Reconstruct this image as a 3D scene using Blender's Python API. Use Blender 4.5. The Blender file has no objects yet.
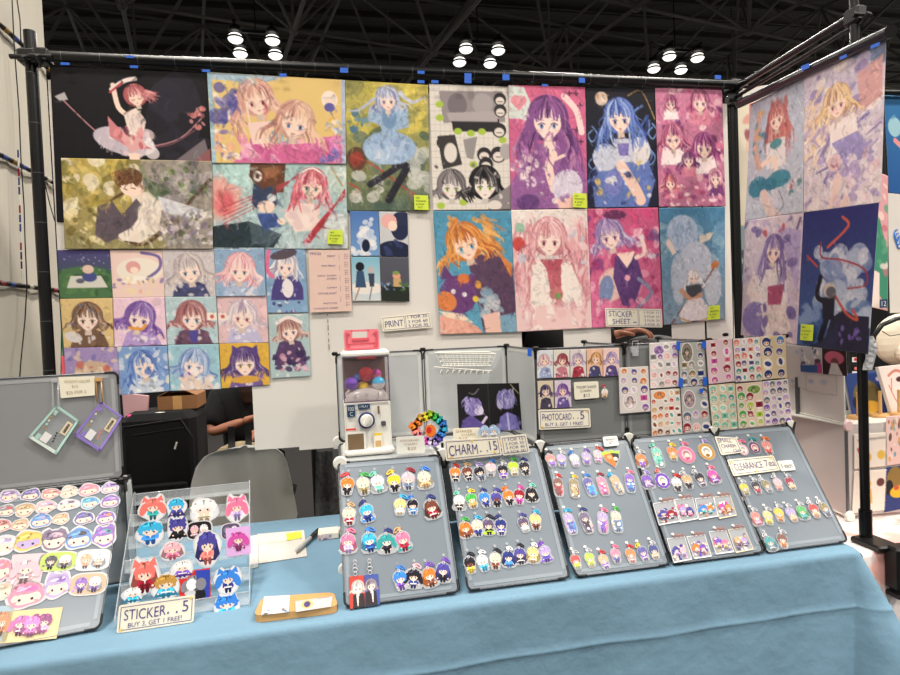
import bpy, math, random
import numpy as np
from mathutils import Vector, Matrix

# ------------------------------------------------------------------ camera
CAM = np.array([0.3635, -2.0963, 1.3949]); YAW, PITCH, ROLL, FPX = -0.1962, 0.02724, -0.04005, 597.67
_f = np.array([-math.sin(YAW) * math.cos(PITCH), math.cos(YAW) * math.cos(PITCH), -math.sin(PITCH)])
_r = np.array([math.cos(YAW), math.sin(YAW), 0.0]); _u = np.cross(_r, _f)
_c, _s = math.cos(ROLL), math.sin(ROLL)
RT, UP, FW = _c * _r + _s * _u, -_s * _r + _c * _u, _f
sc = bpy.context.scene
C = sc.collection
cd = bpy.data.cameras.new('camera'); cam = bpy.data.objects.new('camera', cd); C.objects.link(cam)
cd.sensor_width = 36.0; cd.lens = FPX / 900 * 36.0; cd.clip_start = 0.05; cd.clip_end = 300
m = Matrix.Identity(4)
for i in range(3):
    m[i][0], m[i][1], m[i][2], m[i][3] = RT[i], UP[i], -FW[i], CAM[i]
cam.matrix_world = m
sc.camera = cam

# ------------------------------------------------------------------ exposure, hall ambience, lights
sc.view_settings.view_transform = 'Standard'; sc.view_settings.look = 'None'
sc.view_settings.gamma = 1.0; sc.view_settings.use_curve_mapping = False
sc.view_settings.exposure = -0.45
sc.cycles.max_bounces = 8; sc.cycles.transparent_max_bounces = 24
sc.cycles.caustics_reflective = False; sc.cycles.caustics_refractive = False
sc.cycles.sample_clamp_indirect = 3.0
wd = bpy.data.worlds.new('hall'); sc.world = wd; wd.use_nodes = True
wd.node_tree.nodes['Background'].inputs[0].default_value = (1.0, 0.96, 0.90, 1)
wd.node_tree.nodes['Background'].inputs[1].default_value = 0.50
CLUSTERS = [(-1.6, 18.3), (5.8, 18.2), (13.2, 18.0)]
LAMP_POWER = 620.0
for lx in (-9.0, -1.6, 5.8, 13.2):
    for ly in (18.2, 9.0, 0.6, -4.5, -12.0):
        ld = bpy.data.lights.new('high_bay_light', 'AREA'); ld.shape = 'DISK'; ld.size = 1.5
        ld.energy = LAMP_POWER * (1.5 if ly in (-4.5, -12.0) else 0.9); ld.color = (1.0, 0.94, 0.86)
        lo = bpy.data.objects.new('high_bay_light', ld); lo.location = (lx, ly, 10.1); C.objects.link(lo)

# ------------------------------------------------------------------ helpers
def ray(u, v):
    return FW + RT * (u - 450) / FPX + UP * (337.5 - v) / FPX
def hit(u, v, p0, n):
    d = ray(u, v); p0 = np.array(p0, float); n = np.array(n, float)
    return CAM + d * (((p0 - CAM) @ n) / (d @ n))
def onY(u, v, y): return hit(u, v, (0, y, 0), (0, 1, 0))
def onX(u, v, x): return hit(u, v, (x, 0, 0), (1, 0, 0))
def onZ(u, v, z): return hit(u, v, (0, 0, z), (0, 0, 1))
def lin(c):
    return tuple(((x / 255) / 12.92 if x / 255 <= 0.04045 else ((x / 255 + 0.055) / 1.055) ** 2.4) for x in c[:3])

COL = dict(red=(205, 50, 45), orange=(228, 120, 50), yellow=(236, 200, 50), green=(70, 175, 75), mint=(120, 205, 180),
    teal=(50, 150, 150), cyan=(60, 175, 220), blue=(60, 130, 215), navy=(42, 52, 120), purple=(120, 75, 185), lilac=(178, 155, 215),
    magenta=(205, 70, 160), pink=(238, 120, 155), blush=(240, 180, 190), salmon=(232, 120, 110), crimson=(150, 30, 50), brown=(110, 62, 48),
    tan=(205, 165, 115), cream=(232, 215, 185), blonde=(235, 205, 130), olive=(135, 120, 75), black=(32, 30, 36), white=(238, 236, 236),
    silver=(200, 200, 205), grey=(130, 130, 138), gold=(190, 145, 70), skin=(250, 218, 198), indigo=(75, 70, 150), slate=(90, 105, 130),
    peach=(245, 170, 120), lime=(175, 215, 50), dusk=(95, 80, 110))
def cc(c): return COL[c] if isinstance(c, str) else c

def newmat(name, base=None, rough=0.5, metal=0.0, attr=False, noise=0.0, nscale=20.0, bump=0.0, bscale=60.0, alpha=1.0,
           trans=0.0, coat=0.0, spec=0.5, emit=None, estr=0.0, ior=1.45, transl=0.0):
    mt = bpy.data.materials.new(name); mt.use_nodes = True
    nt = mt.node_tree; N = nt.nodes; L = nt.links; b = N['Principled BSDF']; out = N['Material Output']
    b.inputs['Roughness'].default_value = rough; b.inputs['Metallic'].default_value = metal
    b.inputs['Specular IOR Level'].default_value = spec; b.inputs['IOR'].default_value = ior
    b.inputs['Coat Weight'].default_value = coat; b.inputs['Coat Roughness'].default_value = 0.08
    b.inputs['Transmission Weight'].default_value = trans
    src = None
    if attr:
        a = N.new('ShaderNodeAttribute'); a.attribute_name = 'Col'; src = a.outputs['Color']
    else:
        b.inputs['Base Color'].default_value = (*lin(base), 1)
    if noise > 0:
        tc = N.new('ShaderNodeTexCoord'); nz = N.new('ShaderNodeTexNoise'); nz.inputs['Scale'].default_value = nscale
        nz.inputs['Detail'].default_value = 5
        L.new(tc.outputs['Object'], nz.inputs['Vector'])
        mr = N.new('ShaderNodeMapRange'); mr.inputs['To Min'].default_value = 1 - noise; mr.inputs['To Max'].default_value = 1 + noise
        L.new(nz.outputs['Fac'], mr.inputs['Value'])
        mx = N.new('ShaderNodeMix'); mx.data_type = 'RGBA'; mx.blend_type = 'MULTIPLY'; mx.inputs['Factor'].default_value = 1
        if src is not None: L.new(src, mx.inputs['A'])
        else: mx.inputs['A'].default_value = (*lin(base), 1)
        L.new(mr.outputs['Result'], mx.inputs['B']); src = mx.outputs['Result']
    if src is not None: L.new(src, b.inputs['Base Color'])
    if bump > 0:
        tc = N.new('ShaderNodeTexCoord'); nz = N.new('ShaderNodeTexNoise'); nz.inputs['Scale'].default_value = bscale
        nz.inputs['Detail'].default_value = 4
        L.new(tc.outputs['Object'], nz.inputs['Vector'])
        bp = N.new('ShaderNodeBump'); bp.inputs['Strength'].default_value = bump; bp.inputs['Distance'].default_value = 0.01
        L.new(nz.outputs['Fac'], bp.inputs['Height']); L.new(bp.outputs['Normal'], b.inputs['Normal'])
    if emit is not None:
        b.inputs['Emission Color'].default_value = (*lin(emit), 1); b.inputs['Emission Strength'].default_value = estr
    last = b.outputs['BSDF']
    if transl > 0:
        t = N.new('ShaderNodeBsdfTranslucent'); t.inputs['Color'].default_value = (*lin(base), 1)
        ms = N.new('ShaderNodeMixShader'); ms.inputs['Fac'].default_value = transl
        L.new(last, ms.inputs[1]); L.new(t.outputs[0], ms.inputs[2]); last = ms.outputs[0]
    if alpha < 1:
        t = N.new('ShaderNodeBsdfTransparent'); ms = N.new('ShaderNodeMixShader'); ms.inputs['Fac'].default_value = alpha
        L.new(t.outputs[0], ms.inputs[1]); L.new(last, ms.inputs[2]); last = ms.outputs[0]
    if last is not b.outputs['BSDF']: L.new(last, out.inputs['Surface'])
    return mt

M = dict(
    print=newmat('printed_paper', attr=True, rough=0.5, spec=0.22),
    charm=newmat('printed_acrylic', attr=True, rough=0.18, spec=0.5),
    paint=newmat('coloured_plastic', attr=True, rough=0.4, spec=0.4),
    clear=newmat('clear_acrylic', (225, 232, 236), rough=0.08, alpha=0.15, spec=0.8),
    rim=newmat('acrylic_rim', (214, 216, 220), rough=0.1, alpha=0.36, spec=0.8),
    board=newmat('clear_grey_board', (126, 136, 146), rough=0.25, alpha=0.88, noise=0.04, nscale=5),
    strip_board=newmat('board_edge_strip', (135, 145, 154), rough=0.25), strip_frost2=newmat('edge_strip_grey', (166, 167, 169), rough=0.3), strip_frost3=newmat('edge_strip_dark', (134, 136, 136), rough=0.3), strip_frost=newmat('edge_strip_pale', (206, 208, 205), rough=0.3),
    frost3=newmat('dark_frosted_plastic', (120, 122, 121), rough=0.3, alpha=0.95, noise=0.05, nscale=6),
    frost=newmat('frosted_plastic', (203, 207, 208), rough=0.32, alpha=0.90, transl=0.2, noise=0.03, nscale=8),
    frost2=newmat('grey_frosted_plastic', (158, 159, 161), rough=0.35, alpha=0.92, transl=0.15, noise=0.04, nscale=6),
    wire=newmat('grey_wire', (104, 106, 110), rough=0.35, metal=0.5),
    black=newmat('black_plastic', (16, 16, 17), rough=0.38, spec=0.5),
    pole=newmat('black_pole_metal', (13, 13, 14), rough=0.28, metal=0.2, spec=0.6, noise=0.15, nscale=30),
    white=newmat('white_plastic', (226, 224, 216), rough=0.35),
    paper=newmat('white_paper', (216, 210, 202), rough=0.7, noise=0.025, nscale=6, bump=0.15, bscale=5),
    card=newmat('cream_card', (236, 229, 208), rough=0.7),
    ink=newmat('violet_ink', (72, 58, 130), rough=0.6),
    ink2=newmat('black_ink', (50, 46, 50), rough=0.6),
    ink3=newmat('gold_ink', (165, 140, 100), rough=0.6),
    tape=newmat('blue_tape', (30, 95, 200), rough=0.55, noise=0.08, nscale=90),
    drape=newmat('white_drape', (214, 208, 193), rough=0.85, noise=0.05, nscale=2.5, bump=0.3, bscale=4),
    truss=newmat('truss_steel', (112, 108, 102), rough=0.6, noise=0.2, nscale=2),
    deck=newmat('deck_steel', (84, 80, 75), rough=0.8),
    dark=newmat('dark_fabric', (12, 12, 14), rough=0.9, noise=0.3, nscale=12),
    cable=newmat('black_cable', (26, 23, 24), rough=0.5),
    chair=newmat('grey_shell_plastic', (186, 185, 180), rough=0.42, noise=0.03, nscale=10),
    box=newmat('cardboard', (150, 105, 68), rough=0.85, noise=0.08, nscale=40),
    bamboo=newmat('bamboo', (205, 158, 100), rough=0.5, noise=0.10, nscale=35),
    skin=newmat('skin', (160, 106, 82), rough=0.55, noise=0.04, nscale=30),
    hair=newmat('brown_hair', (52, 33, 25), rough=0.6, noise=0.3, nscale=60),
    khaki=newmat('khaki_canvas', (158, 142, 112), rough=0.9, noise=0.06, nscale=30, bump=0.3),
    canvas=newmat('cream_canvas', (216, 206, 184), rough=0.9, noise=0.05, nscale=12, bump=0.35, bscale=14),
    glow=newmat('lamp_lens', (255, 255, 250), emit=(255, 250, 238), estr=2.6),
    film=newmat('smoky_window', (150, 130, 145), rough=0.06, alpha=0.09, spec=0.8),
    crinkle=newmat('crinkled_film', (205, 208, 212), rough=0.15, alpha=0.62, bump=1.0, bscale=90, spec=1.0),
    pattern=newmat('grey_patterned_cloth', (92, 92, 92), rough=0.9, noise=0.9, nscale=60),
    navy=newmat('navy_sticker', (30, 62, 95), rough=0.4),
    redp=newmat('red_print', (215, 75, 70), rough=0.4),
    pinkp=newmat('pink_plastic', (236, 128, 140), rough=0.35),
    dial=newmat('blue_dial_ring', (42, 50, 112), rough=0.35),
    palepink=newmat('pale_pink_plastic', (222, 190, 190), rough=0.4),
    brownp=newmat('brown_chute', (118, 96, 70), rough=0.5),
)

class MB:
    """collects shapes and links them as one mesh object"""
    def __init__(s): s.v = []; s.f = []; s.c = []; s.sm = []
    def add(s, verts, faces, col=None, smooth=False):
        o = len(s.v); s.v += [tuple(map(float, p)) for p in verts]
        for f in faces: s.f.append([o + i for i in f]); s.c.append(col); s.sm.append(smooth)
        return s
    def box(s, c, d, col=None, R=None):
        c = np.array(c, float); hx, hy, hz = np.array(d, float) / 2
        P = np.array([(x, y, z) for x in (-hx, hx) for y in (-hy, hy) for z in (-hz, hz)])
        if R is not None: P = P @ np.array(R).T
        return s.add(P + c, [(0, 1, 3, 2), (4, 6, 7, 5), (0, 4, 5, 1), (2, 3, 7, 6), (0, 2, 6, 4), (1, 5, 7, 3)], col)
    def bbox_bevel(s, c, d, b, col=None):
        """box with its vertical and horizontal edges chamfered"""
        hx, hy, hz = np.array(d, float) / 2; rings = []
        for z, k in ((-hz, b), (-hz + b, 0), (hz - b, 0), (hz, b)):
            X, Y = hx - k, hy - k
            rings.append([(x + c[0], y + c[1], z + c[2]) for x, y in ((-X + b, -Y), (X - b, -Y), (X, -Y + b), (X, Y - b), (X - b, Y), (-X + b, Y), (-X, Y - b), (-X, -Y + b))])
        return s.loft(rings, col)
    def loft(s, rings, col=None, cap=True, smooth=False, close=True):
        n = len(rings[0]); V = [p for r in rings for p in r]; F = []
        for i in range(len(rings) - 1):
            for j in range(n if close else n - 1):
                k = (j + 1) % n; F.append((i * n + j, i * n + k, (i + 1) * n + k, (i + 1) * n + j))
        s.add(V, F, col, smooth)
        if cap and close:
            s.add(rings[0], [tuple(range(n))[::-1]], col); s.add(rings[-1], [tuple(range(n))], col)
        return s
    def tube(s, pts, r, n=8, col=None, smooth=True, closed=False):
        P = [np.array(p, float) for p in pts]; rings = []; prev = None
        m_ = len(P)
        for i, p in enumerate(P):
            if closed: t = P[(i + 1) % m_] - P[i - 1]
            else: t = P[min(i + 1, m_ - 1)] - P[max(i - 1, 0)]
            t = t / (np.linalg.norm(t) + 1e-12)
            if prev is None:
                a = np.array([0, 0, 1.0]) if abs(t[2]) < 0.9 else np.array([1.0, 0, 0])
            else: a = prev
            e1 = a - t * (a @ t); e1 /= np.linalg.norm(e1) + 1e-12; e2 = np.cross(t, e1); prev = e1
            rr = r[i] if isinstance(r, (list, tuple)) else r
            rings.append([p + rr * (math.cos(k * 2 * math.pi / n) * e1 + math.sin(k * 2 * math.pi / n) * e2) for k in range(n)])
        if closed: rings.append(rings[0]); return s.loft(rings, col, cap=False, smooth=smooth)
        return s.loft(rings, col, smooth=smooth)
    def lathe(s, c, prof, n=20, col=None, axis='z', smooth=True):
        rings = []
        for r_, h in prof:
            ring = []
            for k in range(n):
                a = 2 * math.pi * k / n; x, y = r_ * math.cos(a), r_ * math.sin(a)
                p = (x, y, h) if axis == 'z' else ((x, -h, y) if axis == 'y' else (h, x, y))
                ring.append((p[0] + c[0], p[1] + c[1], p[2] + c[2]))
            rings.append(ring)
        return s.loft(rings, col, smooth=smooth)
    def ball(s, c, r, n=14, col=None, sq=(1, 1, 1), lo=-1.0, hi=1.0, colf=None):
        m_ = n // 2 + 1; rings = []
        for i in range(m_ + 1):
            a = math.pi * (i / m_) - math.pi / 2; h = math.sin(a)
            h = min(max(h, lo), hi); w = math.sqrt(max(1 - h * h, 1e-6))
            rings.append([(c[0] + r * sq[0] * w * math.cos(2 * math.pi * k / n), c[1] + r * sq[1] * w * math.sin(2 * math.pi * k / n), c[2] + r * sq[2] * h) for k in range(n)])
        for i in range(m_):
            cl = colf(i / m_) if colf else col
            s.loft([rings[i], rings[i + 1]], cl, cap=False, smooth=True)
        return s
    def prism(s, pts, z0, z1, F, col=None, side=None):
        """outline in the local frame F(x, y, z) -> world"""
        n = len(pts)
        s.add([F(x, y, z1) for x, y in pts], [tuple(range(n))], col)
        s.add([F(x, y, z0) for x, y in pts], [tuple(range(n))[::-1]], side or col)
        V = [F(x, y, z0) for x, y in pts] + [F(x, y, z1) for x, y in pts]
        s.add(V, [(i, (i + 1) % n, n + (i + 1) % n, n + i) for i in range(n)], side or col)
        return s
    def build(s, name, mat, parent=None, loc=None):
        me = bpy.data.meshes.new(name)
        L = np.zeros(3)
        if parent is not None:
            q_ = parent
            while q_ is not None: L = L + np.array(q_.location); q_ = q_.parent
        elif loc is not None: L = np.array(loc, float)
        elif len(s.v): 
            A = np.array(s.v); L = np.array([(A[:, 0].min() + A[:, 0].max()) / 2, (A[:, 1].min() + A[:, 1].max()) / 2, A[:, 2].min()])
        me.from_pydata([tuple(np.array(p) - L) for p in s.v], [], s.f)
        me.polygons.foreach_set('use_smooth', s.sm)
        if any(c is not None for c in s.c):
            at = me.color_attributes.new('Col', 'FLOAT_COLOR', 'CORNER'); arr = []
            for f, c in zip(s.f, s.c):
                k = (*lin(cc(c)), 1.0) if c is not None else (0.5, 0.5, 0.5, 1)
                arr += list(k) * len(f)
            at.data.foreach_set('color', arr)
        me.materials.append(M[mat] if isinstance(mat, str) else mat)
        o = bpy.data.objects.new(name, me); C.objects.link(o)
        if parent is not None: o.parent = parent
        else: o.location = L
        return o

def tag(o, label=None, cat=None, group=None, kind=None):
    if label: o['label'] = label
    if cat: o['category'] = cat
    if group: o['group'] = group
    if kind: o['kind'] = kind
    return o
def thing(name, label, cat, loc, group=None):
    o = bpy.data.objects.new(name, None); C.objects.link(o); o.empty_display_size = 0.02
    o.location = tuple(map(float, loc)); return tag(o, label, cat, group)
def struct(name, mb, mat):
    o = mb.build(name, mat, loc=(0, 0, 0)); o['kind'] = 'structure'; return o

class Quad:
    """a flat four-cornered sheet in the place: TL TR BR BL"""
    def __init__(s, tl, tr, br, bl):
        s.k = [np.array(p, float) for p in (tl, tr, br, bl)]
        n = np.cross(s.k[1] - s.k[3], s.k[0] - s.k[2]); n /= np.linalg.norm(n)
        if n @ (CAM - s.k[0]) < 0: n = -n
        s.n = n
        s.w = (np.linalg.norm(s.k[1] - s.k[0]) + np.linalg.norm(s.k[2] - s.k[3])) / 2
        s.h = (np.linalg.norm(s.k[3] - s.k[0]) + np.linalg.norm(s.k[2] - s.k[1])) / 2
    def pt(s, a, b, off=0.0):       # a to the right, b downwards, 0..1
        tl, tr, br, bl = s.k
        return tl * (1 - a) * (1 - b) + tr * a * (1 - b) + br * a * b + bl * (1 - a) * b + s.n * off
def qpix(plane, *uv, off=0.0):
    """corners given where they lie on a real plane (p0, n)"""
    P = [hit(u, v, *plane) for u, v in uv]
    q_ = Quad(*P)
    if off: q_ = Quad(*[p + q_.n * off for p in q_.k])
    return q_
def slab(mb, q_, t, a0=0, a1=1, b0=0, b1=1, off=0.0, col=None, r=0.0):
    """plate of thickness t on a quad, corners rounded by r (metres)"""
    if r <= 0: pts = [(a0, b0), (a0, b1), (a1, b1), (a1, b0)]
    else:
        ra, rb = r / q_.w, r / q_.h; pts = []
        for ca, cb, g0 in ((a0 + ra, b0 + rb, 180), (a1 - ra, b0 + rb, 270), (a1 - ra, b1 - rb, 0), (a0 + ra, b1 - rb, 90)):
            for k in range(5):
                g = math.radians(g0 + k * 22.5); pts.append((ca + ra * math.cos(g), cb + rb * math.sin(g)))
    return mb.prism(pts, off - t, off, lambda a, b, z: q_.pt(a, b, z), col)

_txt = {}
def text_outline(st):
    if st not in _txt:
        cu = bpy.data.curves.new('t', 'FONT'); cu.body = st; cu.size = 1.0; cu.resolution_u = 3; cu.offset = -0.006
        ob = bpy.data.objects.new('t', cu); C.objects.link(ob)
        me = bpy.data.meshes.new_from_object(ob)
        V = np.array([v.co[:] for v in me.vertices]) if len(me.vertices) else np.zeros((0, 3)); F = [list(p.vertices) for p in me.polygons]
        bpy.data.objects.remove(ob); bpy.data.curves.remove(cu); bpy.data.meshes.remove(me)
        _txt[st] = (V, F)
    return _txt[st]
def letter(mb, q_, st, a0, a1, b0, b1, off=0.0012, col=None, slant=0.0):
    """writing st filling the box a0..a1 x b0..b1 of a sheet"""
    V, F = text_outline(st)
    if not len(V): return
    V = V + np.stack([0.008 * np.sin(V[:, 1] * 5 + V[:, 0] * 2), 0.03 * np.sin(V[:, 0] * 1.7 + len(st)), 0 * V[:, 0]], -1)
    x0, x1, y0, y1 = V[:, 0].min(), V[:, 0].max(), V[:, 1].min(), V[:, 1].max()
    def w(p, o):
        x = (p[0] - x0) / (x1 - x0); y = (p[1] - y0) / (y1 - y0)
        return q_.pt(a0 + (a1 - a0) * x + slant * (y - .5), b1 + (b0 - b1) * y, o)
    mb.add([w(p, off) for p in V], F, col)
# ------------------------------------------------------------------ printed artwork (colours laid down as printed shapes)
def shade_(c, k): return tuple(max(0, min(255, int(v * k))) for v in cc(c))
class Art:
    """printed sheet: x 0..100 across, y 0..H down; colour per printed dot"""
    def __init__(s, aspect, nx, bg=(200, 200, 200), bg2=None, seed=1):
        s.H = 100.0 * aspect; s.nx = nx; s.ny = max(3, int(round(nx * aspect)))
        s.X, s.Y = np.meshgrid(np.linspace(0, 100, s.nx), np.linspace(0, s.H, s.ny))
        s.px = 100.0 / (nx - 1); s.A = np.zeros((s.ny, s.nx, 3)); s.A[:] = cc(bg); s.R = random.Random(seed)
        if bg2 is not None:
            t = (s.Y / s.H)[..., None]; s.A = np.array(cc(bg)) * (1 - t) + np.array(cc(bg2)) * t
    def win(s, x0, x1, y0, y1):
        p = s.px * 1.5
        i0 = max(0, int((y0 - p) / s.px)); i1 = min(s.ny, int((y1 + p) / s.px) + 2)
        j0 = max(0, int((x0 - p) / s.px)); j1 = min(s.nx, int((x1 + p) / s.px) + 2)
        return (slice(i0, i1), slice(j0, j1)) if i1 > i0 and j1 > j0 else None
    def lay(s, w, m_, c, op=1.0):
        m_ = (np.clip(m_, 0, 1) * op)[..., None]; s.A[w] = s.A[w] * (1 - m_) + np.array(cc(c)) * m_
    def e(s, cx, cy, rx, ry, c, rot=0, op=1.0, soft=0):
        R_ = max(rx, ry); w = s.win(cx - R_, cx + R_, cy - R_, cy + R_)
        if w is None: return s
        X, Y = s.X[w] - cx, s.Y[w] - cy; a = math.radians(rot)
        d = np.sqrt(((X * math.cos(a) + Y * math.sin(a)) / rx) ** 2 + ((-X * math.sin(a) + Y * math.cos(a)) / ry) ** 2)
        k = (s.px + soft); s.lay(w, (1 - d) * min(rx, ry) / k + .5, c, op); return s
    def p(s, pts, c, op=1.0):
        xs = [q[0] for q in pts]; ys = [q[1] for q in pts]; w = s.win(min(xs), max(xs), min(ys), max(ys))
        if w is None: return s
        acc = np.zeros(s.X[w].shape)
        for dx, dy in ((-.25, -.25), (.25, -.25), (-.25, .25), (.25, .25)):
            X, Y = s.X[w] + dx * s.px, s.Y[w] + dy * s.px; ins = np.zeros(X.shape, bool); j = len(pts) - 1
            for i in range(len(pts)):
                xi, yi = pts[i]; xj, yj = pts[j]
                if yi != yj:
                    ins ^= ((yi > Y) != (yj > Y)) & (X < (xj - xi) * (Y - yi) / (yj - yi) + xi)
                j = i
            acc += ins
        s.lay(w, acc / 4, c, op); return s
    def s(s, pts, wd_, c, taper=0.0, op=1.0):
        P = np.array(pts, float)
        if len(P) > 2:
            Q = []
            for i in range(len(P) - 1):
                p0, p1, p2, p3 = P[max(i - 1, 0)], P[i], P[i + 1], P[min(i + 2, len(P) - 1)]
                for t in (0, .25, .5, .75):
                    Q.append(.5 * (2 * p1 + (p2 - p0) * t + (2 * p0 - 5 * p1 + 4 * p2 - p3) * t * t + (3 * p1 - p0 - 3 * p2 + p3) * t ** 3))
            Q.append(P[-1]); P = np.array(Q)
        w = s.win(P[:, 0].min() - wd_, P[:, 0].max() + wd_, P[:, 1].min() - wd_, P[:, 1].max() + wd_)
        if w is None: return s
        X, Y = s.X[w], s.Y[w]; best = np.full(X.shape, -1e9); n = len(P) - 1
        for i in range(n):
            a, b = P[i], P[i + 1]; d = b - a; L = d @ d + 1e-9
            t = np.clip(((X - a[0]) * d[0] + (Y - a[1]) * d[1]) / L, 0, 1)
            dist = np.hypot(X - a[0] - t * d[0], Y - a[1] - t * d[1])
            g = (i + t) / n; hw = wd_ / 2 * (1 - taper * g)
            best = np.maximum(best, (hw - dist) / s.px + .5)
        s.lay(w, best, c, op); return s
    def blobs(s, n, pal, x=(0, 100), y=None, r=(2, 6), el=2.2, op=.8, rot=(0, 180)):
        y = y or (0, s.H)
        for _ in range(n):
            q = s.R.uniform(*r)
            s.e(s.R.uniform(*x), s.R.uniform(*y), q, q / s.R.uniform(1, el), s.R.choice(pal), s.R.uniform(*rot), op)
        return s
    def strands(s, n, pal, x, y, L=(10, 25), w=(.8, 2.5), ang=(60, 120), op=.8, bend=6):
        for _ in range(n):
            x0, y0 = s.R.uniform(*x), s.R.uniform(*y); a = math.radians(s.R.uniform(*ang)); l = s.R.uniform(*L); b = s.R.uniform(-bend, bend)
            s.s([(x0, y0), (x0 + math.cos(a) * l / 2 + b, y0 + math.sin(a) * l / 2), (x0 + math.cos(a) * l, y0 + math.sin(a) * l)], s.R.uniform(*w), s.R.choice(pal), .8, op)
        return s
    def head(s, cx, cy, r, hair, hair2, eye, skin='skin', L=0, tilt=0, spread=1.0, light=None, closed=False, back=True):
        a = math.radians(tilt); ca, sa = math.cos(a), math.sin(a); light = light or tuple(min(255, int(v * .6 + 105)) for v in cc(hair)); mid = tuple((p + q) // 2 for p, q in zip(cc(hair), cc(hair2)))
        T = lambda x, y: (cx + r * (x * ca - y * sa), cy + r * (x * sa + y * ca)); R = s.R; sk2 = shade_(skin, .86)
        if back:
            x, y = T(0, -.12); s.e(x, y, 1.14 * r, 1.2 * r, mid, tilt)
        if L:
            for k in range(30):
                sd = -1 if k % 2 else 1; q = R.uniform(.5, 1.1)
                x1 = sd * q * 1.1; x2 = sd * q * (1.05 + .5 * spread) + R.uniform(-.25, .25); l = L * R.uniform(.65, 1.05)
                s.s([T(sd * .6, -.8), T(x1, .3), T(x2, l * .6), T(x2 + R.uniform(-.4, .4), l)], r * R.uniform(.12, .36), R.choice([hair, hair, mid, hair2, light]), .75)
        s.p([T(-.2, .7), T(.2, .7), T(.26, 1.35), T(-.26, 1.35)], sk2)
        x, y = T(0, .08); s.e(x, y, .74 * r, .76 * r, skin, tilt)
        s.p([T(-.64, .4), T(-.34, .84), T(0, 1.04), T(.34, .84), T(.64, .4)], skin); s.s([T(-.6, .45), T(-.3, .86), T(0, 1.02), T(.3, .86)], max(.03 * r, s.px * .4), sk2, 0, .6)
        for sd in (-1, 1):
            x, y = T(sd * .34, .30)
            if closed: s.s([T(sd * .18, .30), T(sd * .34, .37), T(sd * .5, .30)], max(.06 * r, s.px * .6), hair2)
            else:
                s.e(x, y, .13 * r, .15 * r, (244, 240, 240), tilt); s.e(x, y, .10 * r, .14 * r, eye, tilt); s.e(x, y - .03 * r, .05 * r, .07 * r, tuple(int(v * .4) for v in cc(eye)), tilt)
                s.s([T(sd * .18, .19), T(sd * .34, .13), T(sd * .52, .22)], max(.05 * r, s.px * .5), hair2)
            s.s([T(sd * .2, 0), T(sd * .48, -.02)], max(.03 * r, s.px * .4), mid, 0, .6)
            x, y = T(sd * .46, .52); s.e(x, y, .15 * r, .07 * r, (240, 165, 155), tilt, .45, soft=.08 * r)
        s.s([T(-.08, .72), T(0, .75), T(.08, .72)], max(.05 * r, s.px * .4), (196, 96, 96)); s.s([T(.02, .48), T(.04, .54)], max(.03 * r, s.px * .3), sk2)
        for k in range(18):
            q = -1 + 2 * k / 17 + R.uniform(-.08, .08)
            s.s([T(.15 * q, -1.12), T(q * .8, -.6), T(q * .98, .05 - .2 * (1 - q * q) + R.uniform(-.14, .14) + (.55 if abs(q) > .75 else 0))], r * R.uniform(.14, .34), R.choice([hair, hair, light, mid, hair2]), .7)
        for k in range(12):
            q = R.uniform(-1, 1); s.s([T(.3 * q, -1.12), T(q * .95, -.5), T(q * 1.05, R.uniform(-.1, .9) if abs(q) > .7 else -.1)], r * .05, R.choice([hair2, light]), .5, .7)
        return s
    def hatch(s, amt=6, n=None, op=.42):
        """brushwork: short strokes that vary the colour already lying there"""
        n = int(n * 2.2) if n else int(s.H * s.nx * .055)
        for _ in range(n):
            x, y = s.R.uniform(0, 100), s.R.uniform(0, s.H); a = s.R.gauss(1.6, .8); l = s.R.uniform(2, 8); k = s.R.choice([.72, .82, 1.12, 1.25]); b = s.R.uniform(-1.5, 1.5)
            c = s.A[min(s.ny - 1, int(y / s.px)), min(s.nx - 1, int(x / s.px))]; 
            if c[0] > 232 and 190 < c[1] < 232 and c[0] - c[2] > 24: continue
            c = np.clip(c * k + np.array([s.R.uniform(-9, 9), s.R.uniform(-7, 7), s.R.uniform(-6, 12)]), 0, 252)
            s.s([(x, y), (x + l / 2 * math.cos(a) + b, y + l / 2 * math.sin(a)), (x + l * math.cos(a), y + l * math.sin(a))], s.R.uniform(.9, 2.8), tuple(c), .5, op)
        return s

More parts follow.
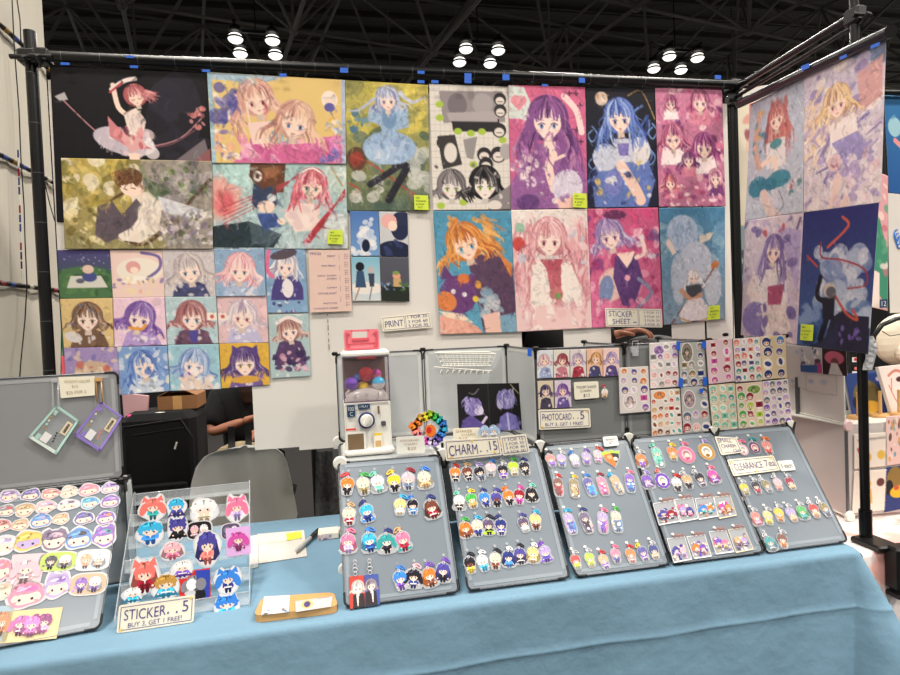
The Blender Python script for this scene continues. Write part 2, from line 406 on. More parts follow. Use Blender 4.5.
def print_sheet(name, label, cat, q_, art, group=None, parent=None, t=0.0006, curl=0.0, kindmat='print'):
    """the sheet itself: front carries the printed colours, then edge and back"""
    nx, ny = art.nx, art.ny
    b, a = np.meshgrid(np.linspace(0, 1, ny), np.linspace(0, 1, nx), indexing='ij')
    a, b = a, b
    tl, tr, br, bl = q_.k
    a3, b3 = a[..., None], b[..., None]
    P = tl * (1 - a3) * (1 - b3) + tr * a3 * (1 - b3) + br * a3 * b3 + bl * (1 - a3) * b3
    if curl: 
        ph = (sum(map(ord, label or name)) % 7)
        P = P + q_.n * (curl * (0.6 * np.sin(b3 * 5.1 + ph) * np.sin(a3 * 3.0 + ph) + .8 * b3 ** 3 * (1 - np.sin(a3 * 3.14) * .6)))
    V = P.reshape(-1, 3); N_ = nx * ny
    idx = np.arange(N_).reshape(ny, nx)
    F = np.stack([idx[:-1, :-1], idx[1:, :-1], idx[1:, 1:], idx[:-1, 1:]], -1).reshape(-1, 4)
    ring = list(idx[0, :]) + list(idx[1:, -1]) + list(idx[-1, :-1][::-1]) + list(idx[1:-1, 0][::-1])
    Vb = V - q_.n * t; m_ = len(ring); mb_ = len(Vb)
    faces = F.tolist() + [[ring[i], ring[(i + 1) % m_], N_ + ring[(i + 1) % m_], N_ + ring[i]] for i in range(m_)] + (F[:, ::-1] + N_).tolist()
    V = np.vstack([V, Vb])
    L = np.zeros(3)
    if parent is not None:
        p_ = parent
        while p_ is not None: L = L + np.array(p_.location); p_ = p_.parent
    else: L = (bl + br) / 2
    me = bpy.data.meshes.new(name); me.from_pydata((V - L).tolist(), [], faces)
    at = me.color_attributes.new('Col', 'FLOAT_COLOR', 'POINT')
    s_ = art.A.reshape(-1, 3); s_ = (s_ * .84 + s_.mean(1, keepdims=True) * .16) * np.array([.985, .955, .93]); s_ = np.clip(s_ / 255, 0, 1); lc = np.where(s_ <= .04045, s_ / 12.92, ((s_ + .055) / 1.055) ** 2.4)
    lc = np.vstack([lc, np.full((mb_, 3), .62)])
    at.data.foreach_set('color', np.hstack([lc, np.ones((len(lc), 1))]).astype(np.float32).ravel())
    me.polygons.foreach_set('use_smooth', [True] * len(F) + [False] * m_ + [True] * len(F))
    me.materials.append(M[kindmat])
    o = bpy.data.objects.new(name, me); C.objects.link(o)
    if parent is not None: o.parent = parent
    else: o.location = L; tag(o, label, cat, group)
    return o
# ------------------------------------------------------------------ the hall
TZ = 0.75
mb = MB(); mb.box((2, 8, -0.05), (60, 70, 0.1)); struct('floor', mb, newmat('hall_carpet', (34, 31, 30), rough=0.95, noise=0.2, nscale=60, bump=0.3))
mb = MB(); mb.box((6, 22, 16.0), (110, 110, 0.1))
for k in range(70): mb.box((6, -20 + k * 1.5, 15.85), (110, 0.35, 0.2))
struct('ceiling', mb, 'deck')
ZB, ZT, GR = 11.6, 15.0, 5.2
def grid(i, j, top):
    ca, sa = math.cos(0.21), math.sin(0.21); x, y = (i + (.5 if top else 0)) * GR, (j + (.5 if top else 0)) * GR
    return (x * ca - y * sa + 3.9, x * sa + y * ca - 1.0, ZT if top else ZB)
mb1, mb2, mb3 = MB(), MB(), MB()
for i in range(-7, 13):
    for j in range(-1, 13):
        a = grid(i, j, False)
        mb1.tube([a, grid(i + 1, j, False)], 0.06, 6); mb1.tube([a, grid(i, j + 1, False)], 0.075, 6)
        mb1.ball(a, 0.17, 8)
        t = grid(i, j, True)
        mb2.tube([t, grid(i + 1, j, True)], 0.075, 6); mb2.tube([t, grid(i, j + 1, True)], 0.075, 6)
        for di in (0, 1):
            for dj in (0, 1): mb3.tube([t, grid(i + di, j + dj, False)], 0.06, 6)
        if (i + j) % 2 == 0: mb3.tube([a, (a[0], a[1], 15.8)], 0.05, 6)
for j in range(0, 60): 
    mb2.tube([(-35, 2 + j * 1.05, 15.45), (60, 2 + j * 1.05, 15.45)], 0.035, 4)
struct('trim_1', mb1, 'truss'); struct('trim_2', mb2, 'truss'); struct('trim_3', mb3, 'truss')
mb = MB(); nx = 90
V = []; F = []
for i in range(nx + 1):
    x = -9 + i * 24 / nx; y = 7.5 + .12 * math.sin(i * 1.9) + .05 * math.sin(i * 4.3)
    V += [(x, y, 0), (x, y, 4.2)]
for i in range(nx): F.append((2 * i, 2 * i + 2, 2 * i + 3, 2 * i + 1))
mb.add(V, F, None, True); struct('wall_back', mb, 'dark')  # dark drape added behind the booth so gaps under the prints go black
# tall white side wall left of the booth, with its seams
XL = -0.75
mb = MB(); V = []; F = []; ny = 60; nz = 2
for i in range(ny + 1):
    y = -1.6 + i * 2.30 / ny; x = XL + .004 * math.sin(i * .9) + .003 * math.sin(i * 2.3)
    V += [(x, y, 0), (x, y, 3.7)]
for i in range(ny): F.append((2 * i, 2 * i + 2, 2 * i + 3, 2 * i + 1))
mb.add(V, F, None, True); mb.box((XL - .035, -.45, 1.85), (.05, 2.28, 3.7)); struct('wall_left', mb, 'drape')
rnd = random.Random(3)
for k, (u, v) in enumerate(((0, 30), (0, 158), (0, 284))):
    z = onX(u, v, XL)[2]; mb = MB()
    mb.tube([(XL + .02, -1.5, z), (XL + .02, .72, z)], .0085, 8, col=(28, 26, 28))
    for i in range(26):
        y = -1.0 + i * .066; mb.tube([(XL + .02, y, z), (XL + .02, y + .03, z)], .0095, 8, col=rnd.choice([(150, 60, 60), (60, 80, 150), (190, 180, 160), (150, 120, 60), (30, 28, 30)]))
    o = mb.build('trim_%d' % (4 + k), 'paint', loc=(0, 0, 0)); o['kind'] = 'structure'
for k, pts in enumerate((((12, 0), (13, 20), (14, 42), (16, 70), (19, 110), (21, 160), (24, 205), (25, 240), (27, 285), (25, 320), (21, 360), (18, 400)),
        ((17, 0), (20, 20), (21, 42)), ((44, 180), (50, 205), (57, 228), (60, 250), (62, 290), (61, 375)))):
    x = XL + .035 + .004 * k; mb = MB(); P = [onX(u, v, x if k < 2 else -.60) for u, v in pts]
    P = P + ([np.array([P[-1][0], P[-1][1], .01])] if k != 1 else []); mb.tube(P, .0022 if k < 2 else .0018, 6)
    o = mb.build('hanging_cable', 'cable'); tag(o, ['thin black cable running the full height of the white side wall', 'short black cable at the top of the white side wall left of the pole', 'thin black cable between left pole and leftmost prints'][k], 'cable')
P = [onX(u, v, XL + .04) for u, v in ((18, 150), (19, 200), (22, 280))]
mb = MB()
for i in range(14):
    a = P[0] + (P[2] - P[0]) * i / 14; mb.tube([a, P[0] + (P[2] - P[0]) * (i + .8) / 14], .003, 6, col=['navy', 'white', 'crimson', 'navy'][i % 4])
tag(mb.build('beaded_cord', 'paint'), 'thin blue and white cord beside the black cable on white side wall', 'cord')
# lamp clusters high over the hall
for ci, (lx, ly) in enumerate(CLUSTERS):
    t = thing('hall_light', ['cluster of four round ceiling lamps above left of the booth', 'cluster of four round ceiling lamps above middle of the booth', 'cluster of four round ceiling lamps above right end of top bar'][ci], 'ceiling lamp', (lx, ly, 10.3), 'high hall lamps')
    mb = MB()
    for sx in (-1, 1): mb.box((lx + sx * .56, ly, 10.95), (.07, 1.5, .07))
    mb.box((lx, ly, 11.0), (1.3, .09, .09)); mb.tube([(lx, ly, 11), (lx, ly, 15.97)], .02, 8); mb.build('bracket', 'black', t)
    for sx in (-1, 1):
        for sy in (-1, 1):
            x, y = lx + sx * .56, ly + sy * .52; mb = MB()
            mb.lathe((x, y, 10.5), [(.05, .42), (.16, .38), (.2, .25), (.12, .24)], 16); h = mb.build('lamp', 'black', t)
            mb = MB(); mb.ball((x, y, 10.53), .235, 16, sq=(1, 1, .66)); mb.build('lens', 'glow', h)
            mb = MB(); mb.tube([(x + .235 * math.cos(a * .3927), y + .235 * math.sin(a * .3927), 10.53) for a in range(16)], .03, 6, closed=True); mb.build('band', 'black', h)

# ------------------------------------------------------------------ table and cloth
X0, X1, YF, YB = -0.72, 1.703, -0.785, -0.04
t = thing('folding_table', 'long folding table hidden under the light blue cloth', 'table', (.5, -.41, 0))
mb = MB(); mb.box(((X0 + X1) / 2, (YF + YB) / 2, .727), (X1 - X0 - .03, YB - YF - .03, .035)); mb.build('table_top', 'white', t)
for sx in (X0 + .12, X1 - .12):
    for sy in (YF + .12, YB - .1):
        mb = MB(); mb.tube([(sx, sy, 0), (sx, sy, .71)], .014, 10); mb.build('leg', 'wire', t)
def drop_profile():
    return [0, .004, .010, .018, .03, .05, .075, .10, .122, .132, .138, .1415, .145, .151, .165, .2, .26, .34, .45, .58, .70, .735]
mb = MB(); per = []
for x in np.linspace(X0, X1 - .03, 110): per.append((x, YF, 0, -1, 0))
for k in range(1, 9):
    a = -math.pi / 2 + (math.pi / 2) * k / 9; per.append((X1 - .03 + .03 * math.cos(a), YF + .03 + .03 * math.sin(a), math.cos(a), math.sin(a), 1 - abs(k - 4.5) / 4.5))
for y in np.linspace(YF + .03, YB, 40): per.append((X1, y, 1, 0, max(0, 1 - (y - YF - .03) / .25)))
D = drop_profile(); V = []; n = len(per)
for d in D:
    for i, (x, y, nx_, ny_, cf) in enumerate(per):
        rnd_ = min(d, .012); ro = .012 * math.sin(min(1, d / .012) * math.pi / 2) - .012
        s_ = x if ny_ < -.5 else y * 1.3 + 3
        fold = d * (.022 * math.sin(s_ * 5.1 + .6) + .018 * math.sin(s_ * 11.3 + 1.2 + d * 2) + .018 * math.sin(s_ * 23.0 + d * 7))
        crease = .0035 * math.exp(-((d - .1415) / .005) ** 2) * (1 if ny_ < -.5 else .3)
        flare = (.52 * d * cf if -.999 < ny_ < -.001 else 0) + max(0, d - .05) * .10 * (1 if x > X1 - .10 and ny_ < -.9 else 0) * 0
        if nx_ >= .999: flare = 0; fold *= .3
        o_ = ro + fold * (1 if ny_ < -.5 else .5) + crease + flare
        V.append((x + nx_ * o_, y + ny_ * o_, TZ + .004 - (.012 * (1 - math.cos(min(1, d / .012) * math.pi / 2)) if d <= .012 else d)))
F = [(r * n + i, r * n + i + 1, (r + 1) * n + i + 1, (r + 1) * n + i) for r in range(len(D) - 1) for i in range(n - 1)]
mb.add(V, F, None, True)
ins = [(x - nx_ * .012, y - ny_ * .012) for x, y, nx_, ny_, cf in per]
top = [(x, y, TZ + .004) for x, y in ins] + [(X0, YB, TZ + .004)]
mb.add(top, [tuple(range(len(top)))], None)
cl = newmat('blue_cloth', (119, 153, 175), rough=0.88, noise=0.035, nscale=5, bump=1.0, bscale=9, spec=0.15)
tag(mb.build('tablecloth', cl), 'light blue tablecloth with a fold crease draped over the long table', 'tablecloth')

# ------------------------------------------------------------------ backdrop frame
t = thing('backdrop_frame', 'black pole frame carrying the prints, clamped at the table corner', 'frame', (-.517, 0, 0))
def pole(name, a, b, r, parent): mb = MB(); mb.tube([a, b], r, 14, smooth=True); return mb.build(name, 'pole', parent)
pole('pole', (-.517, .01, 0), (-.517, .01, 2.352), .0175, t)
pole('pole', (1.955, .01, 0), (1.955, .01, 2.30), .0165, t)
tb = pole('top_bar', (-.50, -.012, 2.268), (1.955, -.012, 2.270), .0165, t)
for k in range(22):
    x = -.42 + k * .11; mb = MB(); mb.tube([(x, -.012, 2.268), (x + .0015, -.012, 2.268)], .0171, 12); mb.build('seam_ring', 'wire', tb)
_n = (.68, -.173, 0)
SB0, SB1 = hit(739, 104, (1.925, -.05, 0), _n), hit(891, 31, (1.925, -.05, 0), _n)
FP = np.array([1.81, -.69]); FT = 2.27
pole('print_bar', SB0, SB1, .0155, t)
pole('side_bar', (1.955, .0, 2.26), (FP[0], FP[1], 2.19), .011, t); pole('side_bar', (1.955, .0, 2.225), (FP[0], FP[1], 2.16), .007, t)
pp = pole('pole', (FP[0], FP[1], .735), (FP[0], FP[1], FT), .0125, t)
for (x, y, z, w) in ((-.517, .005, 2.268, .06), (1.955, .005, 2.27, .055), (1.955, .005, 2.215, .05), (FP[0], FP[1], 2.185, .036), (-.475, -.005, 2.268, .04)):
    mb = MB(); mb.bbox_bevel((x, y, z), (w, .05, .045), .006); mb.tube([(x - w * .8, y - .02, z - .006), (x + w * .8, y - .02, z - .006)], .008, 8); mb.tube([(x, y - .02, z - .03), (x, y - .045, z - .012)], .007, 8); mb.build('clamp_joint', 'black', t)
for k in range(9):
    z = .98 + k * .155; mb = MB(); mb.tube([(-.517, .01, z), (-.517, .01, z + .0015)], .0181, 12); mb.build('seam_ring', 'wire', t)
mb = MB(); mb.tube([(FP[0], FP[1], .735), (FP[0], FP[1], .82)], .0165, 14); mb.build('sleeve', 'pole', t)
mb = MB(); mb.bbox_bevel((FP[0] - .002, FP[1] - .03, .737), (.07, .095, .016), .004); mb.bbox_bevel((FP[0] + .02, FP[1] - .085, .69), (.062, .045, .115), .006)
mb.bbox_bevel((FP[0] + .02, FP[1] - .06, .615), (.05, .09, .014), .004); mb.tube([(FP[0] + .02, FP[1] - .11, .665), (FP[0] + .06, FP[1] - .115, .66)], .007, 8); mb.build('clamp', 'black', t)
# ------------------------------------------------------------------ backing sheets and prints on the wall
WALL = lambda off=0.0: ((0, -off, 0), (0, 1, 0))
for k, (x0, x1, z0, z1) in enumerate(((-.47, .098, 1.235, 2.20), (.096, .245, .987, 1.72), (.240, .362, .975, 1.74), (.355, .70, .97, 2.2), (.695, 1.048, 1.0, 2.2), (1.21, 1.40, 1.22, 2.2), (onY(672, 335, 0)[0], onY(705, 335, 0)[0], 1.22, 2.2), (onY(707, 335, 0)[0], onY(733, 335, 0)[0], 1.22, 2.2))):
    q_ = Quad((x0, -.001 * (k % 2), z1), (x1, -.001 * (k % 2), z1), (x1, -.001 * (k % 2), z0), (x0, -.001 * (k % 2), z0))
    mb = MB(); slab(mb, q_, .0015); o = mb.build('backing_sheet', 'paper')
    tag(o, ['wide white backing sheet behind the leftmost square prints', 'white backing sheet hanging lowest, left of the pair above the chair', 'white backing sheet hanging beside the capsule machine, above the chair', 'tall white backing sheet behind the capsule machine and four little prints', 'white backing sheet behind the grid shelf wire basket', 'short white backing sheet below the pale pink print', 'white backing sheet below the sky blue print, left of the slit', 'white backing sheet below the sky blue print, beside right pole'][k], 'backing sheet', 'white backing sheets')
mb = MB(); P = onY(407, 380, -.004)
for i in range(9):
    z = 1.72 - i * .012; mb.box((.355, -.004, 1.50 - i * .022), (.002, .001, .006 + .006 * (i % 3)))
tag(mb.build('dotted_seam', 'ink2'), 'dashed black seam line down the white sheet above capsule machine', 'seam')

def poster(name, label, cat, px, off, art, group='art prints taped to the backdrop', curl=.0012):
    return print_sheet(name, label, cat, qpix(WALL(off), *px), art, group, curl=curl)
def asp(px):
    q_ = qpix(WALL(0), *px); return q_.h / q_.w
SK = (250, 222, 205)

# 1 black print, dancer in white and rose
px = ((50, 66), (209, 73), (213, 222), (57, 222)); A = Art(asp(px), 190, (22, 20, 26), (16, 14, 22), 11); H = A.H
A.e(76, 34, 18, 34, (36, 33, 46), 8); A.e(72, 20, 12, 14, (40, 37, 52)); A.blobs(16, [(30, 27, 38), (44, 40, 55)], (60, 98), (30, 60), (3, 9))
A.s([(5, 20), (14, 30), (28, 44), (40, 50), (60, 52), (80, 46), (94, 32)], .9, (190, 130, 140)); A.p([(2, 20), (8, 17), (10, 22), (5, 23)], (180, 180, 185))
for x, y in ((92, 28), (95, 25), (89, 30), (92, 38)): A.e(x, y, 2.3, 2.0, (205, 120, 120))
A.s([(60, 53), (75, 50), (90, 40)], .5, (150, 90, 100)); A.p([(76, 62), (96, 46), (100, 62)], (120, 110, 118)); A.p([(84, 66), (100, 52), (100, 66)], (150, 90, 95))
A.s([(38, 11), (41, 26), (48, 32)], 3.2, SK); A.s([(37, 14), (45, 8), (52, 6)], 2.8, (240, 225, 225)); A.s([(36, 16), (44, 9)], 1.4, (200, 60, 75))
A.e(44, 49, 20, 9, (196, 188, 204), 14); A.strands(40, [(236, 230, 236), (176, 166, 190), (214, 206, 220)], (30, 60), (42, 48), (6, 14), (1, 2.6), (50, 130), bend=3); A.blobs(26, [(238, 232, 238), (198, 186, 205), (228, 205, 215)], (30, 62), (42, 58), (2, 5)); A.p([(34, 32), (44, 44), (62, 54), (48, 54), (35, 46)], (214, 128, 138)); A.p([(40, 44), (52, 42), (58, 52), (48, 57)], (232, 170, 172))
A.p([(44, 30), (52, 26), (58, 34), (56, 46), (47, 44)], (238, 222, 214)); A.strands(16, [(238, 226, 220), (214, 190, 190)], (46, 56), (28, 34), (5, 12), (1, 2), (70, 110), bend=2); A.blobs(9, [(236, 150, 156), (200, 90, 104)], (38, 58), (40, 54), (1.5, 4)); A.head(52, 18, 6.6, (214, 118, 124), (150, 60, 70), (120, 60, 70), SK, closed=True, tilt=-14); A.strands(14, [(214, 118, 124), (176, 84, 96), (236, 160, 160)], (56, 60), (14, 18), (5, 9), (1.2, 2.6), (-10, 70), bend=2); A.blobs(10, [(230, 150, 150), (170, 90, 96)], (86, 97), (24, 40), (.8, 2)); A.hatch(n=60); A.p([(46, 57), (53, 57), (54, 66), (48, 66)], SK)
poster('art_print', 'black landscape art print with a dancer in pink and white dress', 'print', px, .004, A)

# 3 pink and yellow landscape, two blond figures
px = ((207, 72), (345, 80), (346, 164), (212, 163)); A = Art(asp(px), 165, (238, 204, 120), None, 12)
A.p([(0, 0), (3, 0), (3, A.H), (0, A.H)], (150, 195, 225)); A.p([(97, 0), (100, 0), (100, A.H), (97, A.H)], (170, 190, 225)); A.p([(3, 0), (55, 0), (40, 6), (3, 5)], (165, 195, 220))
A.p([(15, 66), (30, 50), (52, 48), (97, 44), (97, 66)], (226, 110, 170)); A.blobs(30, [(240, 140, 190), (210, 80, 150), (250, 180, 205)], (20, 96), (48, 64), (3, 7))
A.blobs(22, [(92, 88, 172), (70, 68, 150), (250, 240, 225)], (4, 24), (8, 36), (2, 6)); A.blobs(18, [(250, 240, 225), (240, 180, 140), (120, 110, 180)], (4, 20), (42, 62), (2, 4))
A.head(34, 18, 12, (238, 190, 165), (190, 120, 120), (170, 60, 70), SK, L=2.2, tilt=-12); A.e(46, 42, 8, 9, (130, 180, 200), 20); A.p([(27, 36), (44, 34), (50, 50), (30, 52)], (246, 214, 205)); A.blobs(8, [(120, 170, 195), (150, 200, 215)], (38, 56), (40, 50), (2, 4))
A.head(62, 34, 13, (245, 205, 170), (190, 130, 120), (70, 110, 190), SK, L=1.8, tilt=10); A.p([(48, 52), (78, 50), (84, 66), (46, 66)], (224, 100, 160))
A.e(88, 16, 6, 7, (250, 235, 220)); A.e(88, 17, 3.5, 3.5, SK); A.e(88, 22, 4, 3.5, (95, 90, 180)); A.blobs(12, [(250, 240, 225), (150, 170, 215), (240, 190, 80)], (80, 97), (30, 42), (1.5, 3.5)); A.blobs(10, [(92, 90, 185), (120, 120, 205)], (82, 96), (54, 63), (1.5, 3.5)); A.hatch()
poster('art_print', 'landscape print of two blond laughing figures on pink and yellow', 'print', px, .010, A)

# 2 green-yellow landscape, sleeper with book
px = ((61, 158), (212, 161), (213, 249), (65, 249)); A = Art(asp(px), 180, (196, 172, 80), (150, 142, 92), 13)
A.p([(45, 0), (100, 0), (100, A.H), (70, A.H), (50, 30)], (158, 150, 140)); A.blobs(40, [(222, 200, 110), (180, 160, 66), (236, 226, 200), (140, 130, 60)], (0, 50), (0, 40), (2, 7)); A.blobs(40, [(150, 145, 150), (188, 180, 176), (120, 112, 110)], (62, 100), (0, 30), (2, 7), rot=(120, 160))
A.p([(52, 12), (74, 22), (60, 30)], (95, 110, 90)); A.s([(98, 14), (58, 58), (40, 58)], 2.6, (95, 66, 48)); A.s([(30, 30), (40, 24)], 2, (100, 70, 46)); A.p([(62, 26), (94, 36), (84, 42), (66, 38)], (210, 214, 224))
A.blobs(40, [(92, 108, 66), (70, 90, 60), (130, 150, 96)], (50, 100), (2, 30), (1, 3.2)); A.blobs(60, [(236, 228, 222), (205, 196, 206), (120, 108, 140), (92, 100, 72)], (62, 99), (38, 60), (1.2, 3.6)); A.blobs(30, [(232, 210, 130), (120, 106, 50), (240, 226, 170)], (2, 28), (36, 60), (1.5, 4.5), rot=(20, 60))
A.p([(44, 25), (56, 23), (66, 32), (62, 52), (50, 60), (36, 58), (38, 50), (48, 42)], (232, 220, 206)); A.p([(20, 54), (22, 34), (32, 30), (38, 40), (48, 28), (54, 36), (40, 54), (28, 60)], (96, 84, 96)); A.s([(52, 36), (50, 48), (38, 56)], 6, (238, 226, 212)); A.blobs(8, [(205, 190, 184), (246, 236, 226)], (46, 64), (30, 54), (2, 5), op=.6)
A.e(45, 19, 8, 7.5, SK, 20); A.e(43, 13.5, 9.5, 7.5, (112, 74, 44), -8); A.strands(18, [(140, 92, 52), (86, 54, 34)], (36, 48), (8, 14), (4, 9), (1.5, 3), (60, 130)); A.p([(50, 16), (54, 20), (52, 25)], (235, 190, 170)); A.hatch(); A.p([(38, 19), (46, 17), (50, 22), (46, 27), (40, 25)], SK); A.s([(40, 21), (42, 22)], .6, (90, 50, 40)); A.s([(45, 20.5), (47.5, 21)], .6, (90, 50, 40)); A.strands(10, [(140, 92, 52), (96, 60, 36)], (38, 50), (12, 15), (4, 7), (.8, 1.8), (80, 120), bend=1)
poster('art_print', 'green and gold landscape print of a brown haired sleeper among flowers', 'print', px, .013, A)

# 4 teal landscape, pink haired figure with a small doll
px = ((211, 162), (347, 165), (348, 249), (213, 249)); A = Art(asp(px), 160, (168, 208, 210), (178, 205, 212), 14)
A.e(8, 26, 13, 17, (238, 170, 160), 10, soft=5); A.e(9, 30, 7, 9, (232, 100, 110), 0, soft=4); A.e(22, 6, 14, 12, (178, 222, 220)); A.p([(28, 0), (54, 0), (52, 22), (36, 22), (27, 10)], (110, 66, 44)); A.p([(36, 4), (48, 2), (50, 8), (40, 12)], (160, 104, 66)); A.e(33, 10, 3.5, 4, (238, 232, 225)); A.e(33, 10, 1.5, 1.8, (90, 60, 50))
for k in range(5): A.s([(8, 46 - k * 3), (40, 28 - k * 2), (64, 6 + k)], .7, (190, 70, 80))
A.p([(0, 48), (26, 44), (50, 54), (44, 64), (0, 64)], (40, 58, 66)); A.p([(26, 44), (50, 54), (40, 64), (28, 60)], (72, 92, 104)); A.e(92, 52, 13, 14, (206, 220, 222)); A.e(96, 10, 16, 14, (190, 216, 210)); A.s([(88, 2), (96, 16)], 1.4, (180, 160, 110))
A.p([(56, 30), (78, 30), (80, 50), (60, 52), (52, 40)], (244, 220, 214)); A.blobs(12, [(252, 236, 230), (226, 196, 200)], (56, 80), (32, 48), (2, 5), op=.6); A.head(73, 16, 10.5, (236, 112, 130), (180, 60, 80), (90, 130, 130), SK, L=2.0, tilt=6, spread=.3); A.s([(64, 7), (74, 3), (83, 9)], 1.4, (240, 236, 232))
for k in range(6): A.s([(66 + k, 60), (82 + k * .6, 40), (98, 24 - k)], 1.0, (196, 52, 66))
A.e(38, 28, 9.5, 8, (56, 72, 108)); A.p([(29, 24), (30, 15), (36, 19), (46, 16), (47, 26)], (52, 66, 100)); A.e(39, 33, 6.5, 5, SK); A.e(43, 26, 3.5, 3, (220, 226, 232)); A.p([(32, 38), (46, 38), (50, 48), (36, 50)], (58, 84, 156)); A.e(50, 44, 3.4, 2.6, SK); A.hatch()
poster('art_print', 'pale teal landscape print of a pink haired figure holding a blue doll', 'print', px, .007, A)

# 5 portrait: pale blue dress
px = ((345, 80), (428, 85), (430, 211), (347, 211)); A = Art(asp(px), 96, (206, 190, 82), (92, 112, 88), 15)
A.blobs(30, [(226, 206, 84), (190, 180, 70), (150, 150, 80)], (0, 100), (0, 60), (5, 14)); A.blobs(30, [(86, 108, 92), (104, 124, 104), (70, 96, 84)], (0, 100), (60, 150), (5, 14)); A.blobs(9, [(70, 120, 160), (90, 150, 190)], (4, 24), (36, 60), (2, 6))
A.e(12, 92, 12, 14, (96, 70, 50)); A.e(12, 92, 8, 9, (160, 60, 46)); A.s([(8, 88), (40, 104), (72, 128), (92, 140)], 2, (190, 70, 56)); A.s([(0, 120), (14, 128), (6, 136)], 2, (190, 70, 56))
A.blobs(14, [(200, 206, 200), (170, 178, 172)], (72, 100), (80, 128), (5, 11), el=1.5); A.blobs(8, [(206, 208, 200), (184, 190, 184)], (4, 40), (112, 140), (5, 10), el=1.5)
A.s([(58, 98), (72, 100), (64, 116), (50, 140)], 9, (40, 38, 50)); A.s([(64, 98), (50, 108), (28, 122)], 8, (44, 42, 54)); A.e(52, 78, 32, 20, (150, 182, 224)); A.e(46, 84, 24, 14, (162, 194, 232)); A.blobs(12, [(186, 208, 238), (122, 152, 200)], (30, 76), (68, 92), (3, 8), op=.6)
A.p([(28, 30), (74, 30), (76, 52), (62, 56), (62, 66), (42, 66), (42, 52), (26, 46)], (150, 184, 222)); A.e(52, 42, 9, 13, (110, 150, 196)); A.head(50, 20, 13, (186, 196, 226), (120, 130, 180), (120, 90, 90), SK, L=1.3, tilt=-4); A.s([(66, 12), (80, 22), (96, 14)], 6, (196, 204, 230), .7); A.s([(34, 20), (16, 34), (2, 36)], 4, (176, 190, 224), .7)
A.p([(86, 139), (99, 139), (99, 153), (86, 153)], (206, 226, 60)); A.hatch()
poster('art_print', 'portrait print of a pale blue dress figure on yellow green', 'print', px, .008, A)

# 6 monochrome comic collage
px = ((429, 84), (509, 86.5), (512, 209.5), (433, 210.5)); A = Art(asp(px), 92, (226, 222, 214), None, 16)
for k in range(20): A.s([(0, k * 8), (100, k * 8)], .5, (190, 190, 186)); A.s([(k * 6, 0), (k * 6, 155)], .4, (196, 196, 192))
A.p([(12, 8), (92, 6), (94, 44), (16, 46)], (150, 142, 146)); A.p([(26, 42), (86, 40), (88, 56), (28, 56)], (42, 40, 44)); A.e(34, 24, 12, 14, (120, 112, 120)); A.e(66, 22, 13, 13, (168, 162, 166)); A.p([(20, 34), (86, 30), (84, 44), (24, 44)], (176, 168, 172))
for x, y in ((12, 24), (12, 40), (34, 56), (50, 58), (64, 56), (90, 66), (52, 96), (10, 146), (38, 142)): A.e(x, y, 5, 4, (172, 208, 60))
for x, y, r in ((88, 16, 8), (88, 30, 8), (86, 54, 9), (14, 70, 7), (66, 84, 9), (84, 84, 10), (68, 96, 9)): A.e(x, y, r, r, (46, 42, 46)); A.e(x, y + r * .25, r * .7, r * .6, (228, 220, 214)); A.s([(x - 3, y + 3), (x + 3, y + 3)], .8, (60, 50, 50))
A.p([(8, 62), (30, 60), (38, 96), (14, 102)], (60, 56, 58)); A.e(24, 82, 8, 12, (225, 220, 214)); A.p([(40, 66), (58, 62), (52, 90), (44, 88)], (150, 146, 148)); A.e(94, 80, 8, 10, (176, 170, 172))
A.head(24, 122, 16, (130, 122, 128), (70, 66, 70), (140, 190, 50), (232, 226, 220), L=1.0); A.head(66, 120, 18, (34, 32, 36), (18, 16, 20), (150, 200, 50), (238, 232, 226), L=1.2); A.p([(70, 140), (100, 120), (100, 154), (70, 154)], (140, 134, 138)); A.e(78, 146, 9, 6, (225, 220, 214)); A.blobs(20, [(60, 56, 60), (228, 224, 218), (120, 114, 118)], (0, 100), (92, 152), (1, 3))
poster('art_print', 'black, white and lime comic collage print', 'print', px, .006, A)

# 7 purple haired portrait on pink
px = ((508, 85), (585, 87), (587.5, 208), (511, 210)); A = Art(asp(px), 90, (222, 96, 142), (200, 90, 150), 17)
for k in range(14): x, y = 88 - (k % 3) * 14 + (k % 2) * 5, 8 + (k // 2) * 15; A.s([(x - 3, y), (x + 3, y)], 1.6, (60, 34, 62)); A.s([(x, y - 3), (x, y + 3)], 1.6, (60, 34, 62))
A.p([(0, 0), (20, 2), (28, 20), (22, 36), (28, 44), (12, 40), (0, 40)], (212, 226, 222)); A.e(9, 18, 6, 6, (236, 140, 158)); A.e(17, 18, 6, 6, (236, 140, 158)); A.p([(4, 21), (22, 21), (13, 31)], (236, 140, 158))
A.p([(14, 96), (40, 70), (66, 66), (98, 100), (100, 155), (0, 155), (0, 120)], (150, 90, 160)); A.s([(72, 12), (88, 30), (94, 56)], 8, (246, 214, 214)); A.head(50, 42, 24, (138, 76, 150), (86, 40, 108), (110, 130, 190), (252, 226, 216), L=2.9, light=(184, 120, 176))
A.blobs(34, [(240, 214, 220), (186, 146, 186), (250, 236, 236)], (2, 34), (76, 120), (2, 5)); A.p([(44, 68), (60, 68), (58, 82), (48, 82)], (250, 222, 212)); A.s([(56, 84), (50, 100), (56, 126)], 11, (248, 216, 204)); A.s([(58, 90), (72, 84)], 4, (248, 216, 204)); A.e(74, 124, 20, 22, (214, 206, 232)); A.e(78, 144, 22, 9, (246, 200, 186)); A.e(22, 142, 15, 10, (104, 60, 130)); A.blobs(16, [(250, 236, 236), (150, 100, 170)], (10, 90), (90, 150), (2, 5)); A.strands(22, [(108, 54, 128), (176, 110, 176)], (8, 92), (50, 90), (18, 36), (1.2, 3.6), (70, 110)); A.hatch()
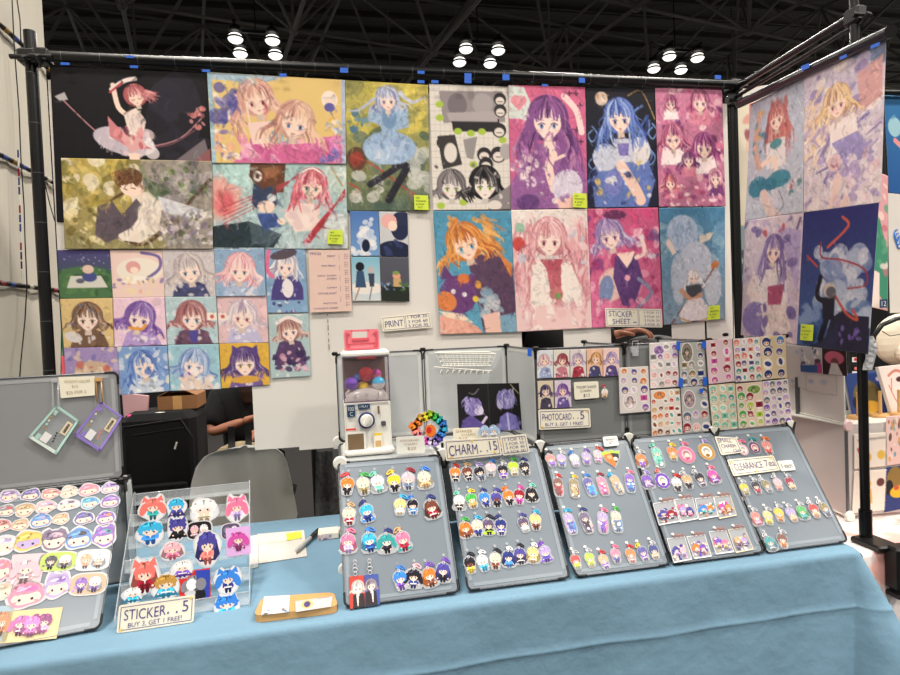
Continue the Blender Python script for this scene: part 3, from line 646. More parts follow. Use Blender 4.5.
poster('art_print', 'portrait print of a purple haired face with a heart speech bubble', 'print', px, .009, A)

# 8 blue long haired figure on black
px = ((585.5, 87.5), (655, 88.5), (659, 207), (588, 208)); A = Art(asp(px), 84, (22, 22, 34), (30, 34, 60), 18)
A.s([(60, 10), (80, 4), (98, 40)], 1.5, (190, 150, 80)); A.strands(46, [(70, 110, 205), (110, 150, 235), (48, 70, 160)], (4, 92), (20, 120), (14, 34), (1.6, 4.5), (50, 130), bend=16)
for x, y in ((8, 60), (94, 56), (90, 90), (8, 96)): A.s([(x, y - 10), (x + 7, y), (x, y + 10), (x - 6, y + 2), (x, y - 5)], 1.6, (120, 170, 245))
A.p([(24, 76), (78, 74), (96, 120), (84, 155), (10, 155), (6, 120)], (92, 120, 200)); A.e(26, 90, 18, 18, (196, 206, 230)); A.e(74, 82, 16, 18, (222, 220, 226)); A.p([(38, 66), (64, 66), (66, 96), (36, 98)], (200, 206, 230)); A.p([(42, 72), (60, 72), (58, 88), (46, 88)], (120, 110, 190))
A.head(47, 38, 20, (104, 138, 222), (52, 76, 168), (70, 60, 120), SK, L=2.2, tilt=-4, light=(170, 196, 246)); A.e(22, 14, 9, 9, (210, 188, 170)); A.blobs(5, [(235, 215, 190), (190, 150, 110)], (15, 30), (8, 20), (1.5, 3.5)); A.s([(48, 102), (66, 130), (74, 146)], 15, (246, 206, 190)); A.e(36, 124, 13, 16, (120, 130, 214)); A.e(36, 120, 6, 6, (210, 215, 240)); A.blobs(22, [(236, 236, 244), (70, 96, 190), (40, 50, 110), (220, 190, 110)], (6, 94), (96, 152), (2, 6)); A.hatch()
poster('art_print', 'portrait print of a long blue haired figure on black', 'print', px, .007, A)

# 9 crowd of small figures in pink and plum
px = ((655, 88), (722, 88.5), (725.5, 206), (659, 207)); A = Art(asp(px), 82, (206, 120, 160), (190, 110, 150), 19)
A.blobs(90, [(240, 190, 205), (150, 60, 120), (250, 226, 230), (214, 90, 140), (110, 44, 110)], r=(2, 7))
for x, y, r, h in ((22, 20, 9, (176, 70, 120)), (66, 18, 13, (205, 96, 140)), (24, 66, 15, (216, 110, 150)), (70, 78, 15, (176, 70, 150)), (18, 126, 9, (214, 100, 110)), (46, 96, 9, (110, 50, 110)), (86, 120, 10, (230, 140, 170))):
    A.p([(x - r, y + r * .8), (x + r, y + r * .8), (x + r * 1.3, y + r * 2.4), (x - r * 1.3, y + r * 2.4)], A.R.choice([(250, 232, 236), (120, 54, 120), (226, 130, 160)])); A.head(x, y, r, h, (96, 34, 80), (120, 60, 130), SK, L=1.2)
A.blobs(40, [(250, 226, 230), (236, 160, 180), (160, 60, 110)], (0, 100), (130, 160), (2, 5)); A.hatch()
poster('art_print', 'portrait print crowded with small pink and plum haired figures', 'print', px, .009, A)

# 10 orange hair on blue
px = ((433, 211), (511, 211), (517, 332), (440, 334.5)); A = Art(asp(px), 92, (70, 150, 190), (88, 168, 205), 20)
A.p([(40, 60), (78, 48), (98, 70), (100, 120), (96, 150), (56, 150), (50, 110)], (92, 66, 96)); A.p([(80, 52), (98, 66), (96, 84)], (226, 130, 60)); A.strands(46, [(238, 158, 70), (226, 130, 52), (250, 186, 100)], (12, 74), (6, 44), (16, 30), (3, 8), (10, 70)); A.head(38, 40, 21, (236, 150, 66), (190, 96, 40), (80, 170, 200), (252, 218, 196), L=1.3, tilt=-16, light=(250, 186, 100))
A.e(26, 104, 24, 24, (110, 62, 128)); A.p([(4, 84), (10, 66), (22, 84)], (104, 58, 120)); A.p([(34, 86), (48, 74), (50, 96)], (104, 58, 120)); A.e(10, 112, 14, 12, (232, 130, 66), 30); A.e(34, 84, 8, 6, (226, 120, 60)); A.e(20, 100, 3, 3, 'white'); A.e(34, 104, 3, 3, 'white')
A.blobs(20, [(160, 190, 210), (120, 160, 190), (206, 214, 220)], (50, 78), (94, 130), (3, 8)); A.e(52, 92, 4, 5, (238, 160, 60)); A.e(48, 110, 4, 4, (240, 200, 60)); A.p([(0, 128), (26, 130), (50, 146), (60, 158), (0, 158)], (240, 170, 150)); A.p([(0, 124), (30, 128), (44, 140), (10, 132)], (246, 220, 190)); A.p([(56, 130), (78, 126), (84, 158), (60, 158)], (244, 196, 180)); A.p([(78, 132), (100, 128), (100, 158), (80, 158)], (120, 170, 200)); A.hatch()
poster('art_print', 'portrait print of an orange haired figure hugging a purple toy on blue', 'print', px, .010, A)

# 11 pale pink twin tails
px = ((511, 210), (587, 209), (592, 328), (517, 332)); A = Art(asp(px), 90, (236, 224, 220), (236, 200, 204), 21)
A.strands(70, [(238, 176, 184), (226, 150, 160), (248, 206, 208), (206, 120, 134)], (2, 30), (12, 100), (30, 50), (2, 6), (80, 110)); A.strands(60, [(238, 176, 184), (226, 150, 160), (248, 206, 208), (206, 120, 134)], (72, 98), (12, 100), (30, 50), (2, 6), (75, 100))
A.blobs(18, [(246, 214, 220), (190, 200, 226), (250, 240, 240)], (10, 96), (4, 90), (3, 7)); A.e(8, 42, 8, 9, (214, 70, 66)); A.e(10, 22, 6, 6, (150, 196, 170)); A.head(48, 36, 21, (236, 170, 178), (190, 100, 118), (150, 60, 90), (252, 230, 220), L=1.4, tilt=3)
A.p([(24, 68), (74, 66), (88, 100), (84, 152), (22, 152), (20, 100)], (248, 236, 230)); A.p([(42, 70), (62, 70), (60, 118), (50, 130), (46, 100)], (206, 100, 116)); A.p([(34, 62), (66, 62), (58, 76), (44, 76)], (196, 84, 104)); A.e(54, 106, 9, 9, (206, 120, 120)); A.e(56, 108, 4, 4, (120, 160, 90)); A.p([(26, 120), (86, 116), (92, 156), (20, 156)], (244, 206, 206)); A.blobs(36, [(250, 236, 234), (226, 160, 170), (240, 190, 196)], (6, 96), (110, 156), (2, 7)); A.hatch()
poster('art_print', 'pale pink portrait print of a pink twin tailed figure with red tie', 'print', px, .011, A)

# 12 magenta print, lilac hair
px = ((587, 209), (658, 207.5), (663, 325), (592, 328)); A = Art(asp(px), 84, (206, 80, 130), (226, 110, 160), 22)
A.blobs(90, [(230, 120, 160), (176, 50, 110), (244, 160, 190), (130, 60, 130), (222, 70, 130)], r=(3, 9)); A.e(30, 98, 18, 22, (236, 196, 186), 20); A.e(22, 104, 10, 18, (120, 140, 190), 10); A.p([(36, 62), (66, 60), (74, 92), (60, 128), (44, 126), (32, 90)], (98, 62, 130)); A.p([(38, 58), (64, 56), (54, 80)], (250, 218, 206)); A.p([(40, 66), (50, 80), (62, 64), (60, 72), (50, 88), (42, 76)], (80, 50, 116)); A.e(52, 90, 4, 4, (244, 170, 190))
A.head(30, 34, 18, (176, 150, 206), (110, 84, 150), (150, 60, 130), (250, 222, 216), L=1.3, tilt=-10); A.e(38, 8, 16, 6, (110, 48, 96)); A.s([(66, 64), (78, 56), (72, 34)], 6, (248, 214, 204)); A.blobs(14, [(230, 220, 236), (120, 90, 150), (244, 180, 200)], (62, 96), (28, 70), (3, 7)); A.s([(68, 92), (86, 110), (60, 132)], 5, (140, 150, 190)); A.blobs(30, [(246, 190, 210), (238, 120, 170), (214, 80, 140)], (2, 98), (120, 156), (4, 9)); A.hatch()
poster('art_print', 'magenta portrait print of a lilac haired figure in purple outfit', 'print', px, .008, A)

# 13 sky blue, white cloaked figure
px = ((659, 208), (725, 207), (725, 319), (664, 325)); A = Art(asp(px), 78, (64, 128, 172), (130, 158, 182), 23)
A.blobs(24, [(150, 190, 214), (180, 204, 220), (110, 160, 196)], (0, 100), (20, 80), (5, 14), op=.5); A.p([(60, 40), (84, 34), (76, 46), (60, 52)], (214, 206, 190)); A.e(34, 36, 24, 26, (166, 190, 222)); A.p([(12, 40), (24, 62), (18, 66), (8, 50)], (236, 214, 206)); A.strands(20, [(180, 204, 232), (140, 168, 206)], (18, 50), (18, 40), (14, 26), (2, 5), (70, 110)); A.e(52, 78, 26, 30, (188, 200, 222), 20); A.e(26, 100, 12, 36, (178, 194, 216)); A.e(80, 112, 14, 30, (186, 198, 216))
A.s([(6, 168), (40, 130), (66, 108), (86, 80)], 2, (130, 66, 56)); A.e(84, 82, 7, 5, (206, 120, 60), -40); A.head(50, 98, 9, (232, 230, 232), (170, 170, 186), (110, 150, 130), SK, L=2.0); A.p([(36, 110), (64, 108), (60, 132), (42, 134)], (70, 74, 84)); A.s([(30, 116), (46, 130), (60, 124)], 7, (204, 150, 120)); A.p([(38, 130), (62, 128), (84, 156), (70, 164), (30, 160), (24, 150)], (222, 216, 226)); A.s([(26, 154), (50, 162), (80, 156)], 2, (196, 150, 80)); A.p([(44, 160), (60, 160), (58, 170), (46, 170)], (60, 50, 60)); A.hatch()
poster('art_print', 'sky blue portrait print of a white cloaked traveller with a staff', 'print', px, .008, A)

# small square prints, bottom left of the backdrop
def bust(px, bg, hair, hair2, eye, cloth, seed, tilt=0, L=1.4, extra=None, flip=0):
    A = Art(asp(px), 60, bg, None, seed); A.blobs(16, [tuple(min(255, int(v * 1.12)) for v in cc(bg)), tuple(int(v * .86) for v in cc(bg)), (240, 236, 240)], r=(3, 10), op=.5)
    A.p([(14 + flip, 100), (24 + flip, 72), (50 + flip, 62), (78 + flip, 72), (90 + flip, 100), (90, 130), (10, 130)], cloth); A.blobs(14, [tuple(min(255, int(v * 1.25)) for v in cc(cloth)), tuple(int(v * .75) for v in cc(cloth)), (235, 230, 235)], (16, 84), (70, A.H), (3, 8), op=.75)
    A.head(50 + flip, 42, 27, hair, hair2, eye, (250, 226, 214), L=L, tilt=tilt)
    if extra: extra(A)
    A.hatch(n=70); return A
G = 'small square prints'
SQ = []
px = ((57, 250), (110, 250), (113, 298), (60, 299)); A = Art(asp(px), 60, (78, 72, 140), (60, 96, 70), 31); A.e(50, 70, 70, 36, (76, 122, 78)); A.blobs(30, [(92, 140, 80), (56, 96, 62)], (0, 100), (44, 90), (3, 9)); A.p([(22, 54), (80, 54), (92, 78), (14, 78)], (214, 216, 206)); A.e(58, 56, 14, 10, (70, 80, 150)); A.e(56, 40, 11, 9, (226, 196, 180)); A.e(40, 64, 8, 5, (96, 96, 120)); A.blobs(20, ['white'], (0, 100), (0, 50), (.6, 1.4)); SQ.append((px, A, 'small square print of a picnic blanket on dark green grass'))
px = ((110, 250), (162, 250), (165, 297), (113, 298)); A = Art(asp(px), 60, (238, 208, 200), None, 32); A.e(54, 42, 44, 26, (238, 230, 216)); A.s([(60, 6), (92, 14), (92, 40), (60, 64)], 6, (120, 100, 170)); A.e(42, 36, 14, 13, (228, 160, 160)); A.e(44, 42, 8, 7, SK); A.e(46, 62, 28, 8, (245, 240, 232)); A.blobs(24, [(240, 220, 170), (130, 110, 180), (236, 180, 150)], (0, 100), (60, 92), (3, 7)); SQ.append((px, A, 'small square print of a sleeper curled on a cream cushion'))
px = ((162, 249.5), (214, 249), (216, 296.5), (165, 297)); SQ.append((px, bust(px, (206, 200, 205), (206, 196, 192), (150, 136, 150), (80, 120, 160), (70, 74, 120), 33, -8), 'small square print of a pale grey haired face in navy collar'))
px = ((214, 249), (264, 248.5), (266, 296), (216, 296.5)); SQ.append((px, bust(px, (140, 176, 214), (240, 190, 196), (214, 110, 130), (90, 120, 150), (170, 190, 226), 34, 5), 'small square print of a pink haired face on light blue'))
px = ((264.5, 249), (305, 248.5), (308.5, 312.5), (267.5, 313)); SQ.append((px, bust(px, (126, 170, 214), (226, 224, 232), (150, 150, 180), (110, 90, 160), (76, 66, 140), 35, 8, extra=lambda A: (A.e(46, 14, 34, 12, (90, 78, 92), -12), A.s([(10, 6), (4, 50), (16, 70)], 10, (236, 110, 160)), A.e(52, 100, 14, 24, (236, 232, 240)))), 'small portrait print of a white haired figure in purple coat'))
px = ((60, 299), (112.5, 298), (114, 347), (64, 348)); SQ.append((px, bust(px, (226, 196, 130), (150, 120, 96), (100, 74, 60), (120, 90, 60), (120, 90, 70), 36, 0, 1.0, lambda A: (A.e(20, 82, 18, 11, (220, 214, 214), 20), A.blobs(10, [(200, 110, 60), (90, 120, 180)], (2, 98), (8, 60), (2, 4)))), 'small square print of a brown haired figure on ochre'))
px = ((113, 298), (164.5, 297), (167, 345), (114.5, 347)); SQ.append((px, bust(px, (236, 200, 222), (140, 100, 190), (96, 60, 150), (90, 60, 140), (180, 150, 220), 37, 14, 1.2, lambda A: A.s([(30, 62), (52, 66), (60, 58)], 6, (240, 160, 60))), 'small square print of a purple haired figure on checked pink'))
px = ((165, 297), (216, 296.5), (218.5, 343.5), (167.5, 345)); SQ.append((px, bust(px, (176, 206, 216), (196, 130, 130), (136, 76, 84), (70, 130, 190), (106, 74, 100), 38, 0, .9, lambda A: (A.p([(42, 70), (62, 70), (58, 96), (46, 96)], (80, 70, 160)), A.p([(80, 34), (99, 34), (99, 50), (80, 50)], (244, 232, 220)), A.e(90, 42, 4, 4, (220, 90, 80)))), 'small square print of an auburn haired figure with purple scarf'))
px = ((216.5, 296), (266.5, 295.5), (268.5, 342.5), (219, 343.5)); SQ.append((px, bust(px, (226, 190, 196), (230, 216, 222), (170, 150, 180), (170, 60, 80), (190, 186, 226), 39, 6, 1.0, lambda A: (A.p([(1, 36), (18, 36), (18, 50), (1, 50)], (244, 232, 220)), A.e(10, 43, 4, 4, (220, 90, 80)))), 'small square print of a white haired smiling face on rose'))
px = ((64, 348), (117, 347), (121, 395), (66, 397)); A = Art(asp(px), 60, (160, 140, 200), None, 40); A.blobs(30, [(120, 110, 190), (190, 170, 220), (226, 200, 180)], r=(4, 12)); A.e(52, 46, 34, 18, (206, 176, 150)); A.blobs(12, [(236, 210, 180), (150, 110, 110), (220, 110, 90)], (24, 80), (34, 60), (4, 9)); A.hatch(n=60); SQ.append((px, A, 'small square print in lavender with cream swirls, bottom left of the block'))
px = ((117, 347), (167, 346), (170, 391), (121, 395)); SQ.append((px, bust(px, (120, 160, 220), (120, 160, 226), (60, 90, 180), (60, 110, 190), (200, 214, 236), 41, -6, 1.5, lambda A: A.blobs(24, [(240, 236, 210), (70, 110, 200), (220, 226, 240)], r=(3, 8))), 'small square print of a blue haired face among white flowers'))
px = ((167.5, 345), (218.5, 344), (221, 389), (170.5, 391)); SQ.append((px, bust(px, (150, 200, 220), (150, 180, 226), (90, 120, 190), (80, 120, 190), (226, 206, 200), 42, 12, 1.3, lambda A: (A.e(34, 66, 10, 9, (110, 70, 170)), A.blobs(10, [(240, 214, 190), (240, 238, 240)], (20, 98), (56, 92), (5, 11)))), 'small square print of a light blue haired figure with cream scarf'))
px = ((219, 343.5), (268.5, 342.5), (270, 385), (221.5, 388.5)); SQ.append((px, bust(px, (232, 180, 60), (104, 76, 150), (66, 44, 100), (200, 160, 70), (120, 90, 160), 43, 0, 1.3, lambda A: (A.p([(24, 28), (26, 4), (46, 18)], (90, 66, 140)), A.p([(56, 18), (76, 4), (78, 28)], (90, 66, 140)), A.e(50, 78, 30, 8, (226, 170, 60)))), 'small square print of a purple hooded figure on amber'))
px = ((268.5, 315), (308.5, 313.5), (311, 376), (271, 378.5)); SQ.append((px, bust(px, (170, 200, 205), (190, 140, 130), (130, 86, 90), (120, 90, 140), (90, 64, 110), 44, -8, 1.0, lambda A: (A.s([(20, 22), (48, 8), (80, 22)], 9, (238, 226, 224)), A.blobs(22, [(236, 190, 206), (60, 44, 90), (214, 150, 180)], (8, 92), (96, 150), (5, 11)))), 'small portrait print of a brown haired figure in frilled headband'))
for i, (px, A, lb) in enumerate(SQ): poster('square_print', lb, 'print', px, .006 + .0012 * (i % 4), A, G, .0008)
mb = MB(); slab(mb, qpix(WALL(.003), (60, 298), (64, 298), (67, 372), (63, 372)), .001, col=(60, 110, 80)); slab(mb, qpix(WALL(.0032), (61, 356), (65, 356), (66, 375), (62, 375)), .001, col=(236, 100, 110))
tag(mb.build('print_edge', 'print'), 'narrow green and pink edge of a print behind the ochre square print', 'print')

# four little prints
G = 'four little prints near the price list'
def mini(px, A, lb): poster('mini_print', lb, 'print', px, .009, A, G, .0005)
px = ((350, 211), (378.5, 211.5), (380, 256), (351, 256)); A = Art(asp(px), 44, (70, 120, 200), (110, 160, 220), 51); A.blobs(26, [(214, 226, 242), (176, 200, 232), (236, 240, 246)], (28, 76), (20, 130), (8, 18), el=1.3); A.blobs(8, [(236, 240, 246)], (0, 100), (110, 156), (8, 18)); A.e(52, 120, 14, 22, (26, 34, 66)); mini(px, A, 'little blue print of a towering white cloud')
px = ((379, 211.5), (407.5, 212), (408.5, 257), (380.5, 256)); A = Art(asp(px), 44, (200, 206, 212), None, 52); A.e(72, 50, 34, 50, (34, 42, 80)); A.e(34, 34, 28, 26, (240, 176, 170)); A.e(46, 50, 16, 18, SK); A.e(84, 24, 24, 26, (40, 48, 84)); A.e(50, 136, 60, 34, (30, 38, 70)); A.blobs(8, [(50, 64, 120)], (20, 90), (100, 150), (6, 14)); mini(px, A, 'little print of a pink haired figure leaning on a dark blue one')
px = ((351, 257), (379.5, 257), (381, 301), (352.5, 301)); A = Art(asp(px), 44, (120, 190, 220), (210, 220, 226), 53); A.e(50, 110, 60, 22, (232, 230, 226)); A.e(30, 34, 15, 16, (28, 28, 38)); A.p([(18, 50), (42, 50), (50, 108), (12, 108)], (50, 84, 124)); A.e(68, 46, 11, 11, (190, 180, 180)); A.p([(58, 58), (80, 58), (78, 104), (62, 104)], (56, 70, 96)); A.s([(26, 108), (10, 150)], 5, (180, 140, 110)); A.s([(70, 104), (60, 150)], 4, (110, 120, 140)); mini(px, A, 'little print of two small figures walking on pale sand')
px = ((380, 257), (408.5, 257), (409.5, 301.5), (381.5, 301)); A = Art(asp(px), 44, (84, 88, 104), (74, 78, 92), 54); A.p([(0, 100), (100, 96), (100, 156), (0, 156)], (38, 48, 40)); A.blobs(24, [(90, 120, 190), (150, 180, 214)], (0, 100), (90, 116), (2, 6)); A.e(56, 66, 14, 12, (236, 160, 130)); A.e(54, 56, 12, 7, (120, 160, 80)); A.p([(44, 76), (70, 74), (74, 104), (44, 104)], (206, 170, 110)); A.blobs(8, [(80, 120, 60)], (70, 96), (90, 120), (4, 8)); mini(px, A, 'little dark grey print of a small figure in a green hat')

# price list
px = ((308.5, 250), (349.5, 250), (352, 311), (310.5, 312.5)); q_ = qpix(WALL(.012), *px)
t = thing('price_list', 'pink price list sheet with small violet writing', 'price list', (q_.k[2] + q_.k[3]) / 2)
mb = MB(); slab(mb, q_, .0008); mb.build('sheet', newmat('pink_paper', (224, 192, 178), rough=.7), t)
for st, a0, a1, b0 in (('PRICES', .04, .3, .04), ('PRINT', .45, .65, .085), ('MINI PRINT', .3, .65, .24), ('SMALL CHARM', .2, .65, .40), ('CHARM', .42, .65, .45), ('CHARM', .42, .65, .595), ('STICKER SHEET', .2, .65, .685), ('PHOTOCARD', .32, .65, .845), ('CLEARANCE CHARM', .08, .66, .925)): mb = MB(); letter(mb, q_, st, a0, a1, b0, b0 + .026 + (.012 if st == 'PRICES' else 0), col=None); mb.build('lettering', 'ink', t)
for k in range(26):
    if k % 4 != 3: b0 = .06 + k * .033; mb = MB(); letter(mb, q_, '$' + str([15, 25, 35, 5, 12, 7][k % 6]), .86, .95, b0, b0 + .018); mb.build('lettering', 'ink', t)
for k in range(5): mb = MB(); mb.box(q_.pt(.74, .12 + k * .17, .001), (.0006, .0006, .02)); mb.build('pen_line', 'ink', t)

# handwritten cards
def sign(name, label, q_, lines, border=True, mat='card', inkm='ink', panel=None, r=.004, cat='sign', stars=(), group='handwritten price signs', t_=.0012, line=None):
    t = thing(name, label, cat, (q_.k[2] + q_.k[3]) / 2, group)
    mb = MB(); slab(mb, q_, t_, r=r); mb.build('card', mat, t)
    if border:
        mb = MB(); e = .0016; da, db = .0045 / q_.w, .0045 / q_.h; o = .0008
        boxes = [(da, 1 - da, db, 1 - db)] if panel is None else [(da, panel - da * .4, db, 1 - db), (panel + da * .4, 1 - da, db, 1 - db)]
        for a0, a1, b0, b1 in boxes:
            ea, eb = .0010 / q_.w, .0010 / q_.h
            for bx in ((a0, a1, b0, b0 + eb), (a0, a1, b1 - eb, b1), (a0, a0 + ea, b0, b1), (a1 - ea, a1, b0, b1)): slab(mb, q_, .0004, *bx, off=o)
        mb.build('border', inkm, t)
    if stars:
        for a, b in stars:
            mb = MB(); n_ = 5; rr = .0045; pts = []
            for k in range(10): g = math.pi * k / 5 - math.pi / 2; R_ = rr if k % 2 == 0 else rr * .45; pts.append((a + R_ / q_.w * math.cos(g), b + R_ / q_.h * math.sin(g)))
            mb.prism(pts, .0003, .001, lambda x, y, z: q_.pt(x, y, z), (240, 200, 90))
            mb.build('star', 'paint', t)
    for ln in lines: mb = MB(); letter(mb, q_, *ln); mb.build('lettering', inkm, t)
    return t
sign('price_sign', 'small PRINT price sign on the white sheet above the grid shelf', qpix(WALL(.014), (381, 317), (430, 312), (432, 327.5), (383, 331.5)),
    [('PRINT', .06, .43, .3, .75), ('1 FOR 35', .53, .93, .1, .3), ('3 FOR 60', .53, .93, .4, .6), ('5 FOR 95', .53, .93, .68, .88)], panel=.47)
sign('price_sign', 'STICKER SHEET price sign over the bottom of the magenta print', qpix(WALL(.016), (605, 308), (661.5, 309), (662.5, 327.5), (606, 326.5)),
    [('STICKER', .06, .47, .14, .46), ('SHEET', .12, .43, .56, .86), ('-', .48, .54, .72, .76), ('1 FOR 15', .68, .95, .14, .27), ('2 FOR 25', .68, .95, .36, .49), ('3 FOR 30', .68, .95, .57, .7), ('4 FOR 35', .68, .95, .78, .91)], panel=.58, stars=((.5, .2),))
for k, (px, lb) in enumerate(((((329, 230), (342.5, 230), (343, 244.5), (327, 243.5)), 'on teal landscape print'), (((414, 195), (428, 195.5), (428.5, 210), (414.5, 209.5)), 'on pale blue dress print'),
        (((573, 193), (586.5, 193.5), (587, 208), (573, 207)), 'on purple haired face print'), (((709, 306), (720, 305), (720, 319), (707.5, 320)), 'on sky blue traveller print'))):
    sign('sticky_note', 'lime green sticky note ' + lb, qpix(WALL(.017), *px), [('NEW', .12, .4, .12, .24), ('PREORDER', .12, .85, .34, .46), ('& SHIP', .12, .7, .56, .68), ('OUT', .25, .6, .76, .88)], False, newmat('lime_note', (208, 226, 62), rough=.7) if k == 0 else bpy.data.materials['lime_note'], 'ink2', r=0, cat='sticky note', group='lime sticky notes', t_=.0005)

# blue tape
for k, (u, v, w, h, lb) in enumerate(((65, 63.5, 9, 2.5, 'over the black print, left end'), (130, 56.5, 8, 2.5, 'on the top bar above the black print'), (134, 66.5, 8, 2.5, 'over the black print, middle'), (206, 70.5, 8, 2.5, 'where black and pink prints meet'),
    (283, 75, 7, 3.5, 'above the pink and yellow print'), (344, 70, 8, 5, 'wrapped on top bar above the pale blue dress print'), (421, 81.5, 7, 3, 'at right corner of pale blue dress print'), (421, 72, 7, 3, 'on the top bar left of comic collage'), (435, 81.5, 7, 3, 'at left corner of comic collage'),
    (468, 78, 7, 10, 'wrapped vertically above comic collage'), (506, 77, 7, 6, 'above the seam of collage and purple print'), (582, 80, 6, 5, 'above the purple print right corner'), (718, 77, 6, 4, 'at the right end of top bar'), (545, 85, 6, 2, 'on top edge of the purple face print'))):
    q_ = qpix(((0, -.032, 0), (0, 1, 0)), (u - w / 2, v - h / 2), (u + w / 2, v - h / 2 + .3), (u + w / 2, v + h / 2 + .3), (u - w / 2, v + h / 2)); mb = MB(); slab(mb, q_, .0012)
    tag(mb.build('tape_strip', 'tape'), 'blue tape strip ' + lb, 'tape', 'blue tape strips')

# prints on the side bar
SP0, SP1 = np.array([1.935, -.05, 0]), np.array([1.762, -.73, 0]); sn = np.cross(SP1 - SP0, (0, 0, 1.0))
SIDE = lambda off=0.0: (SP0 - off * np.array([sn[0], sn[1], 0]) / np.linalg.norm(sn) * (1 if sn[0] > 0 else -1), sn)
def sposter(label, px, off, A): return print_sheet('art_print', label, 'print', qpix(SIDE(off), *px), A, 'art prints on the side bar', curl=.0012)
def sasp(px): return 1.52
px = ((751, 104), (804, 77.5), (803.5, 212), (745, 221)); A = Art(1.6, 72, (178, 190, 212), (190, 198, 214), 61)
A.strands(46, [(196, 110, 104), (170, 84, 84), (214, 136, 126)], (44, 74), (10, 60), (20, 40), (3, 9), (70, 110)); A.head(54, 34, 15, (200, 112, 106), (150, 70, 74), (130, 60, 60), SK, L=3.2, tilt=-6); A.s([(20, 20), (14, 60), (24, 90)], 10, (214, 170, 150)); A.blobs(14, [(96, 150, 176), (70, 126, 160), (230, 170, 90)], (10, 34), (16, 70), (2, 6)); A.p([(36, 62), (70, 60), (72, 96), (38, 96)], (236, 230, 232)); A.e(54, 66, 11, 6, (80, 150, 160)); A.s([(30, 88), (50, 84), (56, 100)], 7, SK)
A.e(22, 116, 18, 14, (48, 130, 156)); A.e(60, 112, 20, 11, (56, 140, 164)); A.e(42, 118, 16, 10, (44, 122, 150)); A.e(48, 136, 20, 12, (206, 206, 220)); A.s([(34, 128), (46, 150), (60, 160)], 14, (226, 200, 192)); A.s([(60, 126), (70, 146), (58, 158)], 1.4, (110, 120, 140)); A.blobs(12, [(70, 130, 130), (190, 70, 80), (240, 236, 232)], (76, 96), (112, 136), (2, 4)); A.hatch()
sposter('portrait print of a long auburn haired figure with teal bow on pale blue', px, .004, A)
px = ((804, 77), (886, 41), (881, 202.5), (804, 212.5)); A = Art(1.55, 100, (206, 196, 220), (220, 206, 214), 62)
A.p([(0, 0), (60, 0), (100, 20), (100, 0)], (110, 130, 170)); A.blobs(50, [(196, 180, 214), (230, 216, 226), (150, 130, 190), (240, 226, 224)], r=(4, 12), rot=(120, 170)); A.strands(60, [(240, 214, 176), (226, 190, 160), (246, 232, 214), (170, 150, 200)], (4, 50), (20, 90), (20, 40), (2, 7), (80, 150), bend=14)
A.strands(26, [(150, 136, 200), (110, 96, 170), (230, 222, 236)], (40, 98), (60, 110), (20, 44), (2, 5), (120, 170)); A.p([(70, 20), (98, 10), (98, 50), (76, 60)], (214, 160, 160)); A.p([(36, 64), (70, 58), (74, 90), (40, 96)], (242, 228, 226)); A.p([(40, 84), (72, 78), (92, 104), (60, 112)], (156, 146, 206)); A.head(46, 42, 16, (240, 204, 150), (180, 130, 110), (190, 100, 120), SK, L=1.2, tilt=-6, light=(250, 232, 196)); A.e(44, 106, 9, 9, (226, 190, 190)); A.e(44, 106, 5, 5, (170, 110, 130)); A.s([(50, 120), (40, 150)], 9, (244, 210, 200)); A.s([(70, 116), (58, 152)], 9, (240, 206, 198)); A.blobs(40, [(240, 226, 232), (170, 150, 206), (226, 190, 200)], (26, 96), (100, 150), (3, 8)); A.hatch()
sposter('portrait print of a blond figure in flowing lilac dress, top right of side bar', px, .006, A)
px = ((745, 221), (803.5, 212), (797.5, 345), (741, 335)); A = Art(1.5, 76, (214, 200, 212), (200, 180, 206), 63)
A.s([(96, 6), (70, 70), (40, 130)], 3, (84, 66, 130)); A.p([(60, 10), (98, 20), (96, 90)], (176, 160, 210)); A.blobs(36, [(226, 214, 222), (190, 170, 210), (110, 90, 160)], r=(3, 9)); A.p([(20, 66), (76, 60), (84, 110), (16, 116)], (232, 222, 226)); A.p([(48, 84), (76, 80), (70, 116), (50, 116)], (176, 70, 110)); A.head(56, 40, 15, (140, 116, 180), (74, 54, 120), (120, 60, 120), SK, L=3.0, tilt=6); A.blobs(6, [(240, 200, 200), (190, 60, 80)], (40, 76), (10, 24), (3, 6)); A.s([(24, 74), (14, 92), (36, 98)], 9, (236, 214, 214)); A.e(28, 126, 26, 22, (130, 112, 184)); A.p([(36, 108), (80, 104), (96, 150), (50, 150)], (224, 206, 206)); A.blobs(14, [(236, 222, 220), (90, 70, 150)], (10, 92), (106, 148), (4, 9)); A.hatch()
sposter('portrait print of a dark purple haired figure with parasol, lower left on side bar', px, .004, A)
px = ((803.5, 213), (879, 202), (868.5, 354), (797, 345)); A = Art(1.5, 94, (38, 44, 116), (60, 96, 160), 64)
A.e(50, 60, 20, 16, (150, 166, 200)); A.blobs(50, [(176, 190, 218), (120, 144, 196), (206, 212, 230)], (26, 88), (44, 100), (5, 13), el=1.5); A.blobs(24, [(180, 196, 222), (90, 124, 180)], (50, 100), (96, 120), (4, 11)); A.blobs(14, [(120, 150, 200)], (0, 50), (100, 124), (3, 9)); A.p([(40, 150), (50, 116), (66, 106), (80, 112), (98, 112), (100, 150)], (34, 34, 60)); A.p([(20, 150), (40, 140), (60, 120), (60, 150)], (40, 44, 76))
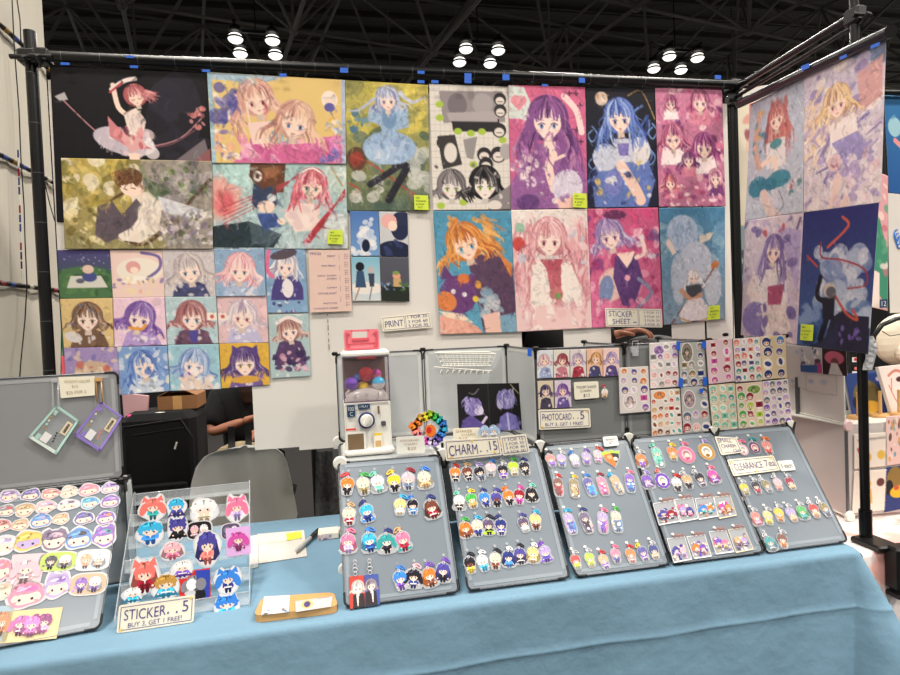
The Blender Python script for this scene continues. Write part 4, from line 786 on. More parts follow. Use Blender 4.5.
A.s([(40, 40), (66, 20), (58, 10)], 3, (216, 90, 70)); A.s([(30, 34), (32, 50), (60, 54), (88, 64), (92, 80), (70, 84)], 1.8, (170, 50, 60)); A.s([(10, 48), (26, 60)], 2.5, (206, 70, 60)); A.s([(54, 92), (70, 110), (84, 116), (78, 106)], 3, (206, 80, 66)); A.s([(32, 72), (28, 92), (38, 98)], 6, (24, 24, 40)); A.p([(36, 94), (54, 92), (54, 118), (38, 118)], (26, 26, 44)); A.s([(44, 116), (36, 140)], 8, (26, 26, 42)); A.e(46, 86, 8.5, 8, (206, 190, 176)); A.e(48, 88, 7, 6, (96, 96, 110)); A.blobs(9, [(120, 90, 190)], (62, 96), (126, 140), (2, 5)); A.hatch(n=120)
sposter('dark blue portrait print of a small figure reaching up to clouds, red ribbons', px, .006, A)
sign('sticky_note', 'lime green sticky note on dark blue cloud print', qpix(SIDE(.016), (801, 324), (813.5, 325), (812.5, 341), (800, 340)), [('NEW', .12, .4, .12, .24), ('PREORDER', .12, .85, .34, .46), ('& SHIP', .12, .7, .56, .68), ('OUT', .25, .6, .76, .88)], False, bpy.data.materials['lime_note'], 'ink2', r=0, cat='sticky note', group='lime sticky notes', t_=.0005)
for u, v, w, h, r_, lb in ((805, 67, 8, 5, -.4, 'on side bar between its two upper prints'), (843, 57, 7, 3, -.4, 'on side bar above the blond lilac print'), (875, 45.5, 9, 3.5, -.35, 'at the right end of side bar')):
    q_ = qpix(SIDE(.03), (u - w / 2, v - h / 2 + w / 2 * .4), (u + w / 2, v - h / 2 - w / 2 * .4), (u + w / 2, v + h / 2 - w / 2 * .4), (u - w / 2, v + h / 2 + w / 2 * .4)); mb = MB(); slab(mb, q_, .0012)
    tag(mb.build('tape_strip', 'tape'), 'blue tape strip ' + lb, 'tape', 'blue tape strips')
# ------------------------------------------------------------------ wire cube shelf and display boards
def upright(u0, v0, u1, v1, y):
    um, vm = (u0 + u1) / 2, (v0 + v1) / 2
    x0, x1 = onY(u0, vm, y)[0], onY(u1, vm, y)[0]; z1, z0 = onY(um, v0, y)[2], onY(um, v1, y)[2]
    return Quad((x0, y, z1), (x1, y, z1), (x1, y, z0), (x0, y, z0))
def rrect(q_, r, off=0.0, ins=0.0, n=5):
    ra, rb = r / q_.w, r / q_.h; ia, ib = ins / q_.w, ins / q_.h; P = []
    for ca, cb, g0 in ((ia + ra, ib + rb, 180), (1 - ia - ra, ib + rb, 270), (1 - ia - ra, 1 - ib - rb, 0), (ia + ra, 1 - ib - rb, 90)):
        for k in range(n): g = math.radians(g0 + k * 90 / (n - 1)); P.append(q_.pt(ca + ra * math.cos(g), cb + rb * math.sin(g), off))
    return P
def grid_panel(q_, parent, mat='frost', name='panel'):
    mb = MB(); slab(mb, q_, .0016, r=.010); o = mb.build(name, mat, parent)
    mb = MB(); e = .008; ea, eb = e / q_.w, e / q_.h; i = .05
    for bx in ((.06, .94, .022, .022 + eb), (.06, .94, .978 - eb, .978), (.022, .022 + ea, .06, .94), (.978 - ea, .978, .06, .94)): slab(mb, q_, .0008, *bx, off=.0009)
    mb.build('rim_strip', 'strip_' + mat, o)
    mb = MB(); mb.tube(rrect(q_, .012), .0021, 8, closed=True); mb.build('wire_frame', 'wire', o)
    for a, b in ((0, 0), (1, 0), (1, 1), (0, 1)):
        P = rrect(q_, .012, n=7); k0 = {(0, 0): 0, (1, 0): 7, (1, 1): 14, (0, 1): 21}[(a, b)]
        seg = P[k0:k0 + 7]; d0 = seg[0] - seg[1]; d0 /= np.linalg.norm(d0); d1 = seg[-1] - seg[-2]; d1 /= np.linalg.norm(d1)
        v0 = {(0, 0): -q_.k[0] + q_.k[3], (1, 0): q_.k[0] - q_.k[1], (1, 1): q_.k[1] - q_.k[2], (0, 1): q_.k[2] - q_.k[3]}[(a, b)]
        v1 = {(0, 0): q_.k[1] - q_.k[0], (1, 0): q_.k[2] - q_.k[1], (1, 1): q_.k[3] - q_.k[2], (0, 1): q_.k[0] - q_.k[3]}[(a, b)]
        mb = MB(); mb.tube([seg[0] + v0 / np.linalg.norm(v0) * .016] + seg + [seg[-1] + v1 / np.linalg.norm(v1) * .018], .0028, 8); mb.build('corner_tip', 'black', o)
    return o
BX = [(.367, .630), (.652, .905), (.922, 1.172), (1.183, 1.443), (1.452, 1.700)]
YS, ZS, YK = -.528, 1.036, -.25            # shelf front, shelf height, shelf back
t = thing('wire_cube_shelf', 'long grid cube shelf of grey plastic panels behind the five tilted charm boards', 'shelf', (1.03, -.39, TZ))
def flat(x0, x1, z, y0=YS, y1=YK): return Quad((x0, y1, z), (x1, y1, z), (x1, y0, z), (x0, y0, z))
SX = [.372, .642, .914, 1.180, 1.448, 1.705]
for k in range(5):
    x0, x1 = SX[k] + .003, SX[k + 1] - .003
    grid_panel(flat(x0, x1, ZS - .003), t, name='shelf_board')
    yb = YK if k < 2 else YS + .004
    grid_panel(Quad((x0, yb, 1.308), (x1, yb, 1.308), (x1, yb, 1.042), (x0, yb, 1.042)), t, 'frost' if k < 2 else 'frost3', name='upper_panel')
    grid_panel(Quad((x0, YK + .004, 1.03), (x1, YK + .004, 1.03), (x1, YK + .004, .762), (x0, YK + .004, .762)), t, name='lower_panel')
for x in (.914, 1.18, 1.448): grid_panel(Quad((x, YS + .008, 1.308), (x, YK, 1.308), (x, YK, 1.042), (x, YS + .008, 1.042)), t, name='divider')
for x in SX: grid_panel(Quad((x, YS + .012, 1.028), (x, YK, 1.028), (x, YK, .762), (x, YS + .012, .762)), t, name='divider')
for i, x in enumerate(SX):
    for y in (YS, YK):
        for z in (TZ + .012, ZS, 1.310):
            if z > 1.3 and y == YS and i < 2: continue
            mb = MB()
            if z < 1.2: mb.lathe((x, y - .006 if y == YS else y + .006, z + (.004 if z > 1 else 0)), [(.0155, -.006), (.0185, -.003), (.0185, .003), (.0155, .006)], 18, axis='y')
            else: mb.bbox_bevel((x, y, z), (.018, .014, .012), .003)
            mb.build('connector', 'white' if z < 1.2 else 'black', t)
            if z > 1 and z < 1.2 and y == YS and i > 0:
                mb = MB(); mb.tube([(x - .016, y - .012, z + .016), (x - .007, y - .016, z - .004), (x - .003, y - .018, z - .03)], .0035, 8); mb.tube([(x + .016, y - .012, z + .014), (x + .007, y - .016, z - .004), (x + .003, y - .018, z - .03)], .0035, 8); mb.tube([(x, y - .004, z + .014), (x, y - .004, z + .035)], .0035, 8); mb.build('wire_end', 'black', t)
BN = ['leftmost charm board', 'second charm board', 'third charm board', 'fourth charm board', 'clearance charm board']
BD = []
HOOKS = {k: [] for k in range(5)}
for k, (x0, x1) in enumerate(BX):
    tilt = [.004, .0, .002, .0, .003][k]
    q_ = Quad((x0, YS - .012 + tilt, ZS + .006), (x1, YS - .012 - tilt, ZS + .006), (x1, -.741, .762), (x0, -.741, .762))
    t = thing('display_board', ['leftmost tilted board, with the red and blue double card and gaps', 'second tilted board, under the CHARM price sign', 'third tilted board, with the tall slim charms', 'fourth tilted board, with eight framed square card charms', 'rightmost tilted board, with CLEARANCE sign and faded charms'][k], 'display board', (q_.k[2] + q_.k[3]) / 2, 'tilted charm boards')
    grid_panel(q_, t, 'board', name='board'); BD.append((q_, t))
# left shelf
ang = np.array([.985, .15, 0]) / np.linalg.norm([.985, .15, 0])
SLY = -.44
def LP(a, y, z): p = np.array([-.155, y, z]) + ang * a; return p
LQ = Quad(LP(-.35, -.512, 1.030), LP(0, -.512, 1.030), LP(0, -.690, .762), LP(-.35, -.690, .762))
LU = Quad(LP(-.35, -.497, 1.303), LP(0, -.497, 1.303), LP(0, -.497, 1.042), LP(-.35, -.497, 1.042))
t = thing('wire_cube_shelf', 'grid cube shelf at the left end of the table, grey upper panel', 'shelf', LP(-.17, -.35, TZ))
grid_panel(LU, t, 'frost2', 'upper_panel'); grid_panel(Quad(LP(-.35, SLY, 1.034), LP(0, SLY, 1.034), LP(0, -.49, 1.034), LP(-.35, -.49, 1.034)), t, name='shelf_board')
grid_panel(Quad(LP(-.35, SLY, 1.03), LP(0, SLY, 1.03), LP(0, SLY, .762), LP(-.35, SLY, .762)), t, name='lower_panel')
grid_panel(Quad(LP(0, -.49, 1.03), LP(0, SLY, 1.03), LP(0, SLY, .762), LP(0, -.49, .762)), t, name='divider')
for a in (-.35, 0, -.27):
    mb = MB(); P = LP(a, -.505, 1.036); mb.bbox_bevel(P, (.022, .02, .018), .004); mb.tube([P + (.008, -.006, 0), P + (.012, -.014, -.024)], .0035, 8); mb.build('connector', 'black', t)
t = thing('display_board', 'big tilted board at the far left covered with white edged stickers', 'display board', (LQ.k[2] + LQ.k[3]) / 2)
grid_panel(LQ, t, 'board', 'board')

# ------------------------------------------------------------------ charms
def frame_at(q_, u, v):
    P = hit(u, v, q_.k[3], q_.n); ex = q_.k[2] - q_.k[3]; ex /= np.linalg.norm(ex); ey = np.cross(q_.n, ex); ey /= np.linalg.norm(ey)
    if ey @ (q_.k[0] - q_.k[3]) < 0: ey = -ey
    s_ = ((P - CAM) @ FW) / FPX
    return P, ex, ey, s_
def ell(cx, cy, rx, ry, rot=0, n=14, a0=0, a1=360):
    a = math.radians(rot); R_ = []
    for k in range(n if a1 - a0 >= 360 else n + 1):
        g = math.radians(a0 + (a1 - a0) * k / n); x, y = rx * math.cos(g), ry * math.sin(g)
        R_.append((cx + x * math.cos(a) - y * math.sin(a), cy + x * math.sin(a) + y * math.cos(a)))
    return R_
def shade(c, k): return tuple(max(0, min(255, int(v * k))) for v in cc(c))
def figure(mb, F, hair, cloth, style, R, accent=None, z=0, skin='skin', fade=0.0):
    """layers of a printed small figure, head radius 1, +y up"""
    H2 = shade(hair, .62); HL = shade(hair, 1.25) if sum(cc(hair)) > 150 else (78, 74, 92); L = []; FD = fade
    if style in ('long', 'twin', 'tall', 'cape'):
        if style == 'long': L.append(([(-1.1, .2), (-1.45, -1.2), (-.9, -1.75), (.9, -1.75), (1.45, -1.2), (1.1, .2)], H2))
        if style == 'twin': L.append((ell(-1.25, -.45, .48, .95, -18), hair)); L.append((ell(1.25, -.45, .48, .95, 18), hair))
        if style == 'cape': L.append(([(-.6, -.6), (-1.25, -1.9), (1.25, -1.9), (.6, -.6)], accent or shade(cloth, .7)))
        if style == 'tall':
            L.append((ell(-.55, -1.5, .55, 1.5, 8), hair)); L.append((ell(.6, -1.9, .5, 1.3, -10), accent or shade(cloth, 1.2)))
            L += [(ell(R.uniform(-1, 1), R.uniform(-3.1, -.8), R.uniform(.12, .4), R.uniform(.1, .25), R.uniform(0, 180), 8), R.choice([H2, HL, accent or cloth, shade(cloth, .8), 'white'])) for k in range(7)]
    by = -1.95 if style != 'tall' else -3.1
    L.append(([(-.38, -.6), (-.62, by + .45), (-.3, by + .3), (.3, by + .3), (.62, by + .45), (.38, -.6)], cloth))
    L.append((ell(-.25, by + .2, .2, .38), shade(cloth, .6))); L.append((ell(.25, by + .2, .2, .38), shade(cloth, .6)))
    a1, a2 = R.uniform(-60, 10), R.uniform(-10, 60); L.append((ell(-.58, -1.05, .17, .42, a1), shade(cloth, 1.25))); L.append((ell(.58, -1.05, .17, .42, a2), shade(cloth, 1.25))); L.append((ell(-.58 + .4 * math.sin(math.radians(a1)), -1.45, .12, .12, n=8), skin)); L.append((ell(.58 + .4 * math.sin(math.radians(a2)), -1.45, .12, .12, n=8), skin)); L.append(([(-.5, by + .75), (.5, by + .75), (.56, by + .55), (-.56, by + .55)], R.choice([accent or 'white', shade(cloth, .7), shade(cloth, 1.3)])))
    if style == 'tall':
        for k in range(5): L.append((ell(R.uniform(-.7, .7), R.uniform(-2.9, -1.2), R.uniform(.2, .45), R.uniform(.15, .35), R.uniform(0, 90)), R.choice([hair, accent or cloth, cloth, 'white', HL])))
    L.append(([(-.12, -.75), (0, -1.25), (.12, -.75)], accent or 'white'))
    spk = [(1.08 * math.cos(g) * (1 + (.10 if k % 2 else -.02)), .05 + 1.04 * math.sin(g) * (1 + (.10 if k % 2 else -.02))) for k, g in enumerate([math.radians(-50 + 280 * i / 16) for i in range(17)])]
    L.append((spk, hair)); L.append((ell(0, -.26, .7, .6), skin))
    for k in range(5): g = R.uniform(20, 160); L.append(([(1.0 * math.cos(math.radians(g)), .05 + 1.0 * math.sin(math.radians(g))), (.3 * math.cos(math.radians(g + 14)), .25), (.9 * math.cos(math.radians(g + 12)), .05 + .9 * math.sin(math.radians(g + 12)))], R.choice([H2, HL])))
    j = [R.uniform(-.12, .12) for _ in range(8)]; L.append(([(-.9, .1), (-.82, -.6 + j[0]), (-.6, -.1), (-.45, -.32 + j[1]), (-.28, -.04), (-.1 + j[2], -.28), (.08, .02), (.26 + j[3], -.3 + j[4]), (.42, -.04), (.62, -.34 + j[5]), (.7, -.05), (.84, -.62 + j[6]), (.92, .1), (.5, .7), (-.5, .7)], hair))
    L.append((ell(-.25, .62, .42, .12, 18), HL)); L.append(([(-.1, .98), (.02, .2), (.12, .96)], H2))
    for sx in (-1, 1): L.append((ell(sx * .32, -.36, .10, .13, n=8), R.choice([(64, 50, 70), (90, 60, 50), (60, 70, 110)]))); L.append((ell(sx * .46, -.54, .11, .05, n=8), (244, 170, 165)))
    L.append((ell(0, -.64, .06, .03, n=6), (190, 90, 90)))
    for i, (pts, c) in enumerate(L):
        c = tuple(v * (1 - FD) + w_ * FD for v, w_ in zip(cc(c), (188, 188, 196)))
        mb.prism(pts, z + .02 + i * .012, z + .03 + i * .012 + .01, F, c)
def plate_outline(style):
    if style == 'tall': return [(1.3 * math.copysign(abs(math.cos(g)) ** .55, math.cos(g)), -1.1 + 2.5 * math.copysign(abs(math.sin(g)) ** .6, math.sin(g))) for g in np.linspace(0, 2 * math.pi, 26, endpoint=False)]
    w_ = {'long': 1.62, 'twin': 1.8, 'cape': 1.45}.get(style, 1.05)
    return [(1.32 * math.cos(math.radians(g)) * (1.3 if style == 'twin' else 1), .05 + 1.3 * math.sin(math.radians(g))) for g in range(-30, 211, 20)] + [(-w_, -1.4), (-w_ * .8, -2.05), (-.3, -2.25), (.3, -2.25), (w_ * .8, -2.05), (w_, -1.4)]
def clasp(F, c, s, y0, parent, R, metal=False):
    mb = MB(); r_ = s * .13
    mb.tube([F(.2 * math.cos(g), y0 + .2 + .26 * math.sin(g), .22) for g in np.linspace(0, 5.5, 9)], r_ * .7, 5, col='silver', closed=True)
    d = R.choice([-1, 1, 1, 1]) * R.uniform(.8, 1.1)
    mb.prism(ell(d * .1, y0 + .72, .40, .28, -35 * d), .1, .42, F, c); mb.prism(ell(d * .1 + .28, y0 + .72 + .1, .16, .14), .1, .5, F, shade(c, .7) if not metal else 'grey')
    mb.tube([F(d * (.75 + .62 * math.cos(g) * .8 + .22 * math.sin(g) * .6), y0 + .66 + .22 * math.sin(g) * .8 - .62 * math.cos(g) * .6, .25) for g in np.linspace(0, 2 * math.pi, 12, endpoint=False)], r_, 6, col=c, closed=True)
    mb.build('clasp', 'paint', parent)
rowname = ['top', 'second', 'third', 'fourth']; ordn = ['first', 'second', 'third', 'fourth', 'fifth', 'sixth', 'seventh', 'eighth']
def charm(bi, row, k, u, v, hr, hair, cloth, cl_, style='short', accent=None, label=None, skin='skin'):
    q_, bt = BD[bi]; P, ex, ey, s_ = frame_at(q_, u, v); s = hr * s_; R = random.Random(int(u * 7 + v * 13))
    tl = R.uniform(-.2, .2); a, b = math.cos(tl), math.sin(tl)
    F = lambda x, y, z: P + ex * s * (x * a - y * b) + ey * s * (x * b + y * a) + q_.n * (.0022 + s * z * .30)
    lb = label or '%s-haired charm with %s clasp, %s in %s row, %s' % (hair if isinstance(hair, str) else 'dark', cl_, ordn[k], rowname[row], BN[bi])
    t = thing('acrylic_charm', lb, 'charm', P, 'acrylic charms on the tilted boards')
    mb = MB(); mb.prism(plate_outline(style), -.02, .34 / 2, F); mb.build('plate', 'rim', t)
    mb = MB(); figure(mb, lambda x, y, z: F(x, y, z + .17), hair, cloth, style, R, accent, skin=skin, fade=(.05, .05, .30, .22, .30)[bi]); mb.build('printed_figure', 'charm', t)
    clasp(F, cl_ if cl_ != 'clear' else 'silver', s, .95 if style != 'tall' else 1.1, t, R, cl_ in ('silver', 'clear'))
    HOOKS[bi].append(F(0, 2.55 if style != 'tall' else 2.7, 0)); return t
T_ = [  # board, row, head radius, list of (u, v, hair, cloth, clasp, style, accent)
 (0, 0, 5.6, [(347.5, 484, 'orange', 'black', 'red', 'short', None), (363, 484, 'cream', 'olive', 'green', 'short', None), (377.5, 482, 'white', 'mint', 'mint', 'long', 'mint'), (394, 481, 'yellow', 'black', 'yellow', 'short', None), (408, 479, 'blush', 'slate', 'crimson', 'short', None), (424, 478, 'cream', 'tan', 'blue', 'long', None)]),
 (0, 1, 5.6, [(349, 514, 'cream', 'crimson', 'tan', 'short', None), (366.5, 511, 'cyan', 'navy', 'navy', 'cape', 'blue')]),
 (0, 2, 6, [(348, 541, 'pink', 'lilac', 'pink', 'long', None), (369, 540, 'cyan', 'navy', 'blue', 'long', 'blue'), (386.5, 541, 'teal', 'black', 'navy', 'twin', 'purple'), (402.5, 539, 'pink', 'crimson', 'tan', 'cape', 'teal')]),
 (0, 3, 5.8, [(400, 578, 'blue', 'purple', 'blue', 'short', None), (413.5, 576, 'black', 'navy', 'blush', 'twin', None), (429, 575, 'orange', 'brown', 'purple', 'long', None), (443, 570, 'indigo', 'black', 'purple', 'long', None)]),
 (1, 0, 4.6, [(455, 473, 'orange', 'black', 'red', 'short', None), (467, 472, 'brown', 'black', 'tan', 'short', None), (479, 472, 'black', 'slate', 'lilac', 'short', None), (490.5, 468, 'blush', 'grey', 'blue', 'short', None), (502.5, 470, 'black', 'purple', 'silver', 'short', None), (513, 467, 'lime', 'tan', 'green', 'short', None), (524, 467, 'black', 'black', 'navy', 'short', None)]),
 (1, 1, 4.8, [(459, 501, 'white', 'black', 'mint', 'long', None), (471, 499, 'green', 'gold', 'yellow', 'short', None), (484, 498, 'blue', 'navy', 'navy', 'short', None), (496, 498, 'indigo', 'black', 'indigo', 'short', None), (508, 496, 'orange', 'black', 'orange', 'short', None), (519, 495, 'crimson', 'magenta', 'magenta', 'short', None), (531, 493, 'black', 'black', 'mint', 'long', None)]),
 (1, 2, 5.0, [(465, 528, 'orange', 'brown', 'green', 'long', None), (477, 526, 'cream', 'navy', 'cyan', 'short', None), (488, 525, 'dusk', 'black', 'black', 'cape', 'lime'), (500.5, 525, 'navy', 'indigo', 'navy', 'short', None)]),
 (1, 3, 5.0, [(469.5, 563, 'black', 'yellow', 'black', 'short', None), (482, 561, 'white', 'cyan', 'white', 'short', None), (495, 559, 'cream', 'brown', 'black', 'short', None), (508, 557, 'navy', 'blue', 'white', 'long', None), (519.5, 554, 'indigo', 'black', 'black', 'long', None), (532.5, 553, 'blonde', 'tan', 'white', 'long', None), (544.5, 552, 'lilac', 'indigo', 'purple', 'cape', 'purple')]),
 (2, 0, 4.2, [(550, 459, 'salmon', 'purple', 'black', 'short', None), (561, 459, 'lilac', 'indigo', 'silver', 'short', None), (574, 459, 'white', 'lilac', 'blue', 'short', None), (586, 457, 'lilac', 'purple', 'purple', 'short', None), (597.5, 455, 'blush', 'magenta', 'red', 'short', None)]),
 (2, 1, 4.2, [(557.5, 483, 'brown', 'crimson', 'red', 'tall', 'salmon'), (573.5, 484, 'olive', 'tan', 'yellow', 'tall', 'brown'), (587.5, 483, 'indigo', 'blue', 'blue', 'tall', 'cyan'), (601, 482, 'pink', 'magenta', 'crimson', 'tall', 'salmon'), (614.5, 481, 'tan', 'grey', 'cyan', 'tall', 'cream'), (629, 479, 'purple', 'blue', 'pink', 'tall', 'navy')]),
 (2, 2, 4.6, [(568, 519, 'lilac', 'indigo', 'cyan', 'tall', 'blue'), (584, 518, 'dusk', 'black', 'navy', 'tall', 'blush'), (602, 518, 'lilac', 'purple', 'pink', 'tall', 'pink'), (615.5, 517, 'cream', 'slate', 'green', 'tall', 'blue')]),
 (2, 3, 4.4, [(575, 560, 'red', 'lime', 'silver', 'short', 'yellow'), (589, 558, 'lime', 'yellow', 'silver', 'short', 'green'), (603, 560, 'peach', 'purple', 'red', 'short', None), (615, 554, 'pink', 'indigo', 'pink', 'short', None), (630, 554, 'orange', 'salmon', 'red', 'short', None), (642, 552, 'indigo', 'purple', 'yellow', 'short', None), (653, 550, 'navy', 'tan', 'silver', 'short', None)]),
 (3, 0, 4.6, [(640.5, 459, 'orange', 'purple', 'silver', 'long', None), (656, 453, 'mint', 'mint', 'mint', 'tall', 'teal'), (671.5, 452, 'orange', 'gold', 'yellow', 'short', 'yellow')]),
 (3, 1, 4.6, [(646.5, 480, 'purple', 'lilac', 'lilac', 'long', None), (676, 483, 'white', 'black', 'red', 'short', None), (686.5, 480, 'tan', 'black', 'silver', 'short', None), (699, 478, 'black', 'dusk', 'silver', 'short', None), (712, 475, 'magenta', 'purple', 'pink', 'long', None)]),
 (4, 0, 4.6, [(766, 446, 'salmon', 'red', 'orange', 'short', None)]),
 (4, 1, 4.0, [(743.5, 488, 'yellow', 'olive', 'silver', 'short', None), (755, 486, 'black', 'crimson', 'silver', 'short', None), (765.5, 485, 'olive', 'grey', 'silver', 'short', None), (777, 483, 'blush', 'salmon', 'silver', 'short', None), (789, 482, 'crimson', 'tan', 'silver', 'short', None)]),
 (4, 2, 4.4, [(755, 517, 'salmon', 'pink', 'silver', 'long', None), (767, 516, 'blonde', 'yellow', 'silver', 'short', None), (778, 513, 'yellow', 'orange', 'silver', 'short', None), (790, 513, 'lilac', 'peach', 'silver', 'short', None), (801, 511, 'green', 'teal', 'silver', 'long', None), (813, 509, 'red', 'peach', 'silver', 'short', None), (823.5, 508, 'olive', 'slate', 'silver', 'short', None)]),
 (4, 3, 4.5, [(769, 542, 'teal', 'slate', 'silver', 'long', None), (781.5, 539, 'brown', 'orange', 'silver', 'short', None)]),
]
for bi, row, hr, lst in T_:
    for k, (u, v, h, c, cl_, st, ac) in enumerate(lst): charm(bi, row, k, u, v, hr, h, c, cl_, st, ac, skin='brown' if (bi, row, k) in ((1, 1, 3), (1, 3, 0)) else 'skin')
charm(0, 1, 2, 431, 507, 6, 'brown', 'crimson', 'navy', 'long', label='brown long haired charm with navy clasp, right end of second row, leftmost charm board')
charm(0, 1, 2, 400, 505, 5.2, 'blonde', 'cream', 'cyan', 'short', label='blond half of the paired charm in second row, leftmost charm board')
charm(0, 1, 2, 412.5, 505, 4.8, 'black', 'blue', 'blue', 'short', label='black haired half of the paired charm in second row, leftmost charm board')
charm(1, 2, 4, 523, 523, 4.6, 'dusk', 'white', 'indigo', 'short', label='dark plum haired charm with indigo clasp, right side of third row, second charm board')
charm(1, 2, 5, 535, 520, 5.0, 'blonde', 'brown', 'cyan', 'short', label='blond charm with light blue clasp, right end of third row, second charm board')
def round_charm(bi, u, v, r, ring, inner, cl_, label, petals=0):
    q_, bt = BD[bi]; P, ex, ey, s_ = frame_at(q_, u, v); s = s_ * r; R = random.Random(int(u)); F = lambda x, y, z: P + ex * s * x + ey * s * y + q_.n * (.0022 + s * z * .3)
    t = thing('acrylic_charm', label, 'charm', P, 'acrylic charms on the tilted boards')
    mb = MB(); mb.prism(ell(0, 0, 1.12, 1.2, n=20), -.02, .15, F); mb.build('plate', 'rim', t); mb = MB()
    if petals:
        for k in range(petals): g = 2 * math.pi * k / petals; mb.prism(ell(.78 * math.cos(g), .78 * math.sin(g), .3, .3, n=8), .16, .2, F, ring)
    mb.prism(ell(0, 0, .95, 1.0, n=20), .16, .22, F, ring); mb.prism(ell(0, -.05, .66, .72, n=16), .23, .27, F, inner)
    mb.prism(ell(0, .1, .42, .4), .28, .3, F, shade(inner, .7)); mb.prism(ell(0, -.1, .3, .28), .31, .33, F, 'skin'); mb.prism(ell(-.05, -.5, .3, .2), .31, .33, F, shade(ring, .8))
    mb.build('printed_figure', 'charm', t); F2 = lambda x, y, z: P + ex * s_ * 4.4 * x + ey * s_ * 4.4 * y + q_.n * (.0022 + s_ * 4.4 * z * .3)
    clasp(F2, cl_ if cl_ != 'clear' else 'silver', s_ * 4.4, r / 4.4 * 1.05, t, R); HOOKS[bi].append(F2(0, r / 4.4 + 1.8, 0))
round_charm(3, 706, 452, 8.2, 'gold', 'white', 'lilac', 'round gold framed charm with a purple figure, right end of top row, fourth charm board', 10)
round_charm(3, 686, 455, 8.4, 'pink', 'blush', 'pink', 'large fluffy pink charm in the top row of the fourth charm board', 9)
round_charm(3, 662, 481, 7.4, 'purple', 'white', 'salmon', 'round purple charm with pink bow in second row of fourth charm board', 9)
round_charm(4, 742.5, 450, 5.6, 'blush', 'white', 'pink', 'oval pink ring charm beside the SMALL CHARM sign')
round_charm(4, 754, 448, 6.0, 'dusk', 'blush', 'teal', 'oval teal ring charm, middle of three beside the SMALL CHARM sign')
# leaf shaped charm on the third board
q_, bt = BD[2]; P, ex, ey, s_ = frame_at(q_, 611, 458); s = s_ * 5; F = lambda x, y, z: P + ex * s * x + ey * s * y + q_.n * (.0025 + s * z * .3)
t = thing('acrylic_charm', 'orange and black leaf shaped charm with green frill, top right of third charm board', 'charm', P, 'acrylic charms on the tilted boards')
mb = MB(); mb.prism([(-2.1, 1.2), (0, 1.7), (2.2, 1.3), (1.7, -.4), (.2, -2.3), (-1.6, -.6)], 0, .15, F); mb.build('plate', 'rim', t)
mb = MB(); mb.prism([(-1.9, 1.1), (-1, 1.5), (-.3, 1.2), (.4, 1.6), (1.2, 1.2), (2.1, 1.3), (1.7, .5), (-1.6, .3)], .16, .22, F, 'lime'); mb.prism([(-1.5, .7), (.1, 1.0), (.6, -1.2), (.2, -2.1), (-1.3, -.5)], .23, .3, F, 'orange'); mb.prism([(.1, 1.0), (1.7, .7), (1.6, -.1), (.6, -1.2)], .23, .3, F, 'black'); mb.prism(ell(.75, -.35, .45, .4), .31, .35, F, 'skin'); mb.prism(ell(-.4, .1, .5, .4), .31, .35, F, 'peach'); mb.build('printed_figure', 'charm', t)
# square framed card charms on the fourth board
CC = [((652, 504), (674, 500.5), (680.5, 522), (658.5, 526)), ((672.5, 500), (692, 498), (697.5, 519.5), (679, 523)), ((694, 499), (713, 497), (717.5, 517), (698, 520.5)), ((712, 497.5), (729.5, 495.5), (736, 516), (718.5, 519.5)),
      ((666, 539), (684, 537), (691.5, 560), (673, 563.5)), ((685.5, 537), (704, 535), (711, 557), (693.5, 559.5)), ((708, 532), (725, 530.5), (733.5, 552.5), (715, 555)), ((727, 530), (743.5, 528), (753, 550), (735, 553.5))]
PAL = [('indigo', 'crimson', 'dusk'), ('lilac', 'indigo', 'pink'), ('blue', 'orange', 'teal'), ('magenta', 'gold', 'salmon'), ('indigo', 'blush', 'lilac'), ('orange', 'purple', 'blush'), ('purple', 'pink', 'tan'), ('peach', 'lilac', 'dusk')]
q_ = BD[3][0]
for k, px in enumerate(CC):
    c = qpix((q_.k[3], q_.n), *px, off=.004); R = random.Random(k + 5)
    t = thing('card_charm', 'square clear card charm, %s in its row, %s row of cards, %s and %s print' % (ordn[k % 4], 'upper' if k < 4 else 'lower', PAL[k][0], PAL[k][1]), 'charm', (c.k[2] + c.k[3]) / 2, 'square card charms')
    mb = MB(); slab(mb, c, .003, r=.002); mb.build('plate', 'rim', t); mb = MB(); ea, eb = .0012 / c.w, .0012 / c.h
    for bx in ((0, 1, 0, eb), (0, 1, 1 - eb * 2.4, 1), (0, ea, 0, 1), (1 - ea, 1, 0, 1)): slab(mb, c, .0006, *bx, off=.0008, col='white' if k % 4 != 3 else 'cream')
    mb.build('edge', 'paint', t); mb = MB()
    for i in range(30):
        a, b = R.uniform(.12, .88), R.uniform(.28, .9); r_ = R.uniform(.03, .09)
        mb.prism([(a + r_ * math.cos(g), b + r_ * .8 * math.sin(g)) for g in np.linspace(0, 5.6, 8)], .0004 + i * .00003, .0006 + i * .00003, lambda x, y, z: c.pt(x, y, z), R.choice(list(PAL[k]) + ['skin', 'white']))
    for i9, sx in enumerate((.32, .66)): figure(mb, lambda x, y, z: c.pt(sx + x * .15, .50 + .06 * i9 - y * .13, .0014 + z * .0016), PAL[k][i9], PAL[k][2], R.choice(['short', 'long', 'twin']), R, fade=.12)
    mb.build('printed_figure', 'charm', t); mb = MB()
    for i in range(5): p = c.pt(.42 + .12 * i, -.04 - .05 * (i % 2), .003); mb.tube([p + np.array([.003 * math.cos(g), 0, .003 * math.sin(g)]) for g in np.linspace(0, 5.5, 8)], .0009, 5, col=(200, 130, 110), closed=True)
    mb.build('clasp', 'paint', t); HOOKS[3].append(c.pt(.42, -.16, -.004))
